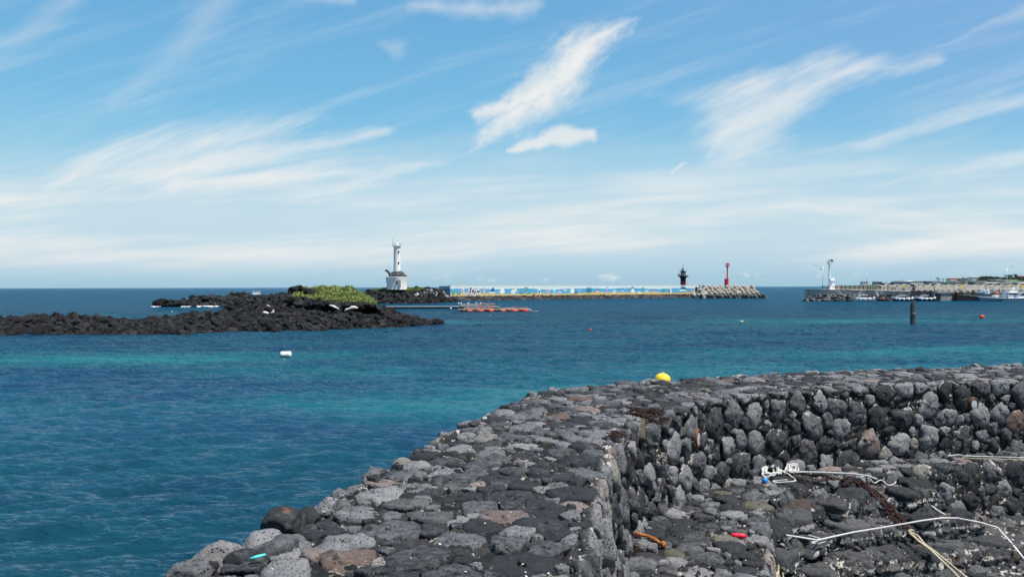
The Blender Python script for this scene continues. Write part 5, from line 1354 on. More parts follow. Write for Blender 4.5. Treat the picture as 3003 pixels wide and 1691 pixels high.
for py in (775.3, 780): 
    b.lathe([(.02, -.19), (.16, -.1), (.19, 0), (.16, .1), (.02, .19)], (mx_+.4, 0, kz(py)), M_['black_paint'], 10)
b.build('topmark', M_['black_paint'], bl)
b = MB(); b.tube([(-5.6*k_, 0, kz(795)), (-5.6*k_, 0, kz(775.5))], .035, M_['steel'], 5); b.build('aerial', M_['steel'], bl)
for x_ in (-9.5, 10.5):
    b = MB(); b.tube([(x_*k_, -1, kz(845)), (x_*k_, -1, kz(811))], .03, M_['paleblue'], 4); b.tube([(x_*k_+.35, -1, kz(845)), (x_*k_+.35, -1, kz(811))], .03, M_['paleblue'], 4)
    if x_ > 0: b.build('ladder', M_['paleblue'], bl)
b = MB(); b.box((-12.5*k_, 0, kz(804.8)), (.5, .5, .9), M_['black_paint']); b.build('lamp_box', M_['black_paint'], bl)
b = MB(); b.box((1*k_, -7.3*k_, kz(802)), (.5, .3, .5), M_['glass']); b.build('window', M_['glass'], bl)
YR = 370; k_ = YR/F; cx_, _ = at(2133, 800, YR)
def kz(py): return at(2133, py, YR)[1]
rl = empty('harbour_light', (cx_, YR, 0), 0, 'slim bright red beacon with a cage top standing on the tetrapod mole', 'beacon')
b = MB(); b.lathe([(6.2*k_, kz(838)), (6.1*k_, kz(819)), (6.4*k_, kz(818.5)), (.5, kz(818.4))], (-2.3*k_, 0, 0), M_['red'], 10, False); b.build('base', M_['red'], rl)
b = MB(); b.lathe([(1.9*k_, kz(820)), (1.7*k_, kz(800)), (1.5*k_, kz(786)), (3*k_, kz(783)), (6.6*k_, kz(781.6)), (6.7*k_, kz(780.8)), (.2, kz(780.7))], (.2*k_, 0, 0), M_['red'], 16); b.build('column', M_['red'], rl)
b = MB()
for k in range(10):
    a = 2*math.pi*k/10; b.tube([(.2*k_+6.4*k_*math.cos(a), 6.4*k_*math.sin(a), kz(781)), (.2*k_+6.4*k_*math.cos(a), 6.4*k_*math.sin(a), kz(772.5))], .05, M_['pinkrail'] if 'pinkrail' in M_ else M_['red'], 5)
for py in (772.5, 776.5): b.tube([(.2*k_+6.4*k_*math.cos(a), 6.4*k_*math.sin(a), kz(py)) for a in np.linspace(0, 2*math.pi, 21)], .05, M_['red'], 5)
b.build('cage_railing', M_['red'], rl)
b = MB()
for k in range(8):
    a = 2*math.pi*k/8; b.tube([(-2.6*k_+5.8*k_*math.cos(a), 5.8*k_*math.sin(a), kz(818.5)), (-2.6*k_+5.8*k_*math.cos(a), 5.8*k_*math.sin(a), kz(814.5))], .05, M_['red'], 5)
b.tube([(-2.6*k_+5.8*k_*math.cos(a), 5.8*k_*math.sin(a), kz(814.5)) for a in np.linspace(0, 2*math.pi, 17)], .05, M_['red'], 5); b.build('base_railing', M_['red'], rl)
b = MB(); b.lathe([(1.5*k_, kz(781)), (1.5*k_, kz(775)), (2.1*k_, kz(774)), (1.6*k_, kz(771)), (.2*k_, kz(770))], (0, 0, 0), M_['turtle'], 12); b.build('lantern', M_['turtle'], rl)
b = MB(); b.box((4.5*k_, 0, kz(774.6)), (.9, .08, 1.0), M_['panel'], Matrix.Rotation(R(-35), 3, 'X')); b.build('solar_panel', M_['panel'], rl)
b = MB(); b.tube([(-6.2*k_, 0, kz(781)), (-6.2*k_, 0, kz(756))], [.05, .02], M_['steel'], 5); b.build('aerial', M_['steel'], rl)
b = MB(); b.tube([(-3.2*k_, 0, kz(819)), (-3.2*k_, 0, kz(786))], .03, M_['red'], 4); b.build('ladder', M_['red'], rl)

# ================================================================== FLOATING DOCK AND RAFT
YD = 192
fd = empty('floating_dock', (0, YD, 0), 0, 'long low floating dock with a pale deck, running out from behind the near reef', 'dock')
x0, _ = at(1120, 900, YD); x1, _ = at(1350, 900, YD); x2, _ = at(1467, 900, YD)
b = MB(); b.box(((x0+x1)/2, 0, .50), (x1-x0, 1.6, .14), M_['deck']); b.build('deck', M_['deck'], fd)
b = MB(); b.prism([(x1, .60), (x1, .98), (x1+2.0, 1.05), (x2-4, .74), (x2, .40), (x2-.4, .25), (x1+1, .45)], -.9, .9, M_['deck']); b.build('ramp', M_['deck'], fd)
b = MB(); b.box(((x1+x2)/2-.3, .1, .12), (x2-x1-.3, 1.5, .34), M_['hull_dark']); b.build('pontoon', M_['hull_dark'], fd)
n_ = 46
for i in range(n_):
    x_ = x0+(x1-x0)*(i+.5)/n_; f = MB(); f.tube([(x_, -.65, .1), (x_, .65, .1)], .19, M_['hull_dark'], 8); f.build('pontoon', M_['hull_dark'], fd)
b = MB()
for px in (1345, 1352, 1373, 1396, 1410): x_, _ = at(px, 900, YD); b.tube([(x_, 0, .9), (x_, 0, 1.35)], .07, M_['white_clean'], 6); b.tube([(x_-.2, 0, 1.32), (x_+.2, 0, 1.32)], .06, M_['white_clean'], 6)
b.build('cleats', M_['white_clean'], fd)
rs = random.Random(5)
def net(name, x0, x1, y, z, m, n, label, hgt=.3, wid=.6):
    b = MB()
    for i in range(n):
        x_ = rs.uniform(x0, x1); yy = y+rs.uniform(-wid, wid); zz_ = z+rs.uniform(0, hgt)*(1-abs((x_-x0)/(x1-x0)-.5))
        d_ = Vector((rs.uniform(-1, 1), rs.uniform(-.5, .5), rs.uniform(-.3, .3))).normalized()*rs.uniform(.2, .5)
        b.tube([Vector((x_, yy, zz_))-d_, Vector((x_, yy, zz_+.08)), Vector((x_, yy, zz_))+d_], rs.uniform(.03, .06), m, 4)
    return tag(b.build(name, m), label, 'net')
xa, _ = at(1400, 897, YD); xb, _ = at(1448, 897, YD)
net('fishing_net', xa, xb, YD-.3, .85, M_['pinknet'], 70, 'faded pink fishing net heaped on the end of the floating dock')
YF = 168
rf = empty('floating_raft', (0, YF, 0), 0, 'fishing raft of orange barrel floats moored in front of the floating dock', 'raft')
def rx(px): return at(px, 905, YF)[0]
for i, px in enumerate([1378, 1411.5, 1443.5, 1475.5, 1511.5, 1543]):
    m = M_['redfloat'] if i == 5 else M_['orange']; x_ = rx(px); L = 1.12; b = MB()
    b.lathe([(.02, -L/2), (.22, -L/2+.02), (.27, -L/2+.08), (.27, -.2), (.25, -.17), (.27, -.14), (.27, .14), (.25, .17), (.27, .2), (.27, L/2-.08), (.22, L/2-.02), (.02, L/2)], (0, 0, 0), m, 14)
    o = b.build('barrel_float', m, rf); o.rotation_euler = (0, R(90), 0); o.location = (x_, -.9, .13)
for i, px in enumerate([1397, 1427, 1459, 1493, 1527]):
    m = M_['redfloat'] if i in (1, 4) else M_['orange']; x_ = rx(px); L = 1.2; b = MB()
    b.lathe([(.02, -L/2), (.24, -L/2+.04), (.27, -L/2+.1), (.27, L/2-.1), (.24, L/2-.04), (.02, L/2)], (0, 0, 0), m, 14)
    o = b.build('barrel_float', m, rf); o.rotation_euler = (0, R(90), 0); o.location = (x_, 1.3, .2)
M_['bleach'] = mat('bleached_timber', (.50, .42, .38), .9, .2, 3)
b = MB(); xl, xr = rx(1346), rx(1560)
for y_ in (-.9, -.45, .1, .8, 1.3): b.tube([(xl, y_, .46), ((xl+xr)/2, y_, .50), (xr-1.2, y_, .46)], .06, M_['bleach'], 6)
for i in range(16): x_ = xl+(xr-xl-1.4)*i/15; b.tube([(x_, -1.1, .53), (x_, 1.5, .53)], .055, M_['bleach'], 6)
b.build('frame', M_['bleach'], rf)
b = MB(); b.tube([(xr-1.2, -.9, .46), (xr-.5, -.9, .52), (xr-.05, -.9, .25), (xr-.05, -.9, -.1)], .05, M_['white_clean'], 6); b.build('tow_bar', M_['white_clean'], rf)
b = MB(); b.prism([(xl-.4, .35), (xl+.1, .05), (xl+1.6, -.2), (xl+1.6, .25), (xl+.2, .45)], -.9, .9, M_['hull_dark']); b.build('bow_float', M_['hull_dark'], rf)
M_['greynet'] = mat('grey_net', (.22, .20, .20), .9, .3, 4)
net('fishing_net', rx(1348), rx(1372), YF-.9, .2, M_['greynet'], 110, 'grey net bundle on the left end of the raft')
net('fishing_net', rx(1452), rx(1468), YF-.9, .25, M_['greynet'], 110, 'dark grey net bundle hanging at the middle of the raft')
net('fishing_net', rx(1362), rx(1440), YF+.2, .5, M_['pinknet'], 90, 'pink net spread over the left half of the raft', .25, 1.1)
net('fishing_net', rx(1478), rx(1545), YF+.2, .5, M_['pinknet'], 80, 'pink net spread over the right half of the raft', .25, 1.1)
b = MB(); q = at(1441, 903, YF); b.prism([(q[0]-.5, .5), (q[0]+.4, .5), (q[0]+.25, 1.0), (q[0], 1.2), (q[0]-.15, .9)], -.4, .3, M_['orange']); tag(b.build('orange_tarp', M_['orange']), 'small orange bundle standing up in the middle of the raft', 'bundle'); C.objects[-1].location = (0, YF, 0)
b = MB(); b.tube([(rx(1562), YF-.9, .1), (rx(1568), YF-1, .05), (rx(1574), YF-1, .05)], .03, M_['cream'], 5); b.lathe([(.02, -.1), (.15, -.06), (.15, .06), (.02, .1)], (rx(1575), YF-1, .05), M_['cream'], 8); tag(b.build('mooring_float', M_['cream']), 'tiny pale float on a line off the right end of the raft', 'float')

# ================================================================== FLOATS IN THE WATER
def buoy(px, py, r, m, label, squash=.75, extra=None, sink=.3, capm=None):
    q = P(px, py, 0); t = empty('buoy', (q.x, q.y, 0), 0, label, 'buoy')
    b = MB(); n = 10; pr = [(r*math.sin(a)+.001, r*squash*(1-math.cos(a))-sink*r) for a in np.linspace(0, math.pi, n)]
    b.lathe(pr, (0, 0, 0), m, 20); b.build('float', m, t)
    b = MB(); zt = r*squash*2-sink*r
    b.tube([(-r*.18, 0, zt-.03*r), (-r*.15, 0, zt+.1*r), (r*.15, 0, zt+.1*r), (r*.18, 0, zt-.03*r)], r*.035, capm or m, 6); b.build('lifting_eye', capm or m, t); return t
M_['mossy'] = mat('mossy_foam', (.10, .16, .10), .9, .3, 8)
t = empty('buoy', tuple(P(838.5, 1044, 0)), 0, 'white barrel float with a green weedy waterline on the open water left of the middle', 'buoy')
b = MB(); b.tube([(-.37, 0, .14), (-.34, 0, .14), (-.12, 0, .14), (-.10, 0, .14), (.10, 0, .14), (.12, 0, .14), (.34, 0, .14), (.37, 0, .14)], [.17, .215, .22, .21, .21, .22, .215, .17], M_['white_clean'], 16); b.build('float', M_['white_clean'], t)
b = MB(); b.tube([(-.36, 0, .03), (.36, 0, .03)], .19, M_['mossy'], 12); b.build('weed_band', M_['mossy'], t)
buoy(1943, 1123, .42, M_['yellow'], 'yellow oval float seen just over the edge of the sea wall', .80, None, .35)
buoy(2879, 933, .38, M_['redfloat'], 'round red buoy near the right edge of the picture', .9, None, .35)
buoy(1731, 969, .16, M_['redfloat'], 'small red float in the middle of the bay', .9, None, .2)
buoy(2175, 945, .24, M_['cream'], 'small pale yellow float on the turquoise water in front of the tetrapods', .7, None, .2)
buoy(1438, 924, .10, M_['cream'], 'tiny pale float just below the raft', .8, None, .2)
buoy(1322, 905, .22, M_['white_clean'], 'small white float against the side of the floating dock', .7, None, .1)
# marker post
q = P(2677, 953, 0); mp = empty('marker_post', (q.x, q.y, 0), 0, 'thick black mooring post standing in the water before the harbour', 'post')
hp = (XZ(2677, 889, q.y)[1]); M_['post'] = mat('weathered_black_post', (.018, .019, .022), .7, .3, 2, .5, 12, col2=(.05, .05, .055))
b = MB(); b.lathe([(.33, -1), (.33, .5), (.315, .55), (.31, hp*.55), (.325, hp*.6), (.305, hp*.63), (.30, hp-.05), (.27, hp)], (0, 0, 0), M_['post'], 20); b.build('pile', M_['post'], mp)
b = MB(); b.lathe([(.16, hp), (.19, hp+.1), (.12, hp+.22), (.05, hp+.30)], (0, 0, 0), M_['dark'], 12); b.build('cap', M_['dark'], mp)
b = MB()
rs_ = random.Random(3)
for i in range(16):
    a = rs_.uniform(-2.6, -.5); z_ = hp*.56+rs_.uniform(-.16, .12); b.box((.318*math.cos(a), .318*math.sin(a), z_), (.06, .03, rs_.uniform(.03, .14)), M_['concrete'], Matrix.Rotation(a+math.pi/2, 3, 'Z'))
b.build('bird_droppings', M_['concrete'], mp)

# ================================================================== HARBOUR PIER
YP = 279.0
def hz(px, py, Y=YP): return at(px, py, Y)
def HX(px, Y=YP): return at(px, 850, Y)[0]
def HZ(px, py, Y=YP): return at(px, py, Y)[1]
t = empty('harbour_pier', (0, 0, 0), 0, 'grey concrete harbour pier with a quay face and a pale parapet wall', 'pier')
# head: curved end wall on the riprap (top follows 848.4 -> 852.9)
def strip(name, plan, z0s, z1s, m, parent, thick=None, back=12.0):
    """wall along plan [(x,y)], bottoms and tops; with a flat top going back"""
    b = MB(); n = len(plan); vs_ = []
    for (x_, y_), z0_, z1_ in zip(plan, z0s, z1s): vs_ += [(x_, y_, z0_), (x_, y_, z1_), (x_, y_+back, z1_), (x_, y_+back, z0_)]
    fs = []
    for i in range(n-1):
        a = i*4; c = a+4; fs += [(a, c, c+1, a+1), (a+1, c+1, c+2, a+2), (a+2, c+2, c+3, a+3)]
    fs += [(0, 1, 2, 3), ((n-1)*4, (n-1)*4+3, (n-1)*4+2, (n-1)*4+1)]
    b.add(vs_, fs, m); return b.build(name, m, parent)
pl = [(2400.5, 848.4, 289), (2404, 848.4, 286), (2420, 848.3, 284.5), (2460, 848.4, 284), (2539, 849.7, 283), (2600, 851.6, 281), (2630, 852.7, 280), (2669, 853.0, 280)]
strip('head_wall', [(at(a, 850, y)[0], y) for a, _, y in pl], [0.6]*8, [at(a, p_, y)[1] for a, p_, y in pl], M_['quay'], t, back=14)
b = MB()
for (a, p_, y), (a2, p2, y2) in zip(pl[1:], pl[2:]):
    q0 = Vector((at(a, p_, y)[0], y-.12, at(a, p_, y)[1]-.08)); q1 = Vector((at(a2, p2, y2)[0], y2-.12, at(a2, p2, y2)[1]-.08)); b.tube([q0, q1], .16, M_['deck'], 4)
b.build('coping', M_['deck'], t)
qz = [HZ(px, py) for px, py in ((2669, 853), (2740, 853.6), (2800, 853.6), (2900, 853.8), (3003, 854), (3100, 854))]
strip('quay_wall', [(HX(p_, y_), y_) for p_, y_ in ((2667, 282), (2741, 280))], [-2]*2, qz[:2], mat('shaded_recess_concrete', (.06, .06, .065), .9, .3, .4, .4, 3), t, back=14)  # recessed stretch, its shade put into the concrete colour
strip('quay_wall', [(HX(p_, y_), y_) for p_, y_ in ((2741.5, 278), (2800, 278), (2900, 278), (3003, 278), (3160, 278))], [-2]*5, [z-.02 for z in qz[1:]], M_['quay'], t, back=14)
b = MB(); b.box(((HX(2742)+HX(3160))/2, 278-.02, HZ(2850, 856)), (HX(3160)-HX(2742), .5, .55), M_['deck']); b.build('coping', M_['deck'], t)
b = MB(); b.box(((HX(2742)+HX(3160))/2, 277.96, HZ(2850, 863)), (HX(3160)-HX(2742), .1, .10), M_['dark']); b.build('joint_line', M_['dark'], t)
b = MB()
for x_ in np.arange(HX(2672), HX(3100), 2.05): b.box((x_, 277.9, HZ(2800, 851.8)), (1.15, .35, .28), M_['hull_dark'])
b.build('kerb_slots', M_['hull_dark'], t)
# parapet wall
YW = 292.0
def W(px, py): return at(px, py, YW)
segs = [(2583, 2674), (2683, 2737), (2741, 2868), (2870, 3160)]
for a, c in segs:
    b = MB(); x0_, x1_ = W(a, 0)[0], W(c, 0)[0]; z1_ = W((a+c)/2, 838.2)[1] if a > 2600 else W(2640, 838.6)[1]
    if a < 2600: b.prism([(x0_+3, 2.5), (x1_, 2.5), (x1_, z1_), (W(2592, 0)[0], z1_), (x0_, z1_-1.2)], YW, YW+1.5, M_['concrete'])
    else: b.box(((x0_+x1_)/2, YW+.75, (2.5+z1_)/2), (x1_-x0_, 1.5, z1_-2.5), M_['concrete'])
    b.build('parapet', M_['concrete'], t)
for px in (2678.5, 2739):
    b = MB(); x_ = W(px, 0)[0]; b.box((x_, YW+1.2, W(px, 841)[1]), (1.05 if px < 2700 else .5, .5, 2.0), M_['riprap']); b.build('gap_panel', M_['riprap'], t)
# railing along the quay road further right
b = MB()
for px in range(2826, 3120, 6):
    x_ = W(px, 0)[0]; b.tube([(x_, YW-4, W(px, 853)[1]-.3), (x_, YW-4, W(px, 845.5)[1])], .05, M_['steel'], 5)
for py in (845.5, 849): b.tube([(W(2826, 0)[0], YW-4, W(2826, py)[1]), (W(3120, 0)[0], YW-4, W(3120, py-.7)[1])], .04, M_['steel'], 5)
tag(b.build('guard_rail', M_['steel']), 'thin grey guard rail on the harbour pier behind the fishing boats', 'railing')
# the two-legs-up tetrapods whose arms make a zigzag above the parapet
for i, px in enumerate(np.arange(2590, 3130, 26)):
    if 2674 < px < 2684 or 2736 < px < 2742: continue
    q = D(px, 842.6+rs.uniform(-.6, .6), YW+3.0)
    o_ = tetra(q, 1.95, (R(90)+.1*rs.uniform(-1, 1), .08*rs.uniform(-1, 1), 0), 'pale tetrapod whose arms stick up over the pier parapet', 'tetrapods behind the pier parapet'); o_.data = tslim; o_.rotation_euler.rotate_axis('Z', R(30)+rs.uniform(-.08, .08))
# dark post and rail fence on the pier head
ft = empty('pier_fence', (0, 0, 0), 0, 'dark brown post and rail fence round the head of the harbour pier', 'fence')
fp = [(2411, 847.6), (2429, 847.8), (2443, 847.8), (2467, 847.2), (2479, 847), (2493, 847), (2506, 847.2), (2519, 847.4), (2532, 848), (2545, 848.4), (2553, 848.6), (2560, 849), (2568, 849), (2582, 849.6), (2592, 850.4), (2604, 851), (2617, 851.6), (2625, 852)]
YQ = 286.0; tops = []
for px, py in fp:
    x_, z0_ = at(px, py, YQ); z1_ = z0_+1.22; tops.append((x_, z0_)); b = MB(); b.box((x_, YQ, (z0_+z1_)/2), (.28 if 2466 < px < 2560 else .2, .2, z1_-z0_), M_['brown']); b.build('post', M_['brown'], ft)
for f in (.35, .68, .98):
    b = MB(); b.tube([(x_, YQ, z_+1.2*f) for x_, z_ in tops], .055, M_['brown'], 5); b.build('rail', M_['brown'], ft)
# white light
YH = 290.0; k_ = YH/F; cx_ = at(2437, 800, YH)[0]
def kz(py): return at(2437, py, YH)[1]
wl = empty('harbour_light', (cx_, YH, 0), 0, 'slender white light with solar panels on the head of the harbour pier', 'beacon')
b = MB(); b.lathe([(11*k_, kz(849)), (10*k_, kz(847.4)), (8.5*k_, kz(847)), (8.3*k_, kz(824)), (8.8*k_, kz(823.5)), (8.8*k_, kz(822)), (8.3*k_, kz(821.5)), (8.3*k_, kz(818)), (.3, kz(817.8))], (1*k_, 0, 0), M_['white_clean'], 28); b.build('base', M_['white_clean'], wl)
b = MB()
for k in range(12):
    a = 2*math.pi*k/12; b.tube([(k_+8.3*k_*math.cos(a), 8.3*k_*math.sin(a), kz(818)), (k_+8.3*k_*math.cos(a), 8.3*k_*math.sin(a), kz(814))], .05, M_['white_clean'], 5)
for py in (814, 816): b.tube([(k_+8.3*k_*math.cos(a), 8.3*k_*math.sin(a), kz(py)) for a in np.linspace(0, 2*math.pi, 21)], .045, M_['white_clean'], 5)
b.build('base_railing', M_['white_clean'], wl)
b = MB(); b.lathe([(3.2*k_, kz(820)), (2.6*k_, kz(800)), (2.1*k_, kz(778)), (3*k_, kz(776)), (7.6*k_, kz(773.4)), (7.8*k_, kz(772.6)), (.2, kz(772.5))], (-4.8*k_, 0, 0), M_['white_clean'], 16); b.build('column', M_['white_clean'], wl)
b = MB()
for k in range(10):
    a = 2*math.pi*k/10; b.tube([(-4.8*k_+7.4*k_*math.cos(a), 7.4*k_*math.sin(a), kz(773)), (-4.8*k_+7.4*k_*math.cos(a), 7.4*k_*math.sin(a), kz(766))], .035, M_['steel'], 5)
b.tube([(-4.8*k_+7.4*k_*math.cos(a), 7.4*k_*math.sin(a), kz(766)) for a in np.linspace(0, 2*math.pi, 21)], .03, M_['steel'], 5); b.build('railing', M_['steel'], wl)
b = MB(); b.lathe([(1.8*k_, kz(773)), (1.6*k_, kz(766)), (2*k_, kz(765)), (1.3*k_, kz(762.5)), (.3*k_, kz(758.5))], (-6.5*k_, 0, 0), M_['steel'], 12); b.build('lantern', M_['steel'], wl)
for x_ in (-1.2, 3.0):
    b = MB(); b.box((x_*k_, -.4, kz(764)), (.46, .06, 1.05), M_['panel'], Matrix.Rotation(R(-22), 3, 'Y')@Matrix.Rotation(R(-35), 3, 'X')); b.build('solar_panel', M_['panel'], wl)
b = MB(); b.tube([(2.2*k_, 0, kz(773)), (2*k_, 0, kz(766))], .06, M_['steel'], 5); b.build('panel_bracket', M_['steel'], wl)
# street lamps
def lamp(px, y0, y1, armx, army, low, Y, label):
    x_, z0_ = at(px, y0, Y); z1_ = at(px, y1, Y)[1]; t = empty('street_lamp', (x_, Y, z0_), 0, label, 'street lamp')
    b = MB(); b.tube([(0, 0, -.3), (0, 0, .6), (0, 0, z1_-z0_)], [.14, .11, .07], M_['steel'], 8); b.build('pole', M_['steel'], t)
    ax_, az_ = at(armx, army, Y); ax_ -= x_; az_ -= z0_; b = MB(); b.tube([(0, 0, z1_-z0_-.02), (ax_*.3, 0, z1_-z0_+(az_-(z1_-z0_))*.6), (ax_*.7, 0, az_)], .055, M_['steel'], 6); b.build('arm', M_['steel'], t)
    b = MB(); b.box((ax_*.85, 0, az_), (abs(ax_)*.36, .3, .14), M_['steel']); b.build('lamp_head', M_['steel'], t)
    if low:
        b = MB(); lx, lz_ = at(low[0], low[1], Y); b.tube([(0, 0, lz_-z0_-.8), ((lx-x_)*.3, 0, lz_-z0_-.1), (lx-x_, 0, lz_-z0_)], .05, M_['steel'], 5); b.box((lx-x_, 0, lz_-z0_), (.5, .4, .3), M_['turtle']); b.build('flood_lamp', M_['turtle'], t)
lamp(2413, 840, 780, 2387, 778.6, (2407, 787.5), 288, 'grey street lamp left of the white light on the pier head')
lamp(2953, 846, 784.5, 2969, 781.2, None, 290, 'tall pale street lamp on the pier above the blue fishing boat')
# orange lifebuoy post, yellow signs
x_, z_ = at(2462.5, 847, 288); t = empty('lifebuoy_box', (x_, 288, z_), 0, 'orange and white lifebuoy cabinet behind the fence of the pier head', 'cabinet')
b = MB(); b.box((0, 0, .5), (.85, .5, .95), M_['white_clean']); b.build('cabinet', M_['white_clean'], t); b = MB(); b.box((0, 0, 1.12), (.95, .6, .28), M_['orange']); b.box((0, -.27, .45), (.5, .04, .45), M_['orange']); b.build('lid', M_['orange'], t)
for px, lab in ((2654, 'yellow warning sign on the parapet, nearest to the pier head'), (2817, 'yellow warning sign on the parapet behind the tyres'), (2998, 'yellow warning sign on the parapet at the right frame edge')):
    x_, z_ = at(px, 845, YW-.3); t = empty('warning_sign', (x_, YW-.3, z_), 0, lab, 'sign', 'yellow signs on the pier parapet')
    b = MB(); b.tube([(0, 0, -.5), (0, 0, .6)], .05, M_['steel'], 6); b.build('post', M_['steel'], t)
    b = MB(); b.prism([(-.28, .2), (.28, .2), (.28, .5), (.5, .62), (.3, .8), (.26, 1.15), (-.1, 1.28), (-.34, 1.0), (-.3, .6)], -.06, .06, M_['signyellow']); b.build('panel', M_['signyellow'], t)
# fenders and tyres
def tyre(px, py, r, label):
    x_, z_ = at(px, py, 277.4); b = MB(); n = 20; ring = []
    V = []; Fs = []
    for i in range(n):
        a = 2*math.pi*i/n
        for j in range(8):
            c = 2*math.pi*j/8; q = r*.72+r*.28*math.cos(c); V.append((q*math.cos(a), r*.26*math.sin(c), q*math.sin(a)))
    for i in range(n):
        for j in range(8): Fs.append((i*8+j, i*8+(j+1) % 8, ((i+1) % n)*8+(j+1) % 8, ((i+1) % n)*8+j))
    b.add(V, Fs, M_['tyre'], True); o = b.build('tyre', M_['tyre'], None, (x_, 277.5, z_)); tag(o, label, 'tyre', 'tyres hung on the quay face')
    return o
for px, py, lab in ((2804, 860.5, 'leftmost black tyre hung on the quay above the dark barge'), (2819.5, 859, 'second tyre from the left on the quay above the dark barge'), (2839.5, 859.5, 'third tyre from the left on the quay above the dark barge'), (2855.5, 858, 'rightmost tyre on the quay, next to the bow of the blue boat')):
    tyre(px, py, .64, lab)
b = MB(); x_, z_ = at(2752, 870, 277.3); b.prism([(x_-.75, -.3), (x_-.75, 1.6), (x_-.6, 2.3), (x_-.2, 2.7), (x_+.3, 2.6), (x_+.6, 2.2), (x_+.75, -.3)], 277.2, 277.96, M_['tyre']); tag(b.build('rubber_fender', M_['tyre']), 'tall dark arched rubber fender on the quay face right of the three motorboats', 'fender')
# mooring lines
def line(a, c, Ya, Yc, sag, label, r=.035):
    p0 = D(*a, Ya); p1 = D(*c, Yc); pts = [p0.lerp(p1, i/10)-Vector((0, 0, sag*4*(i/10)*(1-i/10))) for i in range(11)]
    b = MB(); b.tube(pts, r, M_['rope'], 5); tag(b.build('mooring_line', M_['rope']), label, 'mooring line', 'mooring lines on the pier head')
for i, (a, c) in enumerate((((2458, 848), (2491, 880)), ((2470, 848), (2500, 864)), ((2527, 849.5), (2517, 864)), ((2566, 850), (2576, 868)), ((2572, 850), (2577, 868)), ((2448, 848.5), (2484, 868)), ((2580, 852), (2598, 866)))):
    line(a, c, 282.5, 274, .25, ['pale mooring line from the white light down to the waterline', 'pale mooring line from the fence to the bow of the white cabin boat', 'short steep line from the pier to the roof of the white cabin boat', 'left of the two steep lines above the small brown boat', 'right of the two steep lines above the small brown boat', 'leftmost pale line lying over the armour rocks', 'pale line slanting right towards the middle motorboat'][i])
# armour rocks
def put_rocks():
    rs = np.random.RandomState(77); k = 0
    for row, (py0, s) in enumerate(((879, 1.25), (872, 1.2), (865, 1.15), (859.5, .9))):
        for px in np.arange(2356+row*13, 2672, 10.5):
            px_ = px+rs.uniform(-2.5, 2.5); top_ = np.interp(px_, [2352, 2375, 2400], [881, 871, 861])
            if py0 < top_: continue
            Y = 274.0+row*2.1; x_, z_ = at(px_, py0+rs.uniform(-1, 1), Y); o = bpy.data.objects.new('armour_rock', PM[rs.randint(len(PM))]); C.objects.link(o)
            o.location = (x_, Y, z_-.1); f = s*rs.uniform(.55, .8); o.scale = (f*1.45, f, f*.8); o.rotation_euler = (rs.uniform(-.3, .3), rs.uniform(-.45, .45), rs.uniform(0, 6.3))
            o.material_slots[0].link = 'OBJECT'; o.material_slots[0].material = M_['riprap']
            tag(o, 'grey armour rock on the bank at the head of the harbour pier', 'rock', 'armour rocks at the pier head')
put_rocks()

# ================================================================== BOATS
def hull_mesh(b, L, Bm, H, bow=.8, m=None, m2=None, sheer=.35, n=14, stern=.85, band=None, flare=.75):
    """bow at -x; returns the deck height function"""
    def st(t): return Bm/2*(min(1, (t/.42))**.62 if t < .42 else 1-(1-stern)*((t-.42)/.58)**2)
    def zt(t): return H*(1+sheer*(1-t/.55)**2) if t < .55 else H*(1+.05*((t-.55)/.45)**2)
    secs = []
    for i in range(n):
        t = i/(n-1); w_ = max(st(t), .02); x_ = -L/2+L*t; zt_ = zt(t); rake = bow*(1-t)**3
        secs.append([(x_-rake*0+rake*(0.9), 0, -.35), (x_+rake*.7, -w_*flare*.6, -.2), (x_+rake*.35, -w_*flare, zt_*.45), (x_+rake*.1, -w_*.97, zt_*.80), (x_, -w_, zt_)])
    vs_ = []; fs = []; fb = []
    for s in secs: vs_ += s+[(x, -y, z) for x, y, z in s[1:]]
    for i in range(n-1):
        a, c = i*9, (i+1)*9
        for j in range(4):
            (fb if (band and j == 3) else fs).append((a+j, c+j, c+j+1, a+j+1))
            j0 = 0 if j == 0 else 4+j; (fb if (band and j == 3) else fs).append((a+j0, a+5+j, c+5+j, c+j0))
    e = (n-1)*9; fs.append((e, e+1, e+2, e+3, e+4, e+8, e+7, e+6, e+5))
    b.add(vs_, fs, m, True)
    if fb: b.add(vs_, fb, band, True)
    # deck a little below the gunwale
    dk = []
    for i in range(n-1):
        a, c = secs[i], secs[i+1]; dz_ = .12
        dk.append(((a[4][0], a[4][1]*.97, a[4][2]-dz_), (c[4][0], c[4][1]*.97, c[4][2]-dz_), (c[4][0], -c[4][1]*.97, c[4][2]-dz_), (a[4][0], -a[4][1]*.97, a[4][2]-dz_)))
    for q in dk: b.add(q, [(0, 1, 2, 3)], m2 or m)
    for i in range(n-1):
        a, c = secs[i], secs[i+1]
        for s in (1, -1): b.tube([(a[4][0], a[4][1]*s, a[4][2]), (c[4][0], c[4][1]*s, c[4][2])], .05, m2 or m, 5)
    return zt
def rail(b, pts, h, r, m, every=1):
    b.tube([(x, y, z+h) for x, y, z in pts], r, m, 5)
    for x, y, z in pts[::every]: b.tube([(x, y, z), (x, y, z+h)], r, m, 5)
def boat_at(px, Y, label, rz=0.0): return empty('motorboat', (at(px, 880, Y)[0], Y, 0), rz, label, 'boat')
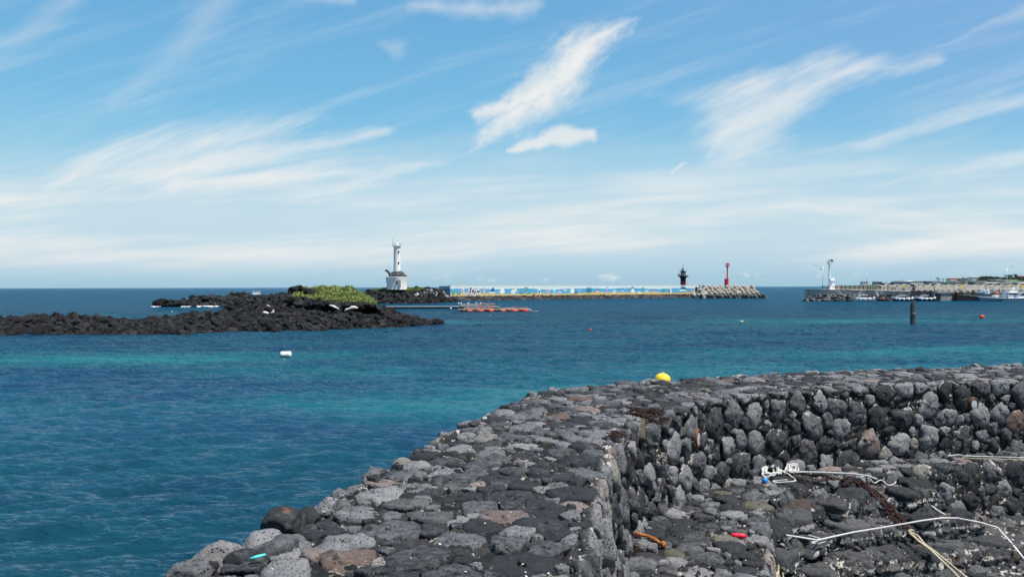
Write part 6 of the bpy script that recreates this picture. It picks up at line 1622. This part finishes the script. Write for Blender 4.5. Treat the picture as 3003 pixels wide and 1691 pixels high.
def motorboat(px0, px1, label, hullm, topm, H, bowleft, cab, band=None, engine=True, Y=272):
    L = (px1-px0)*Y/F; t = boat_at((px0+px1)/2, Y, label, 0 if bowleft else math.pi)
    b = MB(); zt = hull_mesh(b, L*.94, 2.4, H, .9, hullm, topm, .45, band=band); b.build('hull', hullm, t)
    c0, c1, h0, h1 = cab; x0_ = -L/2+L*c0; x1_ = -L/2+L*c1
    b = MB(); b.prism([(x0_-.9, h0-.12), (x0_, h0+(h1-h0)*.45), (x0_+.45, h1-.12), (x1_, h1-.12), (x1_, h0-.12)], -.85, .85, topm); cb_ = b.build('cabin', topm, t)
    b = MB(); b.box(((x0_+x1_)/2+.25, 0, h1-.05), (x1_-x0_+.3, 2.0, .14), topm); b.build('cabin_roof', topm, cb_)
    sd_ = -1 if bowleft else 1
    for (f0, f1) in ((.18, .50), (.56, .92)):
        b = MB(); xa_ = x0_+.25+(x1_-x0_-.25)*f0; xb_ = x0_+.25+(x1_-x0_-.25)*f1; zz0 = h0+(h1-h0)*.38; zz1 = h1-.25
        b.prism([(xa_-.12 if f0 < .3 else xa_, zz0), (xb_, zz0), (xb_, zz1), (xa_+.15 if f0 < .3 else xa_, zz1)], -.88, .88, M_['glass']); b.build('window', M_['glass'], cb_)
    b = MB(); rail(b, [(-L*.44+i*L*.055, -.95*min(1, .35+i*.2), zt(.03+i*.055)) for i in range(6)], .5, .03, M_['steel']); rail(b, [(-L*.44+i*L*.055, .95*min(1, .35+i*.2), zt(.03+i*.055)) for i in range(6)], .5, .03, M_['steel']); b.build('bow_rail', M_['steel'], t)
    if engine:
        b = MB(); b.box((L*.49, 0, H+.30), (.55, .45, .75), topm, Matrix.Rotation(R(18), 3, 'Y')); b.box((L*.47, 0, H-.35), (.25, .2, .9), M_['hull_dark']); b.build('outboard_motor', topm, t)
    b = MB(); b.tube([(x1_-.4, .3, h1), (x1_-.4, .3, h1+1.3)], .025, M_['steel'], 5); b.tube([(x0_+.6, -.5, h1), (x0_+.6, .5, h1+.45)], .025, M_['steel'], 5); b.build('aerial', M_['steel'], t)
    for k in range(3):
        b = MB(); x_ = -L*.2+k*L*.22; b.tube([(x_+.12, -1.22, H+.12), (x_-.08, -1.34, H*.30)], [.09, .10], M_['white_clean'], 6); b.build('fender', M_['white_clean'], t)
    b = MB(); b.box((L*.28, 0, H+.12), (.9, 1.2, .35), topm); b.build('seat_locker', topm, t)
    return t
M_['hull_white'] = mat('faded_blue_white_hull', (.40, .55, .60), .4, .12, 1)
motorboat(2500, 2564, 'white cabin motorboat with pale blue hull, the leftmost boat below the rocks', M_['hull_white'], M_['white_clean'], .85, True, (.26, .60, .85, 2.15))
motorboat(2613, 2677, 'white topped motorboat with navy lower hull, between the brown boat and the black striped boat', M_['navy'], M_['white_clean'], .82, True, (.30, .58, .85, 1.95), band=M_['white_clean'])
motorboat(2680, 2742, 'black hulled motorboat with a white stripe and open wheelhouse, right before the quay', M_['hull_dark'], M_['white_clean'], .85, True, (.34, .60, .85, 1.95), band=M_['white_clean'])
# small brown boat
bt = boat_at(2591, 272.5, 'small dark brown skiff with an orange heap between two motorboats'); b = MB(); hull_mesh(b, 3.6, 1.5, .5, .3, M_['brown'], M_['brown'], .5); b.build('hull', M_['brown'], bt)
b = MB(); b.box((0, 0, .42), (1.0, .12, .08), M_['bleach']); b.build('thwart', M_['bleach'], bt)
x_ = at(2592, 873, 272)[0]; V, Fc = rock_proto(91, 2, 5, .2); tag(np_mesh('tarpaulin', V*np.array([.5, .35, .35])+np.array([x_, 272.4, .75]), Fc, M_['orange'], None, True), 'orange tarpaulin heaped in the small brown skiff', 'tarpaulin')
# dark barge
bt = empty('barge', (at(2838, 880, 274)[0], 274, 0), 0, 'low black barge with a mossy gunwale moored behind the blue boat', 'barge')
b = MB(); L = 8.5; b.prism([(-L/2, -.3), (-L/2-.1, 2.0), (-L/2+1.0, 2.0), (L*.1, 1.55), (L/2+1, 1.0), (L/2+1, -.3)], -1.6, 1.6, M_['hull_dark']); b.build('hull', M_['hull_dark'], bt)
M_['moss'] = mat('mossy_timber', (.16, .16, .06), .9, .3, 2)
b = MB(); 
for s in (-1.6, 1.6): b.tube([(-L/2, s, 2.03), (-L/2+1, s, 2.03), (L*.1, s, 1.58), (L/2+1, s, 1.03)], .09, M_['moss'], 6)
b.build('gunwale', M_['moss'], bt)
b = MB(); b.box((-L*.42, 0, 2.25), (.5, 1.8, .5), M_['brown']); b.tube([(-L*.2, 0, 1.9), (L*.05, 0, 2.2), (L*.2, 0, 1.5)], .12, M_['greynet'], 6); b.build('winch', M_['brown'], bt)
# pale blue fishing boat
Yb = 268; bx_ = at(2944, 880, Yb)[0]; L = (3034-2868)*Yb/F
fb = empty('fishing_boat', (bx_+.55, Yb, 0), 0, 'big fishing boat with faded blue hull and white wheelhouse, cut by the right frame edge', 'fishing boat')
def fx_(px): return at(px, 860, Yb)[0]-bx_-.55
def fz(py): return at(2940, py, Yb)[1]
b = MB(); zt = hull_mesh(b, L, 4.4, fz(874), 2.2, M_['hull_blue'], M_['white_clean'], .62, n=22); b.build('hull', M_['hull_blue'], fb)
b = MB()
for s in (-1, 1): b.tube([(-L/2+.3+L*t_*.97, s*(4.4/2*(min(1, t_/.42))**.62)*.78*1.0-s*.0, .18) for t_ in np.linspace(.38, 1, 12)], .12, M_['white_clean'], 6)
b.build('waterline_stripe', M_['white_clean'], fb)
b = MB(); b.prism([(fx_(2951), fz(874)), (fx_(2951), fz(859)), (fx_(2982), fz(859)), (fx_(2982), fz(874))], -1.3, 1.3, M_['white_clean']); wh = b.build('wheelhouse', M_['white_clean'], fb)
b = MB(); b.prism([(fx_(2949), fz(859)), (fx_(2950), fz(856.5)), (fx_(2984), fz(856.5)), (fx_(2986), fz(859))], -1.6, 1.6, M_['white_clean']); b.build('roof', M_['white_clean'], wh)
b = MB(); b.prism([(fx_(2952), fz(864)), (fx_(2952), fz(860.3)), (fx_(2978), fz(860.3)), (fx_(2978), fz(864))], -1.34, 1.34, M_['glass']); b.build('window', M_['glass'], wh)
b = MB(); b.prism([(fx_(2966), fz(873)), (fx_(2966), fz(864.6)), (fx_(2973), fz(864.6)), (fx_(2973), fz(873))], -1.36, -1.2, M_['bluep']); b.build('door', M_['bluep'], wh)
b = MB(); b.prism([(fx_(2975.5), fz(871)), (fx_(2975.5), fz(869)), (fx_(2978), fz(869)), (fx_(2978), fz(871))], -1.35, -1.2, M_['glass']); b.build('porthole', M_['glass'], wh)
b = MB(); b.prism([(fx_(2984), fz(874)), (fx_(2984), fz(868.5)), (fx_(3004), fz(869.5)), (fx_(3004), fz(874))], -1.1, 1.1, M_['white_clean']); b.build('aft_casing', M_['white_clean'], fb)
b = MB(); b.prism([(fx_(2955), fz(856.5)), (fx_(2956), fz(852.5)), (fx_(2978), fz(852.5)), (fx_(2979), fz(856.5))], -.9, .9, M_['white_clean']); b.build('flying_bridge', M_['white_clean'], wh)
b = MB(); b.tube([(fx_(2972), 0, fz(853)), (fx_(2972), 0, fz(841))], .09, M_['white_clean'], 6); b.tube([(fx_(2963), 0, fz(853)), (fx_(2972), 0, fz(842)), (fx_(2984), 0, fz(856))], .05, M_['white_clean'], 5); b.tube([(fx_(2966), 0, fz(847)), (fx_(2977), 0, fz(847))], .06, M_['white_clean'], 5); b.box((fx_(2971), 0, fz(848)), (.9, .3, .2), M_['white_clean']); b.build('mast', M_['white_clean'], fb)
b = MB(); b.tube([(fx_(2931), 0, fz(872)), (fx_(2931), 0, fz(845))], .10, M_['brown'], 6); b.build('mast', M_['brown'], fb)
b = MB(); b.tube([(fx_(2912), 0, fz(868)), (fx_(2912), 0, fz(840))], .06, M_['dark'], 6); b.tube([(fx_(2912), 0, fz(850)), (fx_(2922), 0, fz(864))], .05, M_['dark'], 6); b.build('mast', M_['dark'], fb)
for px in (2887, 2898):
    b = MB(); b.prism([(fx_(px-2.6), fz(861)), (fx_(px-3), fz(850)), (fx_(px-.5), fz(847)), (fx_(px+1), fz(852)), (fx_(px+2.8), fz(861))], -.5, .5, M_['white_clean']); b.build('bow_winch', M_['white_clean'], fb)
b = MB(); b.tube([(fx_(2889), 0, fz(850)), (fx_(2890.5), 0, fz(841)), (fx_(2892), 0, fz(848))], .08, M_['dark'], 6); b.build('davit', M_['dark'], fb)
V, Fc = rock_proto(95, 3, 5, .15); o = np_mesh('tarpaulin', V*np.array([1.15, .9, .34]), Fc, M_['bluetarp'], None, True); o.location = (fx_(2881)+bx_+.55, Yb, fz(857)); tag(o, 'blue tarpaulin over the bow of the fishing boat', 'tarpaulin')
b = MB(); b.prism([(fx_(2921), fz(863)), (fx_(2920), fz(859)), (fx_(2928), fz(858)), (fx_(2929), fz(863))], -.8, .8, M_['orange']); b.build('hatch_cover', M_['orange'], fb)
b = MB(); b.prism([(fx_(2914), fz(869)), (fx_(2914), fz(864)), (fx_(2925), fz(865)), (fx_(2925), fz(870))], -.9, .9, M_['white_clean']); b.prism([(fx_(2939), fz(873)), (fx_(2939), fz(861)), (fx_(2948), fz(860)), (fx_(2948), fz(873))], -.8, .8, M_['hull_blue']); b.build('deck_gear', M_['white_clean'], fb)
b = MB(); rail(b, [(fx_(px), -1.5, fz(872+(px-2900)*.03)) for px in range(2904, 3030, 9)], .75, .035, M_['steel']); b.build('guard_rail', M_['steel'], fb)
b = MB(); b.tube([(fx_(2988), 0, fz(868)), (fx_(2994), 0, fz(860)), (fx_(3002), 0, fz(857)), (fx_(3014), 0, fz(857))], .07, M_['white_clean'], 6); b.build('stern_arch', M_['white_clean'], fb)

# ================================================================== FAR SHORE
hill = [(2440, 838.6), (2520, 836.5), (2566, 834), (2620, 833), (2700, 832), (2745, 831), (2765, 826), (2800, 823.5), (2830, 824), (2862, 820), (2880, 814), (2915, 813.5), (2960, 815), (3003, 813), (3060, 812), (3200, 812)]
H0, H1 = 540.0, 900.0
def hzc(px): return CAMZ-(np.interp(px, [a for a, _ in hill], [c for _, c in hill])-hor(px))*H1/F
def hillp(px, t): Y = H0+(H1-H0)*t; return Vector(((px-1501.5)/F*Y, Y, 1.0+(hzc(px)-1.0)*min(t, 1)))
def on_hill(px, py):
    lo, hi = 0, 1
    for _ in range(24):
        m_ = (lo+hi)/2; q = hillp(px, m_); y_ = hor(px)+(CAMZ-q.z)*F/q.y
        if y_ > py: lo = m_
        else: hi = m_
    return hillp(px, (lo+hi)/2)
n_, m_ = 90, 30; G = np.zeros((n_, m_, 3))
for i in range(n_):
    px = 2440+760*i/(n_-1)
    for j in range(m_):
        t_ = -.12+1.9*j/(m_-1); q = hillp(px, max(t_, 0)); G[i, j] = (q.x, H0+(H1-H0)*t_, q.z if t_ > 0 else q.z+t_*40)
G.reshape(-1, 3)[:, 2] += (fbm(G.reshape(-1, 3)*.03, 3, 4)-.5)*1.5
Fc = grid_faces(n_, m_)
if grid_normals(G)[40, 15][2] < 0: Fc = Fc[:, ::-1]
hm = mat('hill_ground', (.055, .085, .045), .95, .3, .02, col2=(.09, .085, .07)); tag(np_mesh('hill', G.reshape(-1, 3), Fc, hm), kind='structure')
# houses
HM = {k: mat('house_'+k, v, .8, .06, .3) for k, v in dict(white=(.72, .72, .72), cream=(.55, .50, .42), grey=(.30, .32, .35), blue=(.14, .22, .34), purple=(.20, .16, .24), red=(.42, .10, .07), teal=(.08, .30, .28), dark=(.06, .07, .09), pink=(.50, .32, .34), slate=(.12, .14, .18)).items()}
def house(px0, px1, yt, yb, wallm, roofm, label, kind='flat', nwin=3, storeys=1, depth=8):
    g = on_hill((px0+px1)/2, yb+.4); Y = g.y; x0_ = at(px0, 0, Y)[0]; x1_ = at(px1, 0, Y)[0]; z0_ = at(px0, yb, Y)[1]; z1_ = at(px0, yt, Y)[1]; w_ = x1_-x0_; h = z1_-z0_
    t = empty('house', ((x0_+x1_)/2, Y, z0_), 0, label, 'building'); wh_ = h*(.78 if kind != 'flat' else .88)
    b = MB(); b.box((0, depth/2, wh_/2-1.0), (w_, depth, wh_+2.0), HM[wallm]); b.build('wall', HM[wallm], t)
    b = MB()
    if kind == 'flat': b.box((0, depth/2, wh_+h*.06), (w_+.6, depth+.6, h*.12), HM[roofm])
    elif kind == 'gable': b.add([(-w_/2-.4, -.4, wh_), (w_/2+.4, -.4, wh_), (w_/2-.3, depth/2, h), (-w_/2+.3, depth/2, h), (-w_/2-.4, depth+.4, wh_), (w_/2+.4, depth+.4, wh_)], [(0, 1, 2, 3), (3, 2, 5, 4), (1, 5, 2), (0, 3, 4), (0, 4, 5, 1)], HM[roofm])
    else:
        pts = [(-w_/2-.2+ (w_+.4)*i/10, wh_+h*.22*math.sin(math.pi*i/10)**.5) for i in range(11)]; b.prism(pts, -.3, depth+.3, HM[roofm])
    b.build('roof', HM[roofm], t)
    for s in range(storeys):
        for i in range(nwin):
            b = MB(); ww = w_/nwin*.5; b.box((-w_/2+w_*(i+.5)/nwin, -.02, wh_*(s+.55)/storeys), (ww, .12, wh_/storeys*.38), M_['glass']); b.build('window', M_['glass'], t)
    return t
house(2530, 2545, 825.5, 834, 'white', 'grey', 'small white tower house by the thin mast behind the pier head', 'flat', 2, 2)
x_, z_ = at(2541, 826, 700); b = MB(); b.tube([(x_, 700, z_-4), (x_, 700, at(2541, 803.5, 700)[1])], [.22, .1], M_['steel'], 5); tag(b.build('mast', M_['steel']), 'thin tall mast over the small white tower house', 'mast')
house(2566, 2585, 825.5, 834, 'grey', 'purple', 'grey building with a dark purple flat top, behind the start of the zigzag parapet', 'flat', 3)
house(2588, 2600, 829, 834, 'slate', 'dark', 'low dark roofed shed right of the purple topped building', 'gable', 2)
house(2602, 2614, 830, 834, 'grey', 'dark', 'low grey shed left of the long blue white roofed building', 'gable', 2)
house(2621, 2668, 825, 834, 'blue', 'white', 'long blue building with a white flat roof over the parapet', 'flat', 8)
house(2632, 2650, 823, 827, 'white', 'white', 'small white upper block on the long blue building', 'flat', 3)
house(2670, 2715, 822, 832.5, 'white', 'white', 'long white hall with a curved white roof over the parapet', 'arch', 9)
house(2717, 2741, 823.5, 833, 'blue', 'white', 'blue and white block right of the curved roofed hall', 'flat', 5, 2)
house(2743, 2761, 824, 832, 'white', 'cream', 'low white villas below the two lone palms', 'flat', 4, 1)
house(2771, 2790, 827, 832, 'grey', 'teal', 'low grey house with a teal roof left of the red roofed house', 'gable', 3)
house(2788, 2813, 814.5, 823, 'cream', 'red', 'cream house with a long red roof on the hill', 'gable', 5)
house(2794, 2806, 821, 825, 'white', 'white', 'small white roofed annex below the red roofed house', 'gable', 2)
house(2803, 2818, 827, 830.5, 'grey', 'white', 'grey shed with a white flat roof below the red roofed house', 'flat', 3)
house(2801, 2823, 831, 835, 'cream', 'white', 'long cream shed low on the slope behind the second yellow sign', 'flat', 4)
house(2820, 2830, 817, 825, 'grey', 'dark', 'narrow grey house between the red roof and the big white villa', 'flat', 2, 2)
house(2829, 2850, 813, 826, 'cream', 'purple', 'three storey cream villa with a purple top, left half of the big pale group', 'gable', 4, 3)
house(2850, 2866, 812, 825, 'white', 'white', 'tall white square villa with dark windows before the pine wood', 'flat', 2, 2)
house(2852, 2870, 825, 832, 'purple', 'dark', 'low purple house below the tall white villa', 'gable', 4)
house(2872, 2886, 826, 830, 'white', 'purple', 'low white house with a purple roof under the wood', 'flat', 4)
house(2876, 2895, 830.5, 834, 'white', 'dark', 'low white boathouse with a dark roof above the bow of the blue boat', 'gable', 4)
house(2907, 2918, 819, 826, 'grey', 'slate', 'grey house left of the teal roofed house', 'gable', 2)
house(2921, 2937, 820, 826, 'grey', 'teal', 'house with a bright teal roof under the wood', 'gable', 3)
house(2937, 2947, 821.5, 828, 'cream', 'cream', 'cream block right of the teal roofed house', 'flat', 2)
house(2908, 2932, 828.5, 833, 'purple', 'white', 'long white roofed house below the teal roof', 'gable', 5)
house(2938, 2951, 832, 836.5, 'dark', 'white', 'small white framed shed left of the street lamp', 'flat', 3)
house(2958, 2974, 829, 833, 'white', 'grey', 'low white house right of the street lamp', 'gable', 4)
house(2984, 2997, 827.5, 834, 'grey', 'slate', 'grey house beside the green field near the right edge', 'gable', 3)
house(2998, 3012, 829, 835, 'pink', 'white', 'pinkish house at the right frame edge', 'gable', 3)
house(2991, 3015, 808, 814, 'cream', 'red', 'house with a red roof on the hilltop at the right frame edge', 'gable', 4)
house(2898, 2906, 828, 832, 'slate', 'white', 'tiny slate cottage between the purple and the long white roofs', 'gable', 2)
# field
fm_ = MB(); q = [on_hill(a, c)+Vector((0, 0, .35)) for a, c in ((2960, 829), (2984, 828), (2984, 822.5), (2958, 822.5))]; fm_.add(q, [(0, 1, 2, 3)], mat('field_green', (.07, .16, .07), .9, .1)); tag(fm_.build('field', None), kind='structure')
# trees
def tree_proto(seed, flat=False):
    rs = np.random.RandomState(seed); n = 420; Vs = []; 
    c = []
    for k in range(7):
        c.append((rs.normal(0, .38), rs.normal(0, .38), (.62 if flat else .45)+rs.uniform(-.18, .28)*(.5 if flat else 1), rs.uniform(.25, .42)))
    for i in range(n):
        x, y, z, r = c[rs.randint(len(c))]; d = rs.normal(size=3); d /= np.linalg.norm(d); p = np.array([x, y, z])+d*r*np.array([1, 1, .5 if flat else .75])*rs.uniform(.6, 1.05)
        a, b_ = rs.normal(size=3), rs.normal(size=3); s = .075; Vs += [p+a*s, p+b_*s, p-a*s*.6-b_*s*.6]
    V = np.array(Vs); F3 = np.arange(len(V)).reshape(-1, 3)
    me = bpy.data.meshes.new('crown'); me.from_pydata(V.tolist(), [], F3.tolist()); me.materials.append(M_['foliage'])
    b = MB(); b.tube([(0, 0, -.5), (.02, 0, .2), (0, .02, .55)], [.05, .04, .02], M_['bark'], 6); b.tube([(.02, 0, .2), (.25, .05, .5)], [.03, .012], M_['bark'], 5); b.tube([(.01, 0, .25), (-.24, -.06, .55)], [.028, .01], M_['bark'], 5)
    o = b.build('trunk', M_['bark']); tm = o.data; bpy.data.objects.remove(o); return me, tm
TPm = [tree_proto(i, i % 2 == 1) for i in range(5)]
def tree(px, ybase, ytop, wpx, label, group, k):
    q = on_hill(px, ybase); h = (ybase-ytop)*q.y/F; w_ = wpx*q.y/F
    t = empty('tree', q, random.uniform(0, 6), label, 'tree', group); t.scale = (w_/1.35, w_/1.35, h/1.05)
    me, tm = TPm[k % 5]; o = bpy.data.objects.new('crown', me); C.objects.link(o); o.parent = t; o = bpy.data.objects.new('trunk', tm); C.objects.link(o); o.parent = t; return t
rs = random.Random(12); k = 0
for row in range(3):
    for px in np.arange(2866, 3080, 6.2):
        px_ = px+rs.uniform(-2, 2); yb = [817, 820, 823.5][row]+rs.uniform(-1, 1)
        crest = np.interp(px_, [2864, 2872, 2885, 2893, 2902, 2915, 2950, 3003], [814, 811, 808, 811, 807.5, 810, 812, 811])
        if row == 2 and (2915 < px_ < 2990): continue
        yt = crest+rs.uniform(-.5, 1.5)+row*3.0
        tree(px_, yb, yt, rs.uniform(10, 15), 'dark pine standing in the wood on the hilltop', 'pines on the hilltop', k); k += 1
for px, yb, yt, w_ in ((2838, 816, 809.5, 7), (2850, 815, 809.5, 4.5), (2768, 830, 826, 10), (2778, 829, 825, 12), (2785, 830, 825.5, 10), (2776, 834, 829, 14), (2792, 834, 829.5, 14), (2826, 832, 827, 12), (2842, 834, 829, 14), (2866, 835, 830, 14), (2812, 834, 829, 10), (2760, 835, 831, 12), (2900, 827, 821, 9), (2893, 823, 817, 10), (2965, 836, 831, 12), (2978, 836, 831, 12), (2720, 836, 832.5, 14), (2740, 836, 832, 14), (2890, 837, 832, 12), (2925, 837, 833, 12), (2905, 836, 832, 12), (2990, 838, 834, 12), (2646, 836, 833, 12), (2700, 837, 833.5, 12)):
    tree(px, yb, yt, w_, 'dark green tree among the houses of the far shore', 'trees among the far houses', k); k += 1
for px, yb, yt, w_, lab in ((2956, 818, 803.5, 13, 'tall flat topped pine rising over the wood behind the street lamp'), (2975, 818, 801, 10, 'tall narrow pine rising over the wood right of the street lamp')):
    tree(px, yb, yt, w_, lab, None, 1)
def palm(px, ybase, ytop, label):
    q = on_hill(px, ybase); h = (ybase-ytop)*q.y/F; t = empty('palm_tree', q, 0, label, 'palm', 'palms on the far shore')
    b = MB(); b.tube([(0, 0, -1), (.1, 0, h*.5), (0, 0, h-.6)], [.28, .2, .16], M_['bark'], 6); b.build('trunk', M_['bark'], t)
    b = MB()
    for i in range(22):
        a = 2*math.pi*i/22; e = [.9, .3, -.3][i % 3]; L = 1.9; pts = [Vector((0, 0, h-.6)), Vector((math.cos(a)*L*.5, math.sin(a)*L*.5, h-.6+e*.8)), Vector((math.cos(a)*L, math.sin(a)*L, h-.6+e*.8-.8))]
        s = Vector((-math.sin(a), math.cos(a), 0))*.22; b.add([pts[0]-s*.3, pts[0]+s*.3, pts[1]+s, pts[1]-s, pts[2]], [(0, 1, 2, 3), (3, 2, 4)], M_['frond'])
    b.build('fronds', M_['frond'], t)
for px, yb, yt, lab in ((2749, 833, 813.5, 'taller palm of the lone pair above the white villas'), (2754, 833, 817, 'shorter palm of the lone pair above the white villas'), (2766, 829, 817.5, 'left palm of the pair on the slope before the red roofed house'), (2776, 829, 817.5, 'right palm of the pair on the slope before the red roofed house')):
    palm(px, yb, yt, lab)
# poles on the far shore
for i, (px, yb, yt) in enumerate(((2621, 834, 818), (2600, 834, 825), (2648, 828, 818), (2823, 820, 808), (2728, 826, 814), (2990, 815, 803))):
    q = on_hill(px, yb); b = MB(); zt_ = at(px, yt, q.y)[1]; b.tube([(q.x, q.y, q.z-1), (q.x, q.y, zt_)], .12, M_['bark'], 5); b.tube([(q.x-.7, q.y, zt_-.4), (q.x+.7, q.y, zt_-.4)], .08, M_['bark'], 4)
    tag(b.build('utility_pole', M_['bark']), ['utility pole at the left end of the long blue building', 'short utility pole above the low dark sheds', 'utility pole behind the white upper block of the blue building', 'utility pole right of the red roofed house', 'utility pole above the blue and white block', 'utility pole beside the hilltop red roof'][i], 'utility pole')
print('done', len(bpy.data.objects))
